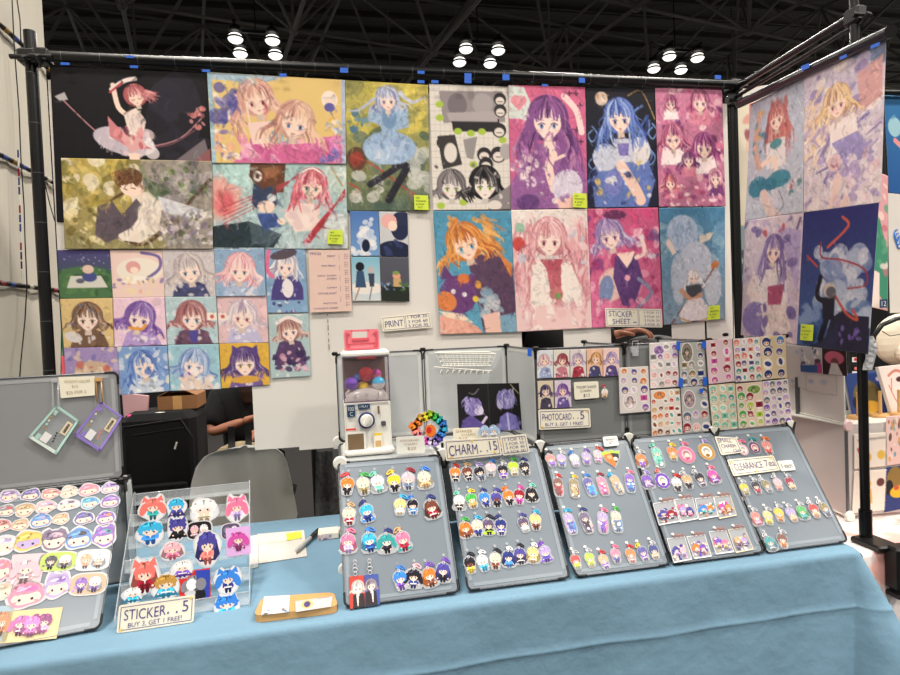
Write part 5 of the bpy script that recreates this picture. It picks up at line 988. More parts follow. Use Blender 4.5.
# red and blue double card
q_ = BD[0][0]
for k, (px, bg, h, lb) in enumerate(((((349, 577), (364, 575.5), (365.5, 607), (350, 609.5)), (205, 62, 48), (232, 228, 226), 'red card charm with a white haired figure, left of the pair, leftmost board'), (((364.3, 575.5), (378, 574), (380, 604.5), (365.8, 607)), (58, 84, 180), (130, 116, 140), 'blue card charm with a grey haired figure, right of the pair, leftmost board'))):
    c = qpix((q_.k[3], q_.n), *px, off=.004); t = thing('card_charm', lb, 'charm', (c.k[2] + c.k[3]) / 2, 'red and blue card charms')
    mb = MB(); slab(mb, c, .002, off=-.0007); mb.build('plate', 'rim', t)
    A = Art(c.h / c.w, 40, bg, None, 70 + k); A.p([(20, 210), (24, 120), (50, 104), (96, 120), (100, 210)] if k == 0 else [(0, 210), (4, 120), (50, 104), (80, 120), (84, 210)], (50, 44, 50)); A.head(56 if k == 0 else 46, 76, 38, h, shade(h, .6), (120, 60, 60), (240, 226, 220), L=1.0); A.p([(44, 118), (60, 118), (56, 190), (50, 190)], (232, 228, 228))
    print_sheet('printed_card', None, None, c, A, parent=t); F = lambda x, y, z: c.pt(.42, -.06) + np.array([x * .006, 0, y * .006]) + q_.n * z * .004
    mb = MB()
    for i in range(4): mb.tube([c.pt(.42, -.05 - .13 * i, .003) + np.array([.0042 * math.cos(g) * (1 if i != 1 else 1.5), 0, .0048 * math.sin(g)]) for g in np.linspace(0, 2 * math.pi, 10, endpoint=False)], .0011, 6, col='silver', closed=True)
    mb.build('clasp', 'paint', t); HOOKS[0].append(c.pt(.42, -.5, -.004))
for bi, lst in HOOKS.items():
    q_, bt = BD[bi]; ex = (q_.k[2] - q_.k[3]) / np.linalg.norm(q_.k[2] - q_.k[3]); ey = (q_.k[0] - q_.k[3]) / np.linalg.norm(q_.k[0] - q_.k[3])
    for P in lst:
        P = P - q_.n * ((P - q_.k[0]) @ q_.n); mb = MB(); F = lambda x, y, z: P + ex * x + ey * y + q_.n * z
        mb.prism(ell(0, 0, .0042, .0036, n=10), .0, .0022, F, None); mb.prism(ell(0, -.002, .0016, .003, n=6), .002, .005, F, None); mb.build('hook', 'white' if bi >= 2 else 'rim', bt)
# signs on the boards
E = BD[4][0]; PE = (E.k[3], E.n)
sign('price_sign', 'SMALL CHARM price sign at the top left of the clearance board', qpix(PE, (713.5, 437), (735.5, 438.5), (742, 453), (720.5, 456), off=.005), [('SMALL', .1, .7, .1, .34), ('CHARM', .14, .8, .42, .66), ('12ea', .6, .96, .74, .94)])
sign('price_sign', 'CLEARANCE price sign on the rightmost board', qpix(PE, (726, 460.5), (772, 456), (779, 471), (732.5, 477), off=.006), [('CLEARANCE', .08, .68, .28, .72), ('7ea', .74, .95, .26, .70)], stars=((.08, .2), (.92, .16), (.5, .88)))
sign('small_card', 'small white card at the right end of CLEARANCE sign', qpix(PE, (776, 461.5), (791, 460.5), (795, 470.5), (780.5, 472), off=.0045), [('1 each', .15, .85, .3, .75)], False, 'white', 'ink2', cat='card')
sign('small_card', 'tiny white card above leaf charm on third board', qpix((BD[2][0].k[3], BD[2][0].n), (601.5, 438), (616, 437), (618, 446.5), (603.5, 448), off=.008), [('SEPARATE', .15, .85, .25, .45), ('SET!', .35, .65, .55, .78)], False, 'white', 'ink2', cat='card')
# ------------------------------------------------------------------ things standing on the shelf boards
def SB(x, y): return np.array([x, y, ZS])
yf = -.505
sign('price_sign', 'CHARM 15 price sign standing above the second charm board', Quad(*[onY(u, v, -.575) for u, v in ((444, 440), (499, 437), (502, 455), (446, 461))]), [('CHARM', .07, .58, .25, .8), ('. .', .62, .76, .64, .72), ('15', .80, .94, .18, .68)], stars=((.5, .12), (.1, .86), (.88, .8)))
sign('price_sign', 'CHARM bundle price card with four lines, right of CHARM 15 sign', Quad(*[onY(u, v, -.575) for u, v in ((500, 436.5), (526, 434), (530, 452.5), (503, 455.5))]), [('1 FOR 15', .15, .85, .12, .28), ('2 FOR 30', .15, .85, .34, .5), ('3 FOR 40', .15, .85, .55, .71), ('4 FOR 50', .15, .85, .77, .92)])
sign('small_card', 'white card with faint gold writing beside capsule machine', Quad(*[onY(u, v, -.50) for u, v in ((396, 437), (424, 435.5), (425.5, 452.5), (397, 454))]), [('ANNIVERSARY', .12, .82, .16, .3), ('CHARM', .25, .72, .38, .52), ('$20', .38, .68, .62, .82)], False, 'white', 'ink3', cat='card')
sign('small_card', 'cream card behind CHARM 15 sign with faint gold writing', Quad(*[onY(u, v, -.50) for u, v in ((453, 428.5), (480, 427.5), (481, 440), (453.5, 441.5))]), [('SHAKER', .1, .7, .12, .34), ('CHARM', .3, .8, .42, .62), ('$18', .2, .5, .7, .92)], False, 'card', 'ink3', cat='card')
for k, (u, v) in enumerate(((484.5, 431), (493.5, 430.5))):
    P = onY(u, v, -.515); s = .0105; F = lambda x, y, z: P + np.array([x * s, -z * s, y * s])
    t = thing('acrylic_standee', '%s of two small pale blue standees behind CHARM sign' % ('left' if k == 0 else 'right'), 'standee', (P[0], P[1], ZS), 'pale blue standees'); mb = MB()
    mb.prism(ell(0, .3, 1.25, 1.25, n=16), -.15, .0, F); mb.box((P[0], P[1], ZS + .002), (.026, .02, .003)); mb.box((P[0], P[1] + .001, (ZS + P[2]) / 2), (.02, .002, P[2] - ZS)); mb.build('plate', 'rim', t)
    mb = MB(); figure(mb, lambda x, y, z: F(x, y + .3, z), (170, 195, 225), 'white', 'twin', random.Random(k)); mb.build('printed_figure', 'charm', t)
q_ = upright(458, 385, 520, 431, -.44); q_.k = [onY(457, 384, -.42), onY(519, 383, -.42), onY(522, 430, -.44), onY(459, 431, -.44)]; q_ = Quad(*q_.k)
A = Art(q_.h / q_.w, 100, (22, 21, 25), None, 80); A.p([(48, 0), (50, 0), (50, 80), (48, 80)], (44, 42, 44)); A.s([(86, 2), (98, 16)], 1.2, (190, 180, 120)); A.s([(18, 14), (26, 16), (34, 8)], 1.2, (130, 130, 140))
A.p([(2, 76), (6, 56), (20, 48), (34, 58), (46, 66), (46, 76)], (84, 70, 150)); A.e(24, 36, 14, 14, (120, 110, 184)); A.e(32, 40, 7, 9, (190, 182, 226)); A.strands(60, [(150, 142, 208), (104, 94, 172), (180, 174, 226), (84, 74, 150)], (12, 32), (20, 36), (6, 15), (1, 2.6), (60, 140), bend=5); A.e(36, 42, 4, 6, (200, 194, 232)); A.hatch(n=120); A.s([(38, 60), (44, 52)], 4, (200, 190, 226))
A.p([(62, 76), (66, 52), (78, 44), (92, 50), (98, 76)], (110, 106, 190)); A.e(77, 25, 15, 15, (120, 114, 186)); A.e(67, 32, 5, 8, (176, 170, 218)); A.strands(70, [(150, 146, 210), (104, 98, 176), (184, 180, 230), (88, 82, 156)], (66, 90), (8, 26), (8, 20), (1, 2.8), (60, 125), bend=5); A.blobs(14, [(150, 146, 214), (84, 80, 160)], (62, 98), (50, 76), (2, 6), op=.5); A.s([(78, 48), (80, 76)], 3, (180, 180, 230))
print_sheet('art_print', 'black print with two violet figures facing each other on the grid shelf', 'print', q_, A, t=.003)
mb = MB(); mb.box((q_.pt(.62, 1)[0], -.455, ZS + .006), (.018, .02, .012), col='gold'); tag(mb.build('wooden_stand', 'paint'), 'small wooden stand block under the violet figures print', 'stand')
# rainbow wreath charm leaning on the shelf
P = onY(428.5, 429, -.47); s = 17.5 * ((P - CAM) @ FW) / FPX
t = thing('charm_wreath', 'rainbow ring shaped cluster of tiny creature charms beside white card', 'charm', (P[0], P[1], ZS)); F = lambda x, y, z: P + np.array([x * s, -z * s, y * s]); R = random.Random(9)
mb = MB(); mb.prism(ell(0, 0, 1.08, 1.08, n=24), -.06, -.02, F); mb.build('plate', 'clear', t)
cols = ['green', 'lime', 'yellow', 'gold', 'orange', 'orange', 'salmon', 'pink', 'crimson', 'magenta', 'lilac', 'lilac', 'indigo', 'blue', 'cyan', 'blue', 'teal']
for k, c in enumerate(cols):
    g = math.radians(60 + k * 360 / len(cols)); c = shade(c, R.uniform(.75, 1.1)); q9 = R.uniform(.70, .92); x, y = q9 * math.cos(g), q9 * math.sin(g); mb = MB()
    mb.prism([(x + .24 * math.cos(h) * (1 + .25 * (i % 2)), y + .24 * math.sin(h) * (1 + .25 * (i % 2))) for i, h in enumerate(np.linspace(0, 5.7, 10))], 0, .06, F, c)
    mb.prism(ell(x, y - .02, .12, .11), .07, .09, F, shade(c, 1.3)); mb.prism(ell(x + R.uniform(-.1, .1), y + R.uniform(-.1, .1), .07, .05, R.uniform(0, 90), 7), .1, .11, F, shade(c, .6)); mb.prism(ell(x + R.uniform(-.12, .12), y + R.uniform(-.12, .12), .05, .05, n=6), .1, .11, F, shade(c, 1.5)); mb.build('creature', 'charm', t)
mb = MB(); mb.prism(ell(.1, -.1, .32, .36), .0, .08, F, 'orange'); mb.prism(ell(.02, -.05, .15, .18), .09, .1, F, 'red'); mb.build('creature', 'charm', t)
# wire basket on the back panel
t = thing('wire_basket', 'small white wire basket hanging on the panel above the violet print', 'basket', onY(467, 378, YK - .04)); y0, y1 = YK - .012, YK - .075
def W(u, v, y): return onY(u, v, y)
top = [W(435, 353, y1), W(496, 354, y1), W(489, 352, y0), W(440, 352, y0)]; bot = [W(442, 366, y1), W(491, 366, y1), W(488, 364, y0), W(444, 364, y0)]
mb = MB(); mb.tube(top, .0022, 6, closed=True); mb.tube(bot, .0018, 6, closed=True); mb.build('rim', 'white', t); mb = MB()
for k in range(13):
    a = k / 12
    for i, j in ((0, 1), (3, 2)): mb.tube([top[i] + (top[j] - top[i]) * a, bot[i] + (bot[j] - bot[i]) * a], .001, 5)
    mb.tube([bot[0] + (bot[1] - bot[0]) * a, bot[3] + (bot[2] - bot[3]) * a], .001, 5)
for k in (.33, .66): mb.tube([p + (q2 - p) * k for p, q2 in zip(top, bot)], .001, 5, closed=True)
mb.build('mesh', 'white', t); mb = MB()
a, b = W(434, 367, y1), W(492, 371, y1); mb.tube([a, b], .0018, 6)
for k in range(9): p = W(441 + k * 6, 371, y1); mb.tube([p, p + (0, -.012, -.006), p + (0, -.016, .004)], .0022, 6); mb.ball(p + np.array((0, -.004, -.006)), .0042, 8)
mb.build('hook_rail', 'white', t)
# capsule machine
gx0, gx1, gy, gz = .390, .517, -.445, ZS; gm = (gx0 + gx1) / 2; gw = gx1 - gx0
t = thing('capsule_machine', 'white toy capsule vending machine with navy dial on the grid shelf', 'capsule machine', (gm, gy + .06, gz))
zf = lambda v, u=366: onY(u, v, gy)[2]
mb = MB(); mb.bbox_bevel((gm, gy + .065, (gz + zf(402)) / 2), (gw, .12, zf(402) - gz), .006); mb.bbox_bevel((gm, gy + .06, gz + .009), (gw + .012, .135, .018), .006); mb.build('body', 'white', t)
mb = MB(); mb.box((gm, gy + .118, (zf(402) + zf(357)) / 2), (gw - .004, .01, zf(357) - zf(402))); mb.build('back_wall', 'brownp', t)
mb = MB()
for sx in (-1, 1): mb.box((gm + sx * (gw / 2 - .003), gy + .06, (zf(402) + zf(357)) / 2), (.003, .11, zf(357) - zf(402)))
mb.box((gm, gy + .004, (zf(402) + zf(357)) / 2), (gw - .002, .002, zf(357) - zf(402))); mb.build('window', 'film', t)
mb = MB(); z_ = (zf(402), zf(357))
for sx in (-1, 1): mb.box((gm + sx * (gw / 2 - .002), gy + .002, sum(z_) / 2), (.003, .004, z_[1] - z_[0]))
mb.box((gm, gy + .002, z_[1]), (gw, .004, .003)); mb.box((gm, gy + .002, z_[0] + .001), (gw, .004, .003)); mb.build('window_frame', newmat('plum_plastic', (110, 88, 108), rough=.3), t)
mb = MB(); mb.bbox_bevel((gm, gy + .062, zf(354)), (gw + .006, .13, .020), .007); c = mb.build('top_cap', 'white', t)
q_ = Quad(*[onY(u, v, gy - .0045) for u, v in ((357, 356.3), (375, 356), (375, 359), (357, 359.3))]); mb = MB(); letter(mb, q_, 'GASHAPON', 0, 1, 0, 1); mb.build('lettering', 'redp', c)
mb = MB(); n = 10; V = []
for i in range(n + 1): a = i / n; x = gx0 + .006 + (gw - .012) * a; h = zf(398) + (zf(390) - zf(398)) * math.sin(a * math.pi) ** .5; V += [(x, gy + .012, zf(401)), (x, gy + .012, h), (x, gy + .1, h + .006)]
mb.add(V, [(3 * i, 3 * i + 3, 3 * i + 4, 3 * i + 1) for i in range(n)] + [(3 * i + 1, 3 * i + 4, 3 * i + 5, 3 * i + 2) for i in range(n)], None, True)
for a in (.25, .5, .75): mb.box((gx0 + gw * a, gy + .010, (zf(401) + zf(393)) / 2), (.0015, .003, zf(393) - zf(401)))
mb.build('capsule_tray', newmat('tray_plastic', (200, 192, 190), rough=.2, alpha=.75), t)
P = onY(366.5, 420, gy); mb = MB(); mb.lathe((P[0], P[1] - .000, P[2]), [(.0225, .002), (.0225, .008), (.0185, .009), (.0185, .004)], 28, axis='y'); d = mb.build('dial_ring', 'dial', t)
mb = MB(); mb.lathe((P[0], P[1], P[2]), [(.018, .004), (.0175, .012), (.012, .014)], 24, axis='y'); mb.box((P[0], P[1] - .017, P[2]), (.008, .012, .030), R=((.8, 0, .6), (0, 1, 0), (-.6, 0, .8))); mb.build('knob', 'white', t)
def plate(u0, v0, u1, v1, name, mat, th=.0012, r=0.0):
    q_ = upright(u0, v0, u1, v1, gy - .0005 - th); mb = MB(); slab(mb, q_, th, r=r, off=.0); return q_, mb.build(name, mat, t)
q1, o1 = plate(347, 405, 355, 417, 'label', 'navy'); mb = MB(); letter(mb, q1, '100', .15, .85, .15, .5); letter(mb, q1, 'C', .35, .7, .6, .9); mb.build('lettering', 'white', o1)
q1, o1 = plate(358, 404, 370, 409, 'label', 'navy', r=.0022); mb = MB(); letter(mb, q1, '1 PLAY', .15, .85, .25, .75); mb.build('lettering', 'white', o1)
plate(377.5, 406, 379.5, 414, 'coin_slot', 'brownp'); plate(381, 421, 386, 426, 'return_button', 'wire', .002, .004)
q1, o1 = plate(346, 428.5, 356, 430.5, 'red_label', 'redp', .0004)
plate(346, 432, 366, 451, 'chute_frame', 'white', .003, .002); mb = MB(); q_ = upright(348, 434, 364, 449.5, gy - .0042); slab(mb, q_, .001); mb.build('chute', 'brownp', t)
q1, o1 = plate(374, 433, 382.5, 448, 'notice_label', 'card', .0006); mb = MB(); slab(mb, q1, .0003, 0, 1, 0, .14, off=.0006, col='yellow'); slab(mb, q1, .0003, .15, .85, .5, .9, off=.0006, col='tan'); mb.build('notice_print', 'paint', o1)
for k, (u, v, r_, c1, c2, dy, lb) in enumerate(((351.5, 383.5, 6.8, 'purple', 'purple', .035, 'shiny purple capsule at left inside the machine'), (366, 374, 7.4, 'red', 'red', .045, 'red capsule on top of the pile inside machine'), (378.5, 383, 6.6, 'cyan', 'white', .035, 'white and light blue capsule at right inside machine'),
        (363, 387.5, 6.2, 'yellow', 'gold', .055, 'yellow capsule low in the middle of machine'), (359.5, 379.5, 6.6, 'blue', 'navy', .080, 'blue capsule behind the red one inside machine'), (375.5, 374.5, 6, 'magenta', 'pink', .085, 'pink capsule at the back behind the red one'))):
    P = onY(u, v, gy + dy); r = r_ * ((P - CAM) @ FW) / FPX; tt = thing('toy_capsule', lb, 'capsule', (P[0], P[1], P[2] - r), 'capsules in the vending machine')
    mb = MB(); mb.ball(P, r, 18, col=c1, lo=-.02 if c1 != c2 else 0); mb.build('upper_half', 'charm', tt); mb = MB(); mb.ball(P, r * .995, 18, col=c2, hi=.0); mb.tube([P + r * 1.01 * np.array([math.cos(a), math.sin(a), 0]) for a in np.linspace(0, 6, 18)], r * .05, 5, col=shade(c2, .8), closed=True); mb.build('lower_half', 'charm', tt)
# pink folding crate
zc = zf(354) + .011; P = onY(362, 345, gy + .03); cw = 33 * ((P - CAM) @ FW) / FPX; ch = .056; x0 = P[0]
t = thing('mini_crate', 'small pink folding crate standing on the capsule machine', 'crate', (x0, gy + .05, zc))
mb = MB()
for y in (gy + .03, gy + .085):
    q_ = Quad((x0 - cw / 2, y, zc + ch), (x0 + cw / 2, y, zc + ch), (x0 + cw / 2, y, zc), (x0 - cw / 2, y, zc))
    for bx in ((0, 1, .42, 1), (0, .22, 0, .42), (.70, 1, 0, .42), (.2, .72, 0, .10)): slab(mb, q_, .004, *bx)
for sx in (-1, 1): mb.box((x0 + sx * cw / 2, gy + .0575, zc + ch * .45), (.004, .06, ch * .9))
mb.box((x0, gy + .0575, zc + .003), (cw, .058, .004)); mb.build('body', 'pinkp', t)
mb = MB(); q_ = Quad((x0 - cw / 2, gy + .029, zc + ch), (x0 + cw / 2, gy + .029, zc + ch), (x0 + cw / 2, gy + .029, zc), (x0 - cw / 2, gy + .029, zc))
for bx in ((.2, .72, .42, .54), (.06, .94, .93, .98), (.04, .08, .1, .9), (.92, .96, .1, .9), (.1, .9, .66, .69)): slab(mb, q_, .002, *bx, off=.002)
for a, b in ((.12, .2), (.88, .2), (.12, .8), (.88, .8)): mb.prism(ell(a, b, .03, .05, n=8), 0, .003, lambda x, y, z: q_.pt(x, y, z))
mb.build('ribs', newmat('deep_pink_plastic', (216, 92, 108), rough=.35), t)

# photocard panel
PC = ((0, YS + .002, 0), (0, 1, 0))
def card(px, pal, seed, lb, off=.004, grp='photocards on grey panel', tilt=0):
    q_ = qpix(PC, *px, off=off); A = Art(q_.h / q_.w, 40, pal[0], None, seed); A.blobs(8, [shade(pal[0], 1.1), shade(pal[0], .85)], r=(5, 14), op=.5); H = A.H
    A.p([(10, H), (20, H * .66), (50, H * .58), (80, H * .66), (92, H)], pal[2]); A.blobs(8, [shade(pal[2], 1.3), shade(pal[2], .7), 'white'], (16, 84), (H * .66, H), (5, 11)); A.head(50 + tilt, H * .36, 30, pal[1], shade(pal[1], .6), (90, 70, 110), L=1.3, tilt=tilt); print_sheet('photocard', lb, 'photocard', q_, A, grp)
us = [536.5, 553, 569.5, 586, 602.5, 619]; PL = [((214, 224, 236), (236, 186, 196), (150, 170, 220)), ((222, 222, 214), (176, 60, 80), (206, 120, 140)), ((220, 214, 216), (200, 170, 216), (176, 50, 70)), ((240, 190, 160), (226, 160, 90), (70, 70, 120)), ((240, 206, 200), (176, 150, 210), (90, 70, 140))]
nm = ['pink haired figure in pale blue', 'crimson haired figure', 'lilac haired figure in red coat', 'orange haired figure', 'lavender haired figure in purple']
for k in range(5):
    v0 = 350.5 - k * .5; card(((us[k], v0), (us[k + 1] - .5, v0 - .5), (us[k + 1] - .3, v0 + 27), (us[k] + .3, v0 + 28)), PL[k], 90 + k, 'photocard with %s, %s of five in the top row' % (nm[k], ordn[k]), tilt=(-6, 5, -3, 8, 3)[k])
card(((537, 381), (552.5, 380.5), (553.5, 408), (538, 409)), ((216, 204, 180), (60, 50, 100), (70, 66, 90)), 96, 'photocard with a dark indigo haired figure, below the top row'); card(((554, 380.5), (570, 380), (571, 407), (554.5, 408)), ((214, 200, 226), (130, 80, 180), (100, 80, 160)), 97, 'photocard with a violet haired figure, right of dark indigo one')
sign('small_card', 'cream MYSTERY SHAKER CHARM card on photocard panel', qpix(PC, (573, 382), (597.5, 381), (598.5, 397.5), (574, 399.5), off=.005), [('MYSTERY SHAKER', .1, .9, .22, .38), ('CHARM', .25, .68, .46, .6), ('$12', .36, .62, .7, .9)], False, 'card', 'ink2', cat='card')
sign('price_sign', 'PHOTOCARD 5 price sign at the bottom of grey panel', qpix(PC, (537.5, 409.5), (589, 408), (590, 427), (538.5, 429.5), off=.006), [('PHOTOCARD', .07, .63, .2, .55), ('. .', .66, .76, .44, .52), ('5', .80, .88, .14, .54), ('BUY 3, GET 1 FREE!', .12, .85, .66, .86)], stars=((.06, .86), (.94, .14)))
P = onY(604.5, 392, YS - .003); s = .0088; F = lambda x, y, z: P + np.array([x * s, -z * s * .3, y * s])
t = thing('acrylic_charm', 'white charm with red clasp hanging on the photocard panel', 'charm', P); mb = MB(); mb.prism(ell(0, -.4, 1.3, 1.7, -8), 0, .2, F); mb.build('plate', 'rim', t); mb = MB(); figure(mb, lambda x, y, z: F(x, y, z + .25), (240, 226, 216), 'tan', 'short', random.Random(4)); mb.build('printed_figure', 'charm', t); clasp(F, 'red', s, 1.3, t, random.Random(2))
# clear clip
P = onY(634.5, 348, YS - .004); mb = MB(); mb.box(P + (0, 0, -.004), (.022, .006, .016)); mb.tube([P + (-.008, -.004, .004), P + (-.009, -.006, .02), P + (.009, -.006, .02), P + (.008, -.004, .004)], .0014, 6); mb.box(P + (0, -.004, -.016), (.018, .003, .012)); tag(mb.build('clear_clip', 'rim'), 'clear plastic clip on top edge right of the photocards', 'clip')
# sticker sheets
def stsheet(px, bg, pal, cols, rows, seed, lb, off=.006, big=(), rects=0):
    q_ = qpix(PC, *px, off=off); A = Art(q_.h / q_.w, 56, bg, None, seed); H = A.H; R = A.R
    for (x, y, rx, ry, c) in big: A.e(x, y * H / 100, rx + 3, ry + 3, (240, 238, 236)); A.e(x, y * H / 100, rx, ry, c); A.e(x, y * H / 100, rx * .8, ry * .85, shade(c, 1.2)); A.head(x, y * H / 100 - ry * .1, min(rx, ry) * .5, shade(c, .75), shade(c, .5), (90, 80, 90), L=1.2); A.blobs(8, [shade(c, .7), shade(c, 1.35)], (x - rx * .6, x + rx * .6), (y * H / 100 + ry * .2, y * H / 100 + ry * .7), (2, 4))
    for i in range(cols):
        for j in range(rows):
            x, y = (i + .5) * 100 / cols + R.uniform(-3, 3), (j + .5) * H / rows + R.uniform(-3, 3)
            if any(abs(x - b[0]) < b[2] + 6 and abs(y - b[1] * H / 100) < b[3] + 6 for b in big): continue
            r = min(100 / cols, H / rows) * R.uniform(.30, .46); c = R.choice(pal); k = R.random()
            A.e(x, y, r + 2.5, r + 2.5, (244, 242, 240), 0, .8)
            if k < .15: A.p([(x - r, y - r * .7), (x + r, y - r * .7), (x + r, y + r * .7), (x - r, y + r * .7)], c); A.e(x, y, r * .4, r * .4, shade(c, .7))
            elif k < .75:
                A.e(x, y, r, r * .95, c); A.e(x, y + r * .22, r * .66, r * .55, 'skin'); A.s([(x - r * .7, y - r * .1), (x, y - r * .3), (x + r * .7, y - r * .1)], r * .3, c); A.e(x - r * .3, y + r * .25, r * .12, r * .16, (60, 50, 70)); A.e(x + r * .3, y + r * .25, r * .12, r * .16, (60, 50, 70)); A.blobs(2, [shade(c, .65), shade(c, 1.25)], (x - r, x + r), (y - r, y + r), (r * .15, r * .35))
            else: A.e(x, y, r * .8, r * .5, c, R.uniform(0, 90)); A.e(x, y, r * .4, r * .3, shade(c, 1.3))
    print_sheet('sticker_sheet', lb, 'sticker sheet', q_, A, 'sticker sheets on the grid shelf', t=.0008)
stsheet(((617, 367.5), (646.5, 366), (649, 411), (618.5, 413.5)), (216, 214, 214), ['purple', 'indigo', 'orange', 'lilac', 'magenta'], 3, 5, 101, 'sticker sheet of purple faces hanging lower left of the sheets', .009, ((34, 74, 20, 24, (206, 196, 206)),))
stsheet(((648, 343.5), (675.5, 341.5), (678, 386.5), (649, 388.5)), (218, 212, 216), ['lilac', 'blush', 'purple', 'grey', 'crimson'], 4, 5, 102, 'sticker sheet of lilac and rose drawings, upper one left of taped sheet', .007, ((34, 16, 18, 14, (150, 110, 190)),))
stsheet(((649, 390), (678, 388), (681, 433.5), (650.5, 436.5)), (222, 216, 208), ['salmon', 'orange', 'brown', 'red', 'teal', 'tan'], 5, 6, 103, 'sticker sheet of red, orange and brown drawings below the lilac one', .008, ((30, 12, 20, 12, 'orange'),))
stsheet(((677, 343), (702.5, 342), (705, 385), (679, 387)), (170, 176, 172), ['slate', 'grey', 'olive', 'navy'], 3, 5, 104, 'grey sticker sheet held by four blue tapes', .007, ((32, 22, 20, 32, (120, 112, 100)),))
stsheet(((679, 387.5), (705, 385.5), (709.5, 430.5), (682, 433)), (176, 184, 188), ['slate', 'crimson', 'navy', 'lilac', 'blush'], 3, 4, 105, 'grey sticker sheet with plum oval below the taped sheet', .008, ((30, 26, 20, 28, (150, 130, 140)),))
stsheet(((703.5, 340.5), (729.5, 338), (732.5, 381), (706.5, 384)), (222, 196, 208), ['magenta', 'pink', 'magenta', 'crimson'], 2, 5, 106, 'pink sticker sheet at the upper left of the right hand block', .011)
stsheet(((730.5, 339), (757, 337), (759.5, 380), (733, 382)), (220, 214, 210), ['indigo', 'lilac', 'teal', 'salmon', 'crimson'], 4, 6, 107, 'white sticker sheet with indigo and lilac drawings, upper middle of right block', .012)
stsheet(((757.5, 336.5), (783, 335), (784.5, 377.5), (760, 379.5)), (226, 204, 160), ['navy', 'indigo', 'blue', 'navy'], 2, 4, 108, 'yellow sticker sheet with navy drawings, upper right of right block', .011)
stsheet(((706, 385), (732, 382.5), (735, 428), (710, 430.5)), (216, 204, 172), ['mint', 'teal', 'mint'], 3, 5, 109, 'beige sticker sheet with mint green drawings, lower left of right block', .013)
stsheet(((732.5, 383.5), (759, 381), (761.5, 425.5), (735.5, 428)), (226, 206, 184), ['green', 'lime', 'olive', 'crimson', 'green'], 3, 5, 110, 'beige sticker sheet with green frog like drawings, lower middle of right block', .014, ((66, 16, 24, 14, (110, 150, 60)),))
stsheet(((759.5, 381), (784.5, 378.5), (789, 422.5), (762, 425.5)), (216, 208, 210), ['indigo', 'purple', 'slate', 'lilac'], 4, 6, 111, 'sticker sheet crowded with indigo drawings, lower right of right block', .013)
for k, (u, v, w, h, lb) in enumerate(((675.5, 345.5, 3.5, 9, 'at upper left of grey sticker sheet'), (701, 344.5, 4, 7, 'at upper right of grey sticker sheet'), (678, 382, 4, 9, 'at lower left of grey sticker sheet'), (702, 380.5, 4, 8, 'at lower right of grey sticker sheet'), (698.5, 390, 3.5, 4, 'on top of plum oval sticker sheet'), (528, 352, 4, 8, 'on the panel edge left of photocards'))):
    q_ = qpix(PC, (u - w / 2, v - h / 2), (u + w / 2, v - h / 2 + .4), (u + w / 2 - .3, v + h / 2 + .4), (u - w / 2 - .3, v + h / 2), off=.0155); mb = MB(); slab(mb, q_, .0012); tag(mb.build('tape_strip', 'tape'), 'short blue tape strip ' + lb, 'tape', 'blue tape strips on the grid shelf')

# ------------------------------------------------------------------ left panel: two photo holders and their sign
PU = (LU.k[3], LU.n)
sign('price_sign', 'cream card between the two tilted clear photo holders', qpix(PU, (59, 377), (95, 376), (95.5, 395), (61.5, 398), off=.006), [('KEYRING HOLDER', .16, .88, .16, .3), ('$15', .35, .52, .4, .56), ('$25 FOR 2', .18, .75, .68, .86)], False, 'card', 'ink3', r=.001)
for k, (px, c, st_, lb) in enumerate(((((57.5, 404.5), (80, 420), (57.5, 454), (29.5, 436.5)), (178, 214, 204), (56, 382), 'clear photo holder with mint green frame, left of the two'), (((101.5, 401), (123.5, 416), (101, 451), (75, 434.5)), (150, 128, 205), (99, 381), 'clear photo holder with violet frame, right of the two'))):
    q_ = qpix(PU, *px, off=.010); t = thing('photo_holder', lb, 'photo holder', (q_.k[2] + q_.k[3]) / 2, 'tilted clear photo holders')
    mb = MB(); slab(mb, q_, .006, r=.004); mb.build('case', 'clear', t); mb = MB(); ea, eb = .005 / q_.w, .005 / q_.h
    for bx, cc_ in (((0, 1, 0, eb), c), ((0, 1, 1 - eb * 1.3, 1), c if k else (226, 240, 232)), ((0, ea, 0, 1), c), ((1 - ea, 1, 0, 1), shade(c, 1.1))): slab(mb, q_, .003, *bx, off=.001, col=cc_)
    mb.build('frame', 'charm', t); mb = MB(); R = random.Random(k)
    for bx, cc_ in (((.68, .9, .16, .5), 'cream'), ((.74, .84, .2, .46), 'black'), ((.3, .55, .66, .9), 'white'), ((.15, .28, .78, .92), c), ((.1, .22, .1, .22), c)): slab(mb, q_, .0008, *bx, off=.0018, col=cc_)
    for i in range(5): a, b = .12 + .02 * i, .2 + .1 * i; mb.prism(ell(a, b, .035, .03, n=8), .001, .0018, lambda x, y, z: q_.pt(x, y, z), R.choice(['cream', 'blush', c, 'gold']))
    for i in range(4): mb.prism(ell(.62 + .02 * i, .55 + .07 * i, .03, .025, n=8), .001, .0018, lambda x, y, z: q_.pt(x, y, z), 'black' if k == 0 else 'salmon')
    mb.build('printed_motif', 'charm', t); P = hit(*st_, *PU) + LU.n * .006; e0 = q_.pt(.02, .03, .002); mb = MB(); w_ = np.array([.006, 0, 0])
    mb.tube([P - w_, P + w_, e0 + w_, e0 - w_], .0016, 6, closed=True); mb.box(P + (0, 0, .004), (.016, .006, .008)); mb.build('strap', 'rim' if k == 0 else M['bamboo'], t)

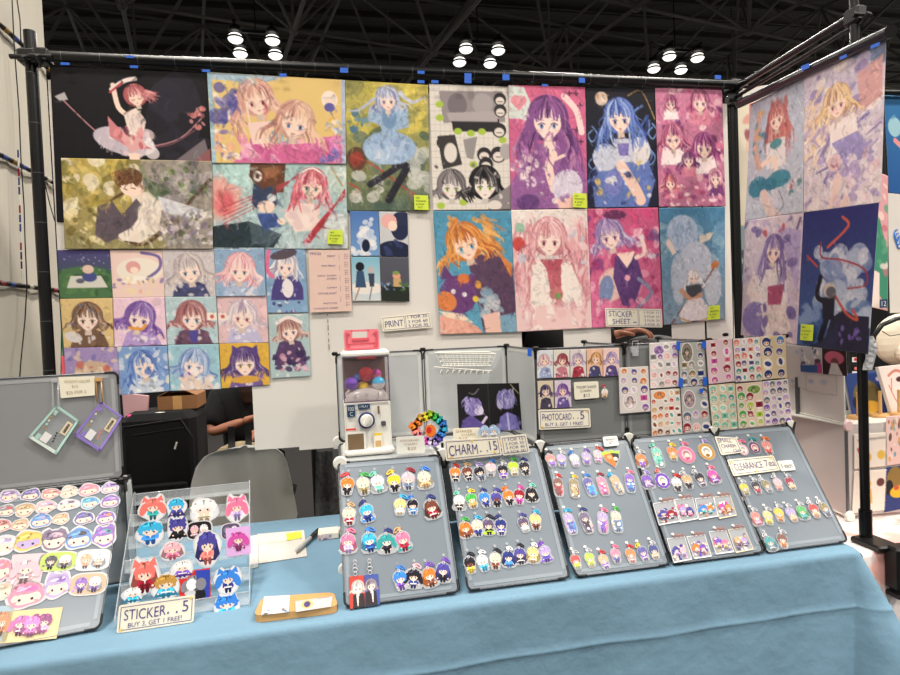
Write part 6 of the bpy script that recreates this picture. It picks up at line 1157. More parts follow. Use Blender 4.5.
# ------------------------------------------------------------------ stickers on the left board
def sticker(q_, u, v, rx, ry, kind, c1, c2, lb, rot=0, grp='die-cut stickers on the left board', F=None, seed=0):
    P, ex, ey, s_ = frame_at(q_, u, v); R = random.Random(int(u * 3 + v)); a = math.radians(rot); ca, sa = math.cos(a), math.sin(a)
    def F(x, y, z): x, y = x * rx, y * ry; return P + ex * s_ * (x * ca - y * sa) + ey * s_ * (x * sa + y * ca) + q_.n * (.0012 + z * .0006)
    mb = MB()
    if kind in ('rect',): out = [(-1, -1), (1, -1), (1, 1), (-1, 1)]
    elif kind == 'pill': out = [(math.copysign(abs(math.cos(g)) ** .6, math.cos(g)), math.copysign(abs(math.sin(g)) ** .6, math.sin(g))) for g in np.linspace(0, 2 * math.pi, 28, endpoint=False)]
    else:
        ph = R.uniform(0, 6); out = [((1 + .07 * math.sin(3 * g + ph) + .04 * math.sin(5 * g + 2 * ph)) * math.cos(g), (1 + .07 * math.sin(3 * g + ph) + .04 * math.sin(5 * g + 2 * ph)) * math.sin(g)) for g in np.linspace(0, 2 * math.pi, 28, endpoint=False)]
        if kind == 'ears': out = [(x, y + (.28 if .35 < abs(x) < .85 and y > 0 else 0)) for x, y in out]
    if 'left board' in grp: c1, c2 = (tuple(v * .60 + w9 * .40 for v, w9 in zip(cc(c), (198, 190, 200))) for c in (c1, c2))  # reflection on the left board mixed into the sticker colours as pale grey
    mb.prism(out, 0, 1, F, (208, 207, 208) if kind not in ('rect',) or c1 == 'white' else c1)
    S = lambda k: [(x * k, y * k) for x, y in out]; z = 1.1
    def lay(pts, c):
        nonlocal z
        mb.prism(pts, z, z + .15, F, c); z += .2
    if kind == 'rect':
        for i in range(14): x, y = R.uniform(-.6, .6), R.uniform(-.6, .6); lay(ell(x, y, R.uniform(.08, .2), R.uniform(.08, .18), R.uniform(0, 90), 8), R.choice([c2, shade(c2, 1.15), shade(c2, .8), 'white']))
        for i, dx in enumerate((-.42, .42, 0) if rx > ry else (0,)): figure(mb, lambda x, y, z_: F(dx + x * (.26 if rx > ry else .5), .2 - .12 * (i == 2) + y * (.4 if rx > ry else .42), z + i * 1.5 + z_ * 4), shade(c2, (1, .75, 1.2)[i]), shade(c2, (.7, 1.2, .9)[i]), ('twin', 'short', 'long')[i], R, fade=.1)
    elif kind == 'pill':
        lay(S(.9), c1); 
        for i in range(4): lay(ell(R.uniform(-.7, .7), R.uniform(-.6, .6), .08, .1, n=6), shade(c2, 1.2))
        for i, dx in enumerate((-.36, .34)): figure(mb, lambda x, y, z_: F(dx + x * .27, .12 + y * .42, z + i * 1.5 + z_ * 4), (c2, 'silver' if i and c2 == (0, 0, 0) else 'white' if c1 != 'tan' else c2)[i], shade(c2, .8), ('short', 'long')[i], R)
    elif 'clear stand' in grp:
        st9 = R.choice(['short', 'long', 'twin', 'cape']); sx9 = {'long': 1.5, 'twin': 1.75, 'cape': 1.35}.get(st9, 1.15); k9 = .92
        lay(S(.9), (222, 222, 228)); figure(mb, lambda x, y, z_: F(x * k9 / sx9, (y + .5) * k9 / 1.68, 1.3 + z_ * 4), c1, c2, st9, R)
        if kind == 'ears':
            for sx in (-1, 1): mb.prism([(sx * .25, .75), (sx * .62, 1.08), (sx * .78, .55)], 1.2, 1.5, F, c1)
    else:
        lay(S(.86), c1); lay([(x * .7, y * .5 - .18) for x, y in out], 'skin' if kind != 'mask' else c2); lay(ell(0, .42, .74, .38), shade(c1, .92)); lay([(-.8, -.12), (-.62, .12), (-.35, .0), (-.1, .2), (.18, .04), (.42, .18), (.62, .08), (.8, -.12), (.6, .5), (-.6, .5)], c1); lay(ell(.15, .42, .4, .2, -10), c2 if kind != 'mask' else c1)
        for sx in (-1, 1): lay(ell(sx * .3, -.32, .08, .1, n=8), (70, 54, 80)); lay(ell(sx * .5, -.46, .1, .06, n=8), (244, 160, 160))
        lay(ell(-.2, .4, .3, .1, 14), shade(c1, 1.25)); 
        for i in range(4): lay(ell(R.uniform(-.6, .6), R.uniform(.1, .65), .12, .08, R.uniform(0, 90), 8), R.choice([shade(c1, .75), shade(c1, 1.2), c2]))
    o = mb.build('sticker', 'print', loc=P); return tag(o, lb, 'sticker', grp)
ST = [(9.5, 496, 9, 7, 'face', 'lilac', 'dusk', 'top row, half hidden at the left'), (31, 495, 9, 6.8, 'face', 'indigo', 'lilac', 'top row'), (50.5, 494, 8.5, 6, 'face', 'salmon', 'cream', 'top row'), (69, 492, 8.2, 6.8, 'face', 'cream', 'cream', 'top row'), (89, 490, 10, 6.8, 'face', 'pink', 'salmon', 'top row, widest'), (110, 488, 8.4, 6.2, 'face', 'lilac', 'purple', 'top right corner'),
 (6, 511, 9, 6.5, 'face', 'grey', 'red', 'second row'), (25, 510, 9.4, 7.6, 'face', 'tan', 'gold', 'second row'), (46, 507, 9.6, 7, 'face', 'blush', 'lilac', 'second row'), (68.5, 505, 10.5, 6, 'face', 'white', 'dusk', 'second row'), (90, 503, 8.6, 6.8, 'face', 'cyan', 'blue', 'second row'), (110.5, 501.5, 9, 7, 'face', 'purple', 'lilac', 'second row'),
 (2.5, 526, 8, 7, 'face', 'salmon', 'brown', 'third row'), (20.5, 525, 8.2, 6.6, 'face', 'tan', 'peach', 'third row'), (41, 521, 10, 7.8, 'face', 'blue', 'lilac', 'third row'), (61, 519, 8, 6.2, 'face', 'peach', 'tan', 'third row'), (84, 518.5, 9.6, 7, 'face', 'indigo', 'slate', 'third row'), (106, 518, 9, 7.2, 'face', 'purple', 'orange', 'third row'),
 (4, 545, 12, 10.5, 'face', 'white', 'lilac', 'fourth row, left end'), (28.5, 541, 14.5, 11, 'mask', 'yellow', 'lilac', 'fourth row'), (54.5, 540, 13, 11.5, 'ears', 'dusk', 'blush', 'fourth row'), (79, 538.5, 13, 11.5, 'face', 'blue', 'black', 'fourth row'), (104.5, 536.5, 11.5, 11.5, 'ears', 'purple', 'teal', 'fourth row, right end'),
 (3, 570, 8, 12, 'face', 'pink', 'salmon', 'fifth row, cut by the left edge'), (26, 571.5, 15, 17, 'rect', (238, 196, 200), 'blush', 'fifth row, upright rectangle'), (58.5, 561.5, 17.5, 10, 'pill', 'lime', 'black', 'fifth row, rounded bar'), (93, 560, 16.5, 10.5, 'pill', (196, 220, 232), 'peach', 'fifth row, right end'),
 (3, 591, 9, 9, 'face', 'cream', 'tan', 'sixth row, left edge'), (26.5, 595, 18, 13.5, 'face', 'pink', 'magenta', 'sixth row, wide cluster'), (57.5, 585.5, 13, 13, 'ears', 'lilac', 'purple', 'sixth row'), (88.5, 584, 17.5, 11, 'pill', 'tan', 'purple', 'sixth row, round cake'),
 (3, 624, 7, 17, 'rect', (150, 190, 205), 'orange', 'bottom row, left edge'), (32.5, 625, 24, 14.5, 'rect', (240, 214, 130), 'magenta', 'bottom row, yellow rectangle')]
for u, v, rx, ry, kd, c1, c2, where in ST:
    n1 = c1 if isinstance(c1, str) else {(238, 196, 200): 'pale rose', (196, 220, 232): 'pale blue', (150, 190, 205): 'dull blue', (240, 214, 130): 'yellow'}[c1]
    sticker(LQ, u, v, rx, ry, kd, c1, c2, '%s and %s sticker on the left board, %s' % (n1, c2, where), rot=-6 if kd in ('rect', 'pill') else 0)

# ------------------------------------------------------------------ clear tiered sticker stand
A0, A1 = onZ(115, 629, TZ + .004), onZ(250, 607, TZ + .004); A0[2] = A1[2] = TZ + .004
ex = (A1 - A0) / np.linalg.norm(A1 - A0); bk = np.array([-ex[1], ex[0], 0]); W_ = np.linalg.norm(A1 - A0); up = np.array([0, 0, 1.0])
t = thing('tiered_stand', 'clear acrylic tiered stand full of character stickers', 'display stand', (A0 + A1) / 2)
def SQd(a0, a1, d, z0, z1, lean=0.0): b = A0 + bk * d; return Quad(b + ex * a0 + up * z1 + bk * lean, b + ex * a1 + up * z1 + bk * lean, b + ex * a1 + up * z0, b + ex * a0 + up * z0)
D_, H_ = .235, .235
for a in (0, W_):
    mb = MB(); P = [A0 + ex * a, A0 + ex * a + up * .02, A0 + ex * a + bk * D_ + up * H_, A0 + ex * a + bk * (D_ + .012) + up * H_, A0 + ex * a + bk * (D_ + .012)]
    mb.add([p - ex * .0015 for p in P] + [p + ex * .0015 for p in P], [(0, 1, 2, 3, 4), (5, 6, 7, 8, 9)] + [(i, (i + 1) % 5, 5 + (i + 1) % 5, 5 + i) for i in range(5)]); mb.build('side_plate', 'clear', t)
    mb = MB(); mb.tube([P[0], P[1], P[2], P[3]], .0012, 5); mb.build('bright_edge', 'rim', t)
for k in range(6):
    d = .008 + k * .042; z = .004 + k * .041; q_ = SQd(.002, W_ - .002, d, z, z + .026, .008); mb = MB(); slab(mb, q_, .002); mb.build('tier_plate', 'clear', t)
    b0 = A0 + bk * d + up * z; q2 = Quad(b0 + bk * .036 + ex * .002, b0 + bk * .036 + ex * (W_ - .002), b0 + ex * (W_ - .002), b0 + ex * .002); mb = MB(); slab(mb, q2, .002); mb.build('tier_step', 'clear', t)
    mb = MB(); mb.tube([q_.k[0], q_.k[1]], .0011, 5); mb.build('bright_edge', 'rim', t)
def tierq(k): return SQd(0, W_, .004 + k * .042, .002 + k * .041, .06 + k * .041, .012)
STAND = [(4, 153, 509, 13, 12, 'ears', 'salmon', 'teal', 'red hood sticker, back left'), (4, 176.5, 508, 9.5, 10.5, 'face', 'cyan', 'indigo', 'blue and violet sticker, back row'), (4, 204, 511, 13.5, 13.5, 'face', 'white', 'cream', 'white haired sticker, back row centre'), (4, 237, 509, 11.5, 13, 'ears', 'pink', 'lilac', 'pink and white sticker, back right'),
 (3, 150.5, 533, 13, 12.5, 'face', 'cyan', 'blue', 'light blue haired sticker, second row left'), (3, 178, 529, 10.5, 11, 'ears', 'indigo', 'black', 'indigo hood sticker, second row'), (3, 199.5, 530, 12.5, 9, 'pill', 'black', 'blush', 'black and pink sticker, behind the blue hood'), (3, 231, 531, 9.5, 8, 'pill', 'dusk', 'grey', 'dark grey sticker, second row right'),
 (2, 172.5, 551, 12, 9.5, 'face', 'blush', 'pink', 'pale pink face sticker, middle row'), (2, 207.5, 548, 13, 18, 'face', 'indigo', 'salmon', 'tall blue hooded sticker, centre of stand'), (2, 238.5, 541, 11.5, 13.5, 'rect', (214, 170, 220), 'magenta', 'lilac rectangular sticker, right side'),
 (1, 145, 577, 14.5, 17, 'ears', 'salmon', 'crimson', 'salmon hooded sticker, front left'), (1, 182.5, 569, 11, 9, 'face', 'white', 'purple', 'white and violet sticker, behind the red card'), (1, 133, 595, 10, 8, 'face', 'white', 'cyan', 'white sticker with blue bow, front left corner'),
 (1, 166, 586, 13.5, 12.5, 'face', 'gold', 'cyan', 'gold and blue ring sticker, front row'), (1, 195, 585, 14.5, 14.5, 'rect', (210, 50, 48), 'grey', 'red and blue card sticker, front row'), (1, 228, 581, 13, 12.5, 'ears', 'blue', 'navy', 'blue tiger face sticker, upper one at front right'), (0, 227, 606, 12.5, 11, 'ears', 'blue', 'cyan', 'blue creature sticker, lowest at front right')]
for k, u, v, rx, ry, kd, c1, c2, lb in STAND: sticker(tierq(k), u, v, rx, ry, kd, c1, c2, lb + ', on clear stand', grp='stickers in the clear stand')
q_ = tierq(1); mb = MB(); c = qpix((q_.k[3] - q_.n * -.006, q_.n), (195.5, 570.5), (210, 569.5), (209, 598), (200, 599)); slab(mb, c, .0005, col=(50, 70, 170)); c2_ = qpix((q_.k[3] - q_.n * -.0065, q_.n), (186, 575), (208, 573), (207, 599), (184, 600)); 
for a, b, r_, cl_ in ((.28, .4, .24, 'white'), (.7, .4, .25, 'grey'), (.28, .8, .22, 'silver'), (.7, .82, .24, 'black'), (.3, .46, .14, 'skin'), (.68, .46, .14, 'skin')): mb.prism(ell(a, b, r_, r_, n=10), .0001, .0006 + r_ * .001, lambda x, y, z: c2_.pt(x, y, z), cl_)
tag(mb.build('sticker', 'print'), 'blue backed sticker of two grey figures overlapping the red card, clear stand', 'sticker', 'stickers in the clear stand')
b0, b1 = onZ(117, 633.5, TZ + .0055), onZ(193.5, 622, TZ + .0055); q_ = Quad(b0 + (0, .012, .06), b1 + (0, .012, .06), b1, b0)
sign('price_sign', 'STICKER 5 price sign at the foot of the clear stand', qpix((q_.k[3], q_.n), (119, 605.5), (195, 594.5), (193.5, 622), (116.5, 633.5)), [('STICKER', .08, .62, .2, .6), ('. .', .64, .78, .48, .58), ('5', .84, .92, .16, .56), ('BUY 3, GET 1 FREE!', .14, .84, .68, .88)], stars=((.05, .9), (.95, .1)), r=.005)

# ------------------------------------------------------------------ things lying on the table
ZC = TZ + .005
def floorq(px, z=ZC): return Quad(*[onZ(u, v, z) for u, v in px])
t = thing('bamboo_tray', 'rounded bamboo tray with two cards at the table front', 'tray', onZ(295, 606, ZC)); q_ = floorq(((262, 597), (334, 592), (338, 606), (253, 616)), ZC + .016); mb = MB(); slab(mb, q_, .016, r=.018); mb.build('body', 'bamboo', t)
for u, v, lb in (((264, 596.5), (290, 595), (289, 612), (261, 615)), 0, 'business card with a blue printed edge, left on bamboo tray'), (((295, 601), (333, 596), (331, 606.5), (295.5, 612)), 1, 'printed violet and white card, right on bamboo tray'):
    q_ = floorq(u, ZC + .0178); A = Art(q_.h / q_.w, 50, (232, 222, 216) if v == 0 else (206, 196, 200), None, 130 + v)
    if v == 0: A.blobs(14, [(110, 170, 220), (70, 50, 60), (240, 200, 180), (90, 140, 200)], (4, 96), (A.H * .78, A.H), (4, 9)); A.s([(30, 20), (70, 20)], 1.5, (150, 120, 130))
    else: A.e(32, A.H * .45, 16, A.H * .4, (226, 196, 120)); A.e(32, A.H * .45, 9, A.H * .28, (80, 70, 140)); A.p([(56, 4), (96, 4), (92, A.H * .8), (56, A.H * .8)], (224, 216, 206)); A.s([(60, 5), (90, 5)], 3, (100, 96, 140))
    print_sheet('business_card', lb, 'card', q_, A, 'cards on the bamboo tray')
q_ = floorq(((257, 534), (304, 530), (307, 556), (258, 563.5)), ZC + .0015); mb = MB(); slab(mb, q_, .001); tag(mb.build('paper_sheet', 'paper'), 'white order sheet lying under the marker pen', 'paper', 'papers on the table')
q_ = floorq(((255, 536), (300, 532), (300, 539), (255, 544)), ZC + .003); mb = MB(); slab(mb, q_, .0012); tag(mb.build('envelope', 'card'), 'cream envelope flap across the top of order sheet', 'envelope')
q_ = floorq(((250, 536), (258, 535), (258, 563), (250, 565)), ZC + .012); mb = MB(); slab(mb, q_, .011); tag(mb.build('card_stack', 'white'), 'stack of white cards right behind the clear stand', 'cards')
q_ = floorq(((286, 533.5), (301, 531), (301.5, 537.5), (287, 540.5)), ZC + .0045); mb = MB(); slab(mb, q_, .0006); tag(mb.build('sticky_note', bpy.data.materials['lime_note']), 'lime sticky note lying on cream envelope flap', 'sticky note')
a, b = onZ(296, 551, ZC + .011), onZ(319, 530, ZC + .011); t = thing('marker_pen', 'grey marker pen with black cap lying on order sheet', 'pen', (a + b) / 2 - (0, 0, .007)); d = b - a
mb = MB(); mb.tube([a, a + d * .04, a + d * .62], [.003, .006, .006], 10); mb.build('barrel', M['chair'], t); mb = MB(); mb.tube([a + d * .6, a + d * .96, b], [.0068, .0068, .004], 10); mb.tube([a + d * .66 + (0, 0, .008), a + d * .95 + (0, 0, .008)], .0015, 6); mb.build('cap', 'black', t)
q_ = Quad(onZ(318, 541, ZC) + (0, 0, .018), onZ(339, 538, ZC) + (0, 0, .018), onZ(339, 538, ZC), onZ(318, 541, ZC)); A = Art(q_.h / q_.w, 40, (226, 214, 216), None, 133); A.blobs(20, [(236, 190, 196), (120, 90, 150), (240, 236, 236)], r=(4, 10)); 
t = thing('flat_box', 'low white and pink printed box right of the marker pen', 'box', (q_.k[2] + q_.k[3]) / 2); mb = MB(); c = (q_.k[2] + q_.k[3]) / 2 + (0, .03, .009); mb.bbox_bevel(c, (q_.w, .058, .018), .002); mb.build('body', 'card', t); print_sheet('front_print', None, None, q_, A, parent=t)
# water bottle
P = onZ(128, 560, ZC); P = np.array([-.10, -.40, ZC]); t = thing('water_bottle', 'clear plastic water bottle between left board and clear stand', 'bottle', P); mb = MB(); mb.lathe(P, [(.024, 0), (.031, .006), (.031, .05), (.029, .055), (.031, .06), (.031, .12), (.028, .14), (.014, .165), (.012, .172)], 20); mb.build('body', 'clear', t); mb = MB(); mb.lathe(P, [(.0135, .17), (.0135, .186), (.012, .188)], 16); mb.build('cap', 'white', t)
# ------------------------------------------------------------------ behind the table
yc = .30
def chairP(u, v, y=yc): return onY(u, v, y)
t = thing('shell_chair', 'grey plastic shell chair behind the table', 'chair', (.02, .35, 0))
P_ = [(190, 530), (187, 508), (188.5, 486), (193, 470), (200, 461), (208, 456.5), (220, 453.5), (240, 451), (262, 449.8), (273, 451), (281, 456), (286, 466), (291, 486), (297, 515), (299, 530)]
out = [chairP(u, v) for u, v in P_]; out = [p * (1, 0, 1) for p in out]
nx = 30; nz = 26; V = []; z1 = max(p[2] for p in out); z0 = .44
def edge(z):
    xs = []
    for i in range(len(out) - 1):
        a, b = out[i], out[i + 1]
        if (a[2] - z) * (b[2] - z) <= 0 and a[2] != b[2]: xs.append(a[0] + (b[0] - a[0]) * (z - a[2]) / (b[2] - a[2]))
    if len(xs) < 2: return (out[0][0] + .01, out[-1][0] - .01)
    return min(xs), max(xs)
zs = [z1 - .0005 - (z1 - .0005 - z0) * (k / nz) ** 1.6 for k in range(nz + 1)]
for lay in (0, 1):
    for z in zs:
        a, b = edge(z); h = (z - z0) / (z1 - z0)
        for i in range(nx + 1):
            g = i / nx; x = a + (b - a) * g; dy = .07 * h - .05 * (2 * g - 1) ** 2 + .012 * lay; V.append((x, yc + .04 + dy, z))
F = []; n = nx + 1
for lay in (0, 1):
    o = lay * n * (nz + 1)
    for r in range(nz): 
        for i in range(nx): F.append((o + r * n + i, o + r * n + i + 1, o + (r + 1) * n + i + 1, o + (r + 1) * n + i))
o = n * (nz + 1)
for i in range(nx): F.append((i, i + 1, o + i + 1, o + i))
for r in range(nz): F.append((r * n, (r + 1) * n, o + (r + 1) * n, o + r * n)); F.append((r * n + nx, (r + 1) * n + nx, o + (r + 1) * n + nx, o + r * n + nx))
mb = MB(); mb.add(V, F, None, True); mb.build('backrest', 'chair', t)
mb = MB(); mb.bbox_bevel((.02, .56, .45), (.44, .46, .03), .012); mb.build('seat', 'chair', t)
for sx in (-1, 1):
    for sy in (-1, 1): mb = MB(); mb.tube([(.02 + sx * .15, .55 + sy * .14, .44), (.02 + sx * .22, .55 + sy * .22, 0)], .010, 8); mb.build('leg', 'wire', t)
# suitcase and box
t = thing('suitcase', 'large black soft suitcase standing behind the left prints', 'suitcase', (-.33, .95, 0))
sx0, sx1, sy = onY(118, 440, .80)[0], onY(196, 440, .80)[0], .80; zt = onY(160, 413, .82)[2]
mb = MB(); mb.bbox_bevel(((sx0 + sx1) / 2, sy + .14, zt / 2 + .02), (sx1 - sx0, .28, zt - .04), .03); mb.build('body', 'dark', t)
mb = MB(); mb.bbox_bevel(((sx0 + sx1) / 2 - .01, sy - .012, zt * .42), ((sx1 - sx0) * .8, .03, zt * .55), .008); mb.build('front_pocket', 'dark', t)
mb = MB(); mb.tube([(sx0 + .02, sy - .004, zt - .05), (sx1 - .06, sy - .004, zt - .03), (sx1 - .01, sy - .004, zt - .12), (sx1 - .01, sy - .004, .1)], .003, 6); mb.tube([(sx0 + .06, sy - .002, zt - .09), (sx1 - .05, sy - .002, zt - .07)], .0025, 6); mb.build('zip', 'cable', t)
mb = MB(); mb.tube([(sx1 - .075, sy - .03, zt - .13), (sx1 - .085, sy - .03, zt - .16)], .004, 6); mb.build('zip_pull', M['white'], t)
for k in (-1, 1): mb = MB(); mb.lathe(((sx0 + sx1) / 2 + k * .13, sy + .14, .02), [(.02, -.012), (.024, 0), (.02, .012)], 12, axis='x'); mb.build('wheel', 'black', t)
P = [(sx0 + .12, sy + .1, zt), (sx0 + .14, sy + .1, zt + .02), (sx1 - .14, sy + .1, zt + .02), (sx1 - .12, sy + .1, zt)]; P = [p - np.array((0, -.08, .012)) for p in P]; mb = MB(); mb.tube(P, .006, 8); mb.build('handle', 'black', t)
z0 = zt + .002; b0, b1 = onY(158, 405, .90)[0], onY(197, 405, .90)[0]; zb = onY(175, 396, .90)[2]
t = thing('cardboard_box', 'open brown cardboard box on top of the suitcase', 'box', ((b0 + b1) / 2, 1.0, z0)); mb = MB(); bx, bw = (b0 + b1) / 2, b1 - b0; hh = max(.05, zb - z0)
mb.box((bx, .90, z0 + hh / 2), (bw, .004, hh)); mb.box((bx, 1.10, z0 + hh / 2), (bw, .004, hh)); mb.box((b0, 1.0, z0 + hh / 2), (.004, .2, hh)); mb.box((b1, 1.0, z0 + hh / 2), (.004, .2, hh)); mb.box((bx, 1.0, z0 + .002), (bw, .2, .004)); mb.build('body', 'box', t)
for k, (d0, d1) in enumerate((((b1, .9, z0 + hh), (b1, 1.1, z0 + hh)), ((b0, .9, z0 + hh), (b0, 1.1, z0 + hh)))):
    s_ = 1 if k == 0 else -1; d0, d1 = np.array(d0), np.array(d1); q_ = Quad(d0 + (-s_ * .09, 0, .045), d1 + (-s_ * .09, 0, .045), d1, d0); mb = MB(); slab(mb, q_, .003); mb.build('flap', 'box', t)
mb = MB(); mb.box((bx, .897, z0 + hh / 2), (.04, .001, hh)); mb.build('tape', M['bamboo'], t)
mb = MB(); P = onY(128, 419, .84); q0 = onY(150, 416, .84); mb.tube([P + (0, 0, .01), P + (.04, 0, .012), P + (.08, 0, .010)], [.010, .006, .007], 8, col=(232, 70, 140)); tag(mb.build('pink_cloth', 'paint'), 'bright pink ribbon lying on the black suitcase', 'ribbon')
mb = MB(); P = onY(146, 417, .84); mb.tube([P + (0, 0, .006), P + (.06, .0, .010), P + (.14, .0, .006)], [.006, .010, .004], 8, col='white'); tag(mb.build('rolled_strap', 'paint'), 'white rolled strap on suitcase before the cardboard box', 'strap')
q_ = Quad(onY(122, 393, .95), onY(148, 396, .95), onY(147, 418, .95), onY(124, 420, .95)); mb = MB(); slab(mb, q_, .02, col=(222, 176, 182)); tag(mb.build('pink_bag', 'paint'), 'pale pink bag behind the suitcase, left of cardboard box', 'bag')
# hanging grey cloth and dark shelving between chair and board
mb = MB(); q0, q1 = onY(315, 452, .405), onY(334, 452, .405); V = []; F = []
for r in range(12):
    h = r / 11; z = q0[2] - h * .50; w0 = .5 + .35 * math.sin(h * 2.6)
    for i in range(9): g = i / 8; V.append((q0[0] + (q1[0] - q0[0]) * (.5 + (g - .5) * (w0 + .4)), .400 + .012 * math.sin(g * 13 + h * 3), z))
for r in range(11):
    for i in range(8): F.append((r * 9 + i, r * 9 + i + 1, (r + 1) * 9 + i + 1, (r + 1) * 9 + i))
mb.add(V, F, None, True); tag(mb.build('hanging_cloth', 'pattern'), 'grey cloth hanging behind the table left of leftmost charm board', 'cloth')
t = thing('metal_rack', 'low black metal rack behind the table near hanging cloth', 'rack', (.30, .5, 0)); mb = MB()
for z in (.35, .62, .97): mb.tube([(.27, .42, z), (.80, .42, z)], .006, 8); mb.tube([(.27, .62, z), (.80, .62, z)], .006, 8)
mb.build('rail', 'black', t)
for x in (.27, .80):
    for y in (.42, .62): mb = MB(); mb.tube([(x, y, 0), (x, y, .975)], .008, 8); mb.build('post', 'black', t)

# people behind the booth
def skinned(name, J, E_, R_, mat, parent, root=0, sub=2):
    me = bpy.data.meshes.new(name); L = np.array(parent.location) if parent else np.zeros(3)
    me.from_pydata([tuple(np.array(j) - L) for j in J], E_, []); o = bpy.data.objects.new(name, me); C.objects.link(o); me.materials.append(M[mat])
    md = o.modifiers.new('skin', 'SKIN'); md.use_smooth_shade = True
    ly = me.skin_vertices[0].data if me.skin_vertices else None
    if ly is None:
        bpy.context.view_layer.objects.active = o
        bpy.ops.object.select_all(action='DESELECT'); o.select_set(True); bpy.ops.mesh.customdata_skin_add(); ly = me.skin_vertices[0].data
    for i, r in enumerate(R_): ly[i].radius = (r, r) if not isinstance(r, tuple) else r
    ly[root].use_root = True
    sd = o.modifiers.new('sub', 'SUBSURF'); sd.levels = sub; sd.render_levels = sub
    if parent: o.parent = parent
    return o
def hand(W0, d, side, up_, parent):
    """palm, four curled fingers and a thumb, starting at the wrist W0 and pointing along d"""
    d = np.array(d) / np.linalg.norm(d); up_ = np.array(up_) - d * (np.array(up_) @ d); up_ /= np.linalg.norm(up_); s = np.cross(d, up_) * side
    J = [W0, W0 + d * .04, W0 + d * .085]; E_ = [(0, 1), (1, 2)]; R_ = [(.026, .02), (.036, .018), (.034, .015)]
    for k, (o, l) in enumerate(((-.030, .070), (-.010, .080), (.010, .074), (.030, .058))):
        b = W0 + d * .085 + s * o; i = len(J); J += [b, b + d * l * .45 - up_ * .012, b + d * l * .75 - up_ * .034, b + d * l * .82 - up_ * .056]; E_ += [(2, i), (i, i + 1), (i + 1, i + 2), (i + 2, i + 3)]; R_ += [.0105, .0095, .0088, .0075]
    b = W0 + d * .025 - s * .030; i = len(J); J += [b, b + d * .03 - s * .022 - up_ * .01, b + d * .058 - s * .022 - up_ * .024]; E_ += [(0, i), (i, i + 1), (i + 1, i + 2)]; R_ += [.013, .011, .009]
    return J, E_, R_
def person(label, base, chest, neck, head, fwd, armL, armR, legs, pants='dark', shirt='dark'):
    t = thing('person', label, 'person', (base[0], base[1], 0)); A_ = lambda *p: np.array(p, float)
    base, chest, neck, head = map(np.array, (base, chest, neck, head)); fwd = np.array(fwd) / np.linalg.norm(fwd); sd = np.cross(fwd, (0, 0, 1.0))
    J = [base, (base + chest) / 2, chest, neck, head - (0, 0, .06), head + (0, 0, .03), head + (0, 0, .09)]; E_ = [(i, i + 1) for i in range(6)]; R_ = [(.15, .11), (.14, .10), (.16, .10), .055, .07, .082, .06]
    hands = []
    for sgn, arm in ((-1, armR), (1, armL)):
        i = len(J); sh = chest + sd * sgn * .18 + (0, 0, .05); J += [sh] + [np.array(p) for p in arm]; E_ += [(2, i), (i, i + 1), (i + 1, i + 2)]; R_ += [.040, .034, .024]
        w = np.array(arm[1]); dd = w - np.array(arm[0]); Jh, Eh, Rh = hand(w, dd, sgn, (0, 0, 1), t); o = len(J); J += Jh; R_ += Rh; E_ += [(i + 2, o)] + [(a + o, b + o) for a, b in Eh]
    for sgn, lg in ((-1, legs[1]), (1, legs[0])):
        i = len(J); hp = base + sd * sgn * .09; J += [hp] + [np.array(p) for p in lg] + [np.array(lg[1]) + fwd * .16 - (0, 0, .03)]; E_ += [(0, i), (i, i + 1), (i + 1, i + 2), (i + 2, i + 3)]; R_ += [.085, .055, .035, .03]
    skinned('body', J, E_, R_, 'skin', t)
    Js = [base + (0, 0, .02), (base + chest) / 2, chest, neck - (0, 0, .02)]; Es = [(0, 1), (1, 2), (2, 3)]; Rs = [(.172, .13), (.168, .128), (.20, .14), .09]
    for sgn, arm in ((-1, armR), (1, armL)):
        i = len(Js); sh = chest + sd * sgn * .18 + (0, 0, .05); el, w = map(np.array, arm); Js += [sh, sh + (el - sh) * .85]; Es += [(2, i), (i, i + 1)]; Rs += [.082, .066]
        if pants == 'dark' and shirt == 'sleeve': Js += [el, el + (w - el) * .9]; Es += [(i + 1, i + 2), (i + 2, i + 3)]; Rs += [.062, .044]
    skinned('shirt', Js, Es, Rs, 'dark', t)
    Jp = [base]; Ep = []; Rp = [(.165, .125)]
    for sgn, lg in ((-1, legs[1]), (1, legs[0])): i = len(Jp); hp = base + sd * sgn * .09; kn, an = map(np.array, lg); Jp += [hp, kn, kn + (an - kn) * .9]; Ep += [(0, i), (i, i + 1), (i + 1, i + 2)]; Rp += [.098, .07, .055]
    skinned('trousers', Jp, Ep, Rp, 'dark', t)
    mb = MB(); mb.ball(head + (0, 0, .045) - fwd * .022, .105, 18, sq=(1, 1, 1.05), lo=-.45); mb.ball(head - fwd * .07 + (0, 0, -.05), .075, 12, sq=(1, .8, 1.4)); mb.ball(head + fwd * .07 + sd * .06 + (0, 0, -.15), .055, 10, sq=(.9, .8, 2.8)); mb.ball(head + fwd * .07 - sd * .06 + (0, 0, -.15), .055, 10, sq=(.9, .8, 2.8)); mb.build('hair', 'hair', t)
    mb = MB()
    for sgn in (-1, 1): mb.ball(head + fwd * .078 + sd * sgn * .032 + (0, 0, .01), .011, 8, col='white'); mb.ball(head + fwd * .086 + sd * sgn * .032 + (0, 0, .01), .006, 8, col='brown')
    mb.ball(head + fwd * .085 + (0, 0, -.05), .018, 8, col=(180, 90, 86), sq=(1, 1, .35)); mb.build('eyes_and_mouth', 'paint', t)
    mb = MB(); mb.ball(head + fwd * .092 + (0, 0, -.018), .016, 10, sq=(.8, .9, 1.3))
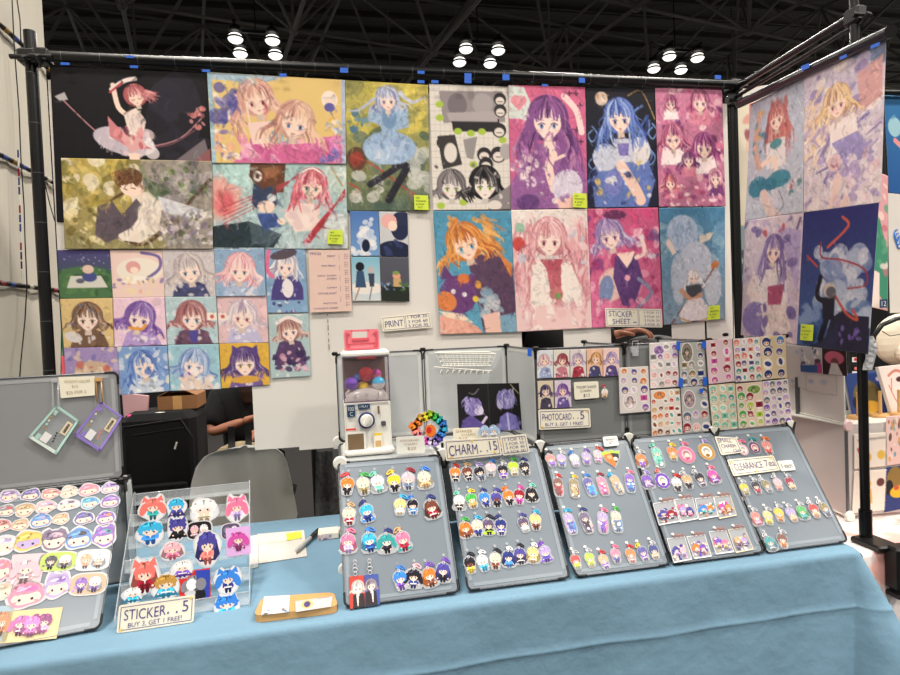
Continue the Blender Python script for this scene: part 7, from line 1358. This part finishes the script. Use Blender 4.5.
    for sgn in (-1, 1): mb.ball(head + sd * sgn * .084 + (0, 0, -.005), .026, 10, sq=(.45, .6, 1.1))
    mb.build('nose_and_ears', 'skin', t); return t
cx, cy = -.10, 1.46
el9, wr9 = onY(211, 433, 1.34), onY(244, 421, 1.28)
person('seated person in black t-shirt seen below the prints, forearms on lap', (cx - .02, cy + .1, .56), (cx, cy + .02, .95), (cx + .02, cy, 1.14), (cx + .03, cy - .03, 1.28), (.35, -.94, 0),
    (tuple(el9), tuple(wr9)), ((cx + .16, cy - .02, .80), (cx + .10, cy - .20, .84)), (((cx - .12, cy - .36, .52), (cx - .12, cy - .38, .08)), ((cx + .14, cy - .36, .52), (cx + .14, cy - .38, .08))))
mb = MB(); mb.bbox_bevel((cx, cy + .1, .40), (.42, .42, .03), .01)
t = thing('folding_chair', 'black folding chair under the seated person', 'chair', (cx, cy + .1, 0)); mb.build('seat', 'black', t)
for a in (-1, 1):
    for b in (-1, 1): mb = MB(); mb.tube([(cx + a * .18, cy + .1 + b * .18, .39), (cx + a * .2, cy + .1 + b * .2, 0)], .011, 8); mb.build('leg', 'black', t)
# khaki backpack held in front
P = onY(240, 450, 1.0); t = thing('backpack', 'khaki backpack with black straps held on the seated person lap', 'backpack', (P[0], 1.0, .58)); mb = MB(); mb.ball((P[0], 1.02, .71), .145, 18, sq=(1.1, .55, .9)); mb.build('body', 'khaki', t)
for k, dx in enumerate((-.035, .045)):
    a = P[0] + dx; mb = MB(); V = []
    for i in range(9): g = i / 8; z = .60 + g * .32; y = 1.02 - .145 * .56 * math.sqrt(max(.05, 1 - ((z - .71) / .16) ** 2)) - .006 if z < .84 else .985; V += [(a - .016, y, z), (a + .016, y, z)]
    mb.add(V + [(x, y + .005, z) for x, y, z in V], [(2 * i, 2 * i + 1, 2 * i + 3, 2 * i + 2) for i in range(8)] + [(18 + 2 * i, 18 + 2 * i + 1, 18 + 2 * i + 3, 18 + 2 * i + 2) for i in range(8)], None, True); mb.build('strap', 'black', t)
# second person, behind the photocard panel
H0 = onY(634, 334, .62); ex_ = onY(603, 337, .66)
person('standing person in black long sleeves behind the photocard panel', (ex_[0] - .16, .80, .95), (ex_[0] - .14, .82, 1.32), (ex_[0] - .14, .82, 1.50), (ex_[0] - .14, .80, 1.62), (.2, -.98, 0),
    ((ex_[0] - .33, .88, 1.10), (ex_[0] - .26, .70, .96)), ((ex_[0] - .02, .70, H0[2] - .02), (H0[0] - .075, .62, H0[2] + .005)), (((ex_[0] - .25, .78, .5), (ex_[0] - .25, .80, .08)), ((ex_[0] - .07, .78, .5), (ex_[0] - .07, .80, .08))), shirt='sleeve')
a = onY(654, 343, .60); mb = MB(); mb.ball((a[0], .62, a[2]), .11, 18, sq=(1.25, .5, .36)); mb.ball((a[0] - .1, .60, a[2] - .01), .06, 12, sq=(1, .6, .6)); tag(mb.build('patterned_bag', 'pattern'), 'grey patterned soft bag gripped by the standing person', 'bag')
for k, (u, c, w9) in enumerate(((505.5, 'tan', .009), (509, 'cream', .006), (513.5, 'navy', .008), (517, 'white', .005))):
    P = onY(u, 331, .5); mb = MB(); mb.tube([(P[0], .5, 0), (P[0], .5, P[2])], w9, 10, col=c); tag(mb.build('rolled_banner', 'paint'), '%s rolled banner standing behind the grid shelf, left of black gap' % c, 'banner', 'rolled banners behind shelf')

# ------------------------------------------------------------------ neighbouring booth on the right
# table with a pink and white cloth
pk = newmat('pink_marbled_cloth', (232, 205, 196), rough=.8)
nt = pk.node_tree; N = nt.nodes; tc = N.new('ShaderNodeTexCoord'); nz = N.new('ShaderNodeTexNoise'); nz.inputs['Scale'].default_value = 9; nz.inputs['Distortion'].default_value = 1.2; cr = N.new('ShaderNodeValToRGB'); cr.color_ramp.elements[0].color = (*lin((226, 168, 158)), 1); cr.color_ramp.elements[1].color = (*lin((240, 228, 222)), 1); cr.color_ramp.elements[0].position = .42; cr.color_ramp.elements[1].position = .56
nt.links.new(tc.outputs['Object'], nz.inputs['Vector']); nt.links.new(nz.outputs['Fac'], cr.inputs['Fac']); nt.links.new(cr.outputs['Color'], N['Principled BSDF'].inputs['Base Color'])
NX0, NX1, NY0, NY1, NZ = 1.735, 2.95, -.745, 1.3, .728
t = thing('side_table', 'neighbouring table under the pink and white marbled cloth', 'table', (2.3, .3, 0)); mb = MB(); mb.box(((NX0 + NX1) / 2, (NY0 + NY1) / 2, NZ - .025), (NX1 - NX0 - .03, NY1 - NY0 - .03, .03)); mb.build('table_top', 'white', t)
for x in (NX0 + .1, NX1 - .1):
    for y in (NY0 + .12, NY1 - .1): mb = MB(); mb.tube([(x, y, 0), (x, y, .69)], .014, 8); mb.build('leg', 'wire', t)
mb = MB(); V = []; per = [(x, NY0, 0, -1) for x in np.linspace(NX0, NX1, 60)]; D2 = [0, .006, .015, .04, .1, .2, .35, .5, .7]; F = []
for d in D2:
    for i, (x, y, a, b) in enumerate(per): o_ = d * (.06 + .06 * math.sin(x * 16) + .03 * math.sin(x * 37)); V.append((x, y - o_ - min(d, .006), NZ - d))
n = 60
for r in range(len(D2) - 1):
    for i in range(n - 1): F.append((r * n + i, r * n + i + 1, (r + 1) * n + i + 1, (r + 1) * n + i))
mb.add(V, F, None, True); mb.add([(NX0, NY0, NZ), (NX1, NY0, NZ), (NX1, NY1, NZ), (NX0, NY1, NZ)], [(0, 1, 2, 3)]); mb.add([(NX0, NY0, NZ), (NX0, NY1, NZ), (NX0, NY1, .03), (NX0, NY0, .03)], [(0, 1, 2, 3)])
tag(mb.build('pink_tablecloth', pk), 'pink and white marbled tablecloth on the neighbouring table at right', 'tablecloth')
# white cube shelf of the neighbour
K0 = onZ(847, 517, NZ + .01); kx, ky = K0[0], K0[1]; hz = onY(852, 425, ky)[2]
lx, ly_ = kx + .10, ky + .62    # left side runs back
M.setdefault('whitepanel', newmat('white_frosted_panel', (222, 214, 210), rough=.35, alpha=.92, transl=.25, noise=.04, nscale=5))
t = thing('white_cube_shelf', 'white panel cube shelf on the neighbouring pink table', 'shelf', (kx + .15, ky + .2, NZ))
def side(zb, zt2, mat='frost'): return Quad((lx, ly_, zt2), (kx, ky, zt2), (kx, ky, zb), (lx, ly_, zb))
for zb, ztp in ((NZ + .012, hz), (hz + .006, hz + .27)):
    for k in range(2):
        a0, a1 = k * .5, (k + 1) * .5; q_ = side(zb, ztp); qq = Quad(q_.pt(a0, 0), q_.pt(a1, 0), q_.pt(a1, 1), q_.pt(a0, 1)); mb = MB(); slab(mb, qq, .002, r=.006); o = mb.build('side_panel', M['whitepanel'] if 'whitepanel' in M else M.setdefault('whitepanel', newmat('white_frosted_panel', (222, 214, 210), rough=.35, alpha=.92, transl=.25, noise=.04, nscale=5)), t)
        mb = MB(); mb.tube(rrect(qq, .008), .0028, 6, closed=True); mb.build('edge_frame', 'white', o)
qf = Quad((kx, ky, hz - .002), (kx + .42, ky - .03, hz - .002), (kx + .42, ky - .03, NZ + .012), (kx, ky, NZ + .012)); mb = MB(); slab(mb, qf, .002); o = mb.build('front_panel', M['whitepanel'], t); mb = MB(); mb.tube([qf.pt(0, 0, .004), qf.pt(0, 1, .004)], .005, 8); mb.build('corner_post', 'wire', o)
qt = Quad((kx, ky + .6, hz), (kx + .5, ky + .57, hz), (kx + .42, ky - .03, hz), (kx, ky, hz)); mb = MB(); slab(mb, qt, .004, off=.003); mb.build('shelf_board', 'white', t)
zb9 = onY(880, 372, ky + .21)[2]
qb = Quad((kx + .02, ky + .22, zb9), (kx + .60, ky + .2, zb9), (kx + .60, ky + .2, hz), (kx + .02, ky + .22, hz)); mb = MB(); slab(mb, qb, .003); mb.build('back_panel', M['wire'], t)
for z in (hz + .002, NZ + .016): mb = MB(); mb.lathe((kx - .002, ky - .012, z), [(.014, -.006), (.018, 0), (.014, .006)], 16, axis='y'); mb.build('connector', M['white'] if z < 1 else M['palepink'], t)
FPN = (qf.k[3], qf.n)
def nprint(name, lb, px, A, off=.004, pl=None, cat='print', grp=None): q_ = qpix(pl or FPN, *px, off=off); return print_sheet(name, lb, cat, q_, A, grp)
A = Art(.9, 40, (232, 226, 218), None, 150); A.p([(10, 14), (96, 10), (96, 16), (10, 20)], (170, 165, 160)); A.e(34, 62, 18, 16, (226, 170, 60)); A.s([(14, 40), (24, 62)], 9, (190, 50, 60)); A.e(82, 58, 12, 12, (232, 190, 70)); nprint('figure_card', 'white card with small red and yellow drawing on white cube shelf', ((853, 434), (886, 432), (886, 466), (853, 469)), A, cat='card')
A = Art(1.2, 40, (232, 226, 218), None, 151); A.e(34, 34, 14, 14, (50, 44, 44)); A.e(40, 40, 14, 14, (232, 190, 60)); A.p([(26, 56), (56, 54), (60, 96), (22, 98)], (232, 180, 60)); A.e(82, 36, 12, 12, (110, 60, 60)); nprint('figure_card', 'white card with small black and yellow drawing below the first', ((853, 471), (886, 469), (884, 510), (851, 513)), A, cat='card')
A = Art(1.25, 44, (236, 200, 196), None, 152); A.blobs(26, [(90, 150, 190), (230, 160, 70), (70, 60, 60), (170, 90, 60), (240, 230, 220), (120, 180, 160)], (4, 96), (8, 110), (5, 12)); nprint('art_print', 'pink print with many small round drawings at right edge', ((885, 416), (903, 415), (903, 463), (884, 466)), A)
A = Art(1.3, 44, (44, 62, 130), None, 153); A.e(50, 40, 44, 40, (150, 120, 60)); A.e(20, 60, 22, 22, (40, 38, 44)); A.e(70, 76, 44, 18, (240, 190, 40)); A.e(60, 64, 14, 7, (214, 90, 60)); nprint('art_print', 'navy print with yellow round shapes at lower right edge', ((885, 467), (903, 465), (903, 508), (883, 512)), A)
# picture frames and wooden plate stands on top
zt_ = hz + .003; ys = ky + .12
A = Art(1.1, 50, (40, 66, 140), None, 154); A.e(48, 60, 36, 40, (120, 104, 60)); A.e(52, 88, 30, 16, (240, 180, 50)); A.e(84, 20, 8, 6, (200, 190, 220)); A.e(20, 76, 14, 16, (40, 40, 60))
q_ = Quad(onY(845, 374, ys + .03), onY(884, 370, ys + .03), onY(888, 415, ys), onY(853, 417, ys)); print_sheet('canvas_picture', 'dark blue picture with yellow shapes on a wooden stand', 'picture', q_, A, 'pictures on the neighbour shelf', t=.012)
A = Art(1.6, 50, (236, 226, 222), None, 155); A.s([(30, 30), (60, 16), (96, 30)], 8, (222, 130, 110)); A.s([(24, 60), (40, 100), (70, 130)], 6, (226, 150, 130)); A.e(72, 44, 14, 8, (90, 50, 50)); A.e(84, 74, 10, 6, (60, 40, 44)); A.s([(40, 40), (30, 80)], 4, (220, 120, 100))
q_ = Quad(onY(878, 367, ys - .02), onY(906, 364, ys - .02), onY(906, 417, ys - .04), onY(893, 418, ys - .04)); print_sheet('canvas_picture', 'white picture with red brush lines at right edge', 'picture', q_, A, 'pictures on the neighbour shelf', t=.012)
for k, (u, lb) in enumerate(((857, 'wooden plate stand left of black pole holding dark blue picture'), (879, 'wooden plate stand right of black pole'), (898, 'wooden plate stand before the white picture'))):
    P = onY(u, 416, ys - .05 - .0 * k); P = np.array([P[0], ys - .05, zt_]); t = thing('plate_stand', lb, 'stand', P, 'wooden plate stands'); mb = MB(); mb.lathe(P, [(.028, 0), (.030, .004), (.026, .010)], 20); mb.build('base', 'bamboo', t); mb = MB(); mb.tube([P + (0, -.005, .008), P + (0, -.005, .085)], .0052, 10); mb.build('peg', 'bamboo', t)
# small prints pinned on the shelf
SD = side(hz, hz + .27); PS = (SD.k[3], SD.n)
A = Art(.95, 44, (190, 190, 200), None, 156); A.blobs(18, [(120, 60, 60), (236, 226, 226), (90, 50, 60), (60, 70, 120)], (8, 90), (6, 66), (5, 12)); A.p([(0, 70), (80, 66), (80, 94), (0, 96)], (50, 90, 160)); A.p([(80, 60), (100, 60), (100, 96), (80, 96)], (200, 60, 140)); nprint('mini_print', 'small print with brown figures and blue band under the cloud print', ((801.5, 346.5), (824, 346), (825, 373.5), (803.5, 371.5)), A, .01, PS, grp='small prints on white shelf')
A = Art(1.0, 44, (56, 30, 36), None, 157); A.e(50, 34, 40, 26, (206, 90, 120)); A.e(52, 52, 16, 18, (120, 60, 70)); A.p([(38, 54), (62, 54), (84, 100), (24, 100)], (206, 200, 204)); A.hatch(n=40); nprint('mini_print', 'small dark print with pink hair and white dress under the cloud print', ((825.5, 348), (850, 350), (851, 376), (826.5, 374)), A, .012, PS, grp='small prints on white shelf')
for k, px in enumerate((((788, 345), (806, 346), (806.5, 389), (788, 384.5)), ((808, 374), (838, 376), (838, 395.5), (808, 391)))):
    A = Art(1.6 if k == 0 else .65, 30, (214, 208, 208), None, 158 + k); A.e(34 if k == 0 else 16, 140 if k == 0 else 26, 9, 8, (140, 160, 200), soft=4, op=.7); A.e(60, 24, 12, 10, (160, 176, 206), soft=5, op=.6); nprint('frosted_sleeve', ['tall frosted sleeve on white side panel, blue smudges', 'wide frosted sleeve under the two small prints'][k], px, A, .006, PS, 'sleeve', 'frosted sleeves')
t = thing('black_rack', 'black gap shelf with small white cards beside the dark blue picture', 'rack', onY(856, 374, ys + .1)); mb = MB(); q_ = Quad(onY(850, 352, ys + .06), onY(868, 352, ys + .06), onY(868, 376, ys + .06), onY(850, 376, ys + .06)); slab(mb, q_, .01); mb.build('back', 'black', t)
for b0, b1, c in ((.22, .42, 'white'), (.24, .36, 'red'), (.80, .98, 'white'), (.62, .74, 'salmon')): mb = MB(); slab(mb, q_, .001, .1 if c == 'white' else .2, .95 if c == 'white' else .5, b0, b1, off=.002 + (.001 if c != 'white' else 0), col=c); mb.build('card', 'paint', t)
# cream backpack above
P = onY(903, 340, .25); t = thing('backpack', 'big cream canvas backpack with black strap behind the side prints', 'backpack', P - (0, 0, .17)); mb = MB(); s = ((P - CAM) @ FW) / FPX
mb.ball(P, 1.0 * s, 24, sq=(34, 12, 27)); mb.ball(P + np.array([.02, -.05, -12 * s]), s, 18, sq=(25, 8, 13)); mb.build('body', 'canvas', t); mb = MB(); mb.tube([onY(872, 352, .16), onY(874, 336, .14), onY(882, 325, .12), onY(896, 319, .12), onY(912, 316, .12)], .010, 8); mb.build('strap', 'black', t)
mb = MB(); mb.tube([onY(882, 331, .12), onY(890, 336, .10), onY(902, 334, .10)], .002, 6); mb.build('seam', 'cable', t)
t = thing('tall_crate', 'dark crate carrying the cream backpack behind neighbour shelf', 'crate', (P[0], .3, NZ)); mb = MB(); mb.box((P[0] + .05, .33, (NZ + P[2] - .16) / 2 + .0), (.5, .3, P[2] - .16 - NZ)); mb.build('body', 'dark', t)
# prints hanging behind, seen between pole and side prints
def bprint(lb, px, y, A): return print_sheet('art_print', lb, 'print', Quad(*[onY(u, v, y) for u, v in px]), A, 'prints of the neighbouring booth')
A = Art(2.0, 40, (226, 220, 200), None, 160); A.p([(30, 0), (100, 0), (100, 200), (30, 200)], (206, 120, 120)); A.blobs(24, [(226, 150, 140), (150, 60, 80), (120, 180, 170), (236, 190, 170)], (20, 100), (20, 200), (8, 20)); bprint('pink and green print glimpsed between pole and side prints', ((737, 106), (778, 96), (778, 221), (736, 227)), .12, A)
A = Art(1.8, 40, (130, 160, 170), None, 161); A.blobs(14, [(50, 70, 86), (170, 196, 200)], r=(10, 26)); A.p([(10, 120), (60, 60), (100, 90), (100, 180), (10, 180)], (34, 42, 54)); A.e(70, 50, 14, 12, (190, 60, 60)); bprint('teal and dark print glimpsed beside the pole, lower one', ((735, 227), (778, 222), (778, 316), (735, 317)), .12, A)
q_ = Quad(onY(733.5, 90, .14), onY(800, 80, .14), onY(800, 345, .14), onY(734, 345, .14)); mb = MB(); slab(mb, q_, .002); tag(mb.build('backing_sheet', 'paper'), 'white backing sheet of the neighbouring booth beside right pole', 'backing sheet')
yy = .35
A = Art(2.2, 50, (38, 120, 190), (30, 90, 170), 162); A.e(30, 70, 22, 22, (150, 206, 226)); A.s([(30, 100), (60, 120), (80, 150)], 12, (236, 150, 150)); A.p([(70, 90), (100, 80), (100, 200), (80, 180)], (190, 40, 110)); A.blobs(10, [(90, 160, 210)], r=(6, 16)); bprint('bright blue print with pale moon at right edge', ((884, 95), (915, 97), (916, 196), (889, 193)), yy, A)
q_ = Quad(onY(888, 193, yy), onY(915, 195, yy), onY(917, 312, yy), onY(890, 313, yy)); mb = MB(); slab(mb, q_, .002); tag(mb.build('backing_sheet', 'paper'), 'white sheet below the bright blue print at right edge', 'backing sheet'); mb = MB()
for k in range(3): mb.tube([q_.pt(.28 + .10 * math.cos(g) + .04 * k, .38 + .05 * math.sin(g) + .03 * (k - 1), .003) for g in np.linspace(0, 5, 8)], .003, 5, col='blue')
tag(mb.build('blue_doodle', 'paint'), 'blue scribbled mark on the white sheet at right edge', 'mark')
A = Art(4.5, 30, (226, 160, 170), None, 163); A.p([(0, 120), (60, 150), (100, 260), (100, 450), (0, 330)], (60, 150, 120)); A.blobs(26, [(240, 220, 210), (206, 110, 130), (90, 170, 130), (236, 226, 220)], (0, 100), (30, 330), (8, 20)); A.p([(0, 320), (60, 330), (60, 450), (0, 450)], (238, 226, 220)); bprint('narrow pink and green hanging print right of the cloud print', ((868, 168), (888, 176), (888, 311), (866, 306)), .30, A)
q_ = Quad(*[onY(u, v, .27) for u, v in ((880, 299.5), (887.5, 299), (887.5, 307.5), (880, 308))]); t = thing('number_tile', 'small blue tile with number 12 at lower edge of hanging print', 'label', (q_.k[2] + q_.k[3]) / 2); mb = MB(); slab(mb, q_, .002, r=.003); mb.build('tile', 'navy', t); mb = MB(); letter(mb, q_, '12', .2, .8, .2, .8); mb.build('lettering', 'white', t)
q_ = Quad(*[onY(u, v, .29) for u, v in ((878, 168), (882, 168), (882, 184), (878, 184))])
t = thing('display_rail', 'thin black upright rail of the neighbouring booth at right edge', 'rail', onY(886, 310, .32)); mb = MB(); mb.tube([onY(882.5, 88, .33), onY(888.5, 315, .33)], .006, 8); mb.tube([onY(882, 92, .33), onY(920, 93, .33)], .012, 8); mb.build('rail', 'black', t)
# crinkled clear bag taped to the clamped pole
P = np.array([FP[0], FP[1] - .022, onY(872, 352, FP[1])[2]]); mb = MB(); s = .0027; R = random.Random(5); rings = []
for i in range(14):
    g = i / 13; w = (5.0 + 2.6 * math.sin(g * 7) * .4 + 1.5 * math.sin(g * 3.1)) * s; z = P[2] + (17 - 34 * g) * s; rings.append([(P[0] + w * math.cos(a) * (1 + R.uniform(-.15, .15)) + .008 * math.sin(g * 4), P[1] + w * .5 * math.sin(a) * (1 + R.uniform(-.2, .2)), z) for a in np.linspace(0, 2 * math.pi, 12, endpoint=False)])
mb.loft(rings, None, smooth=False); tag(mb.build('crinkled_bag', 'crinkle'), 'crinkled clear plastic bag taped around the front pole', 'bag')
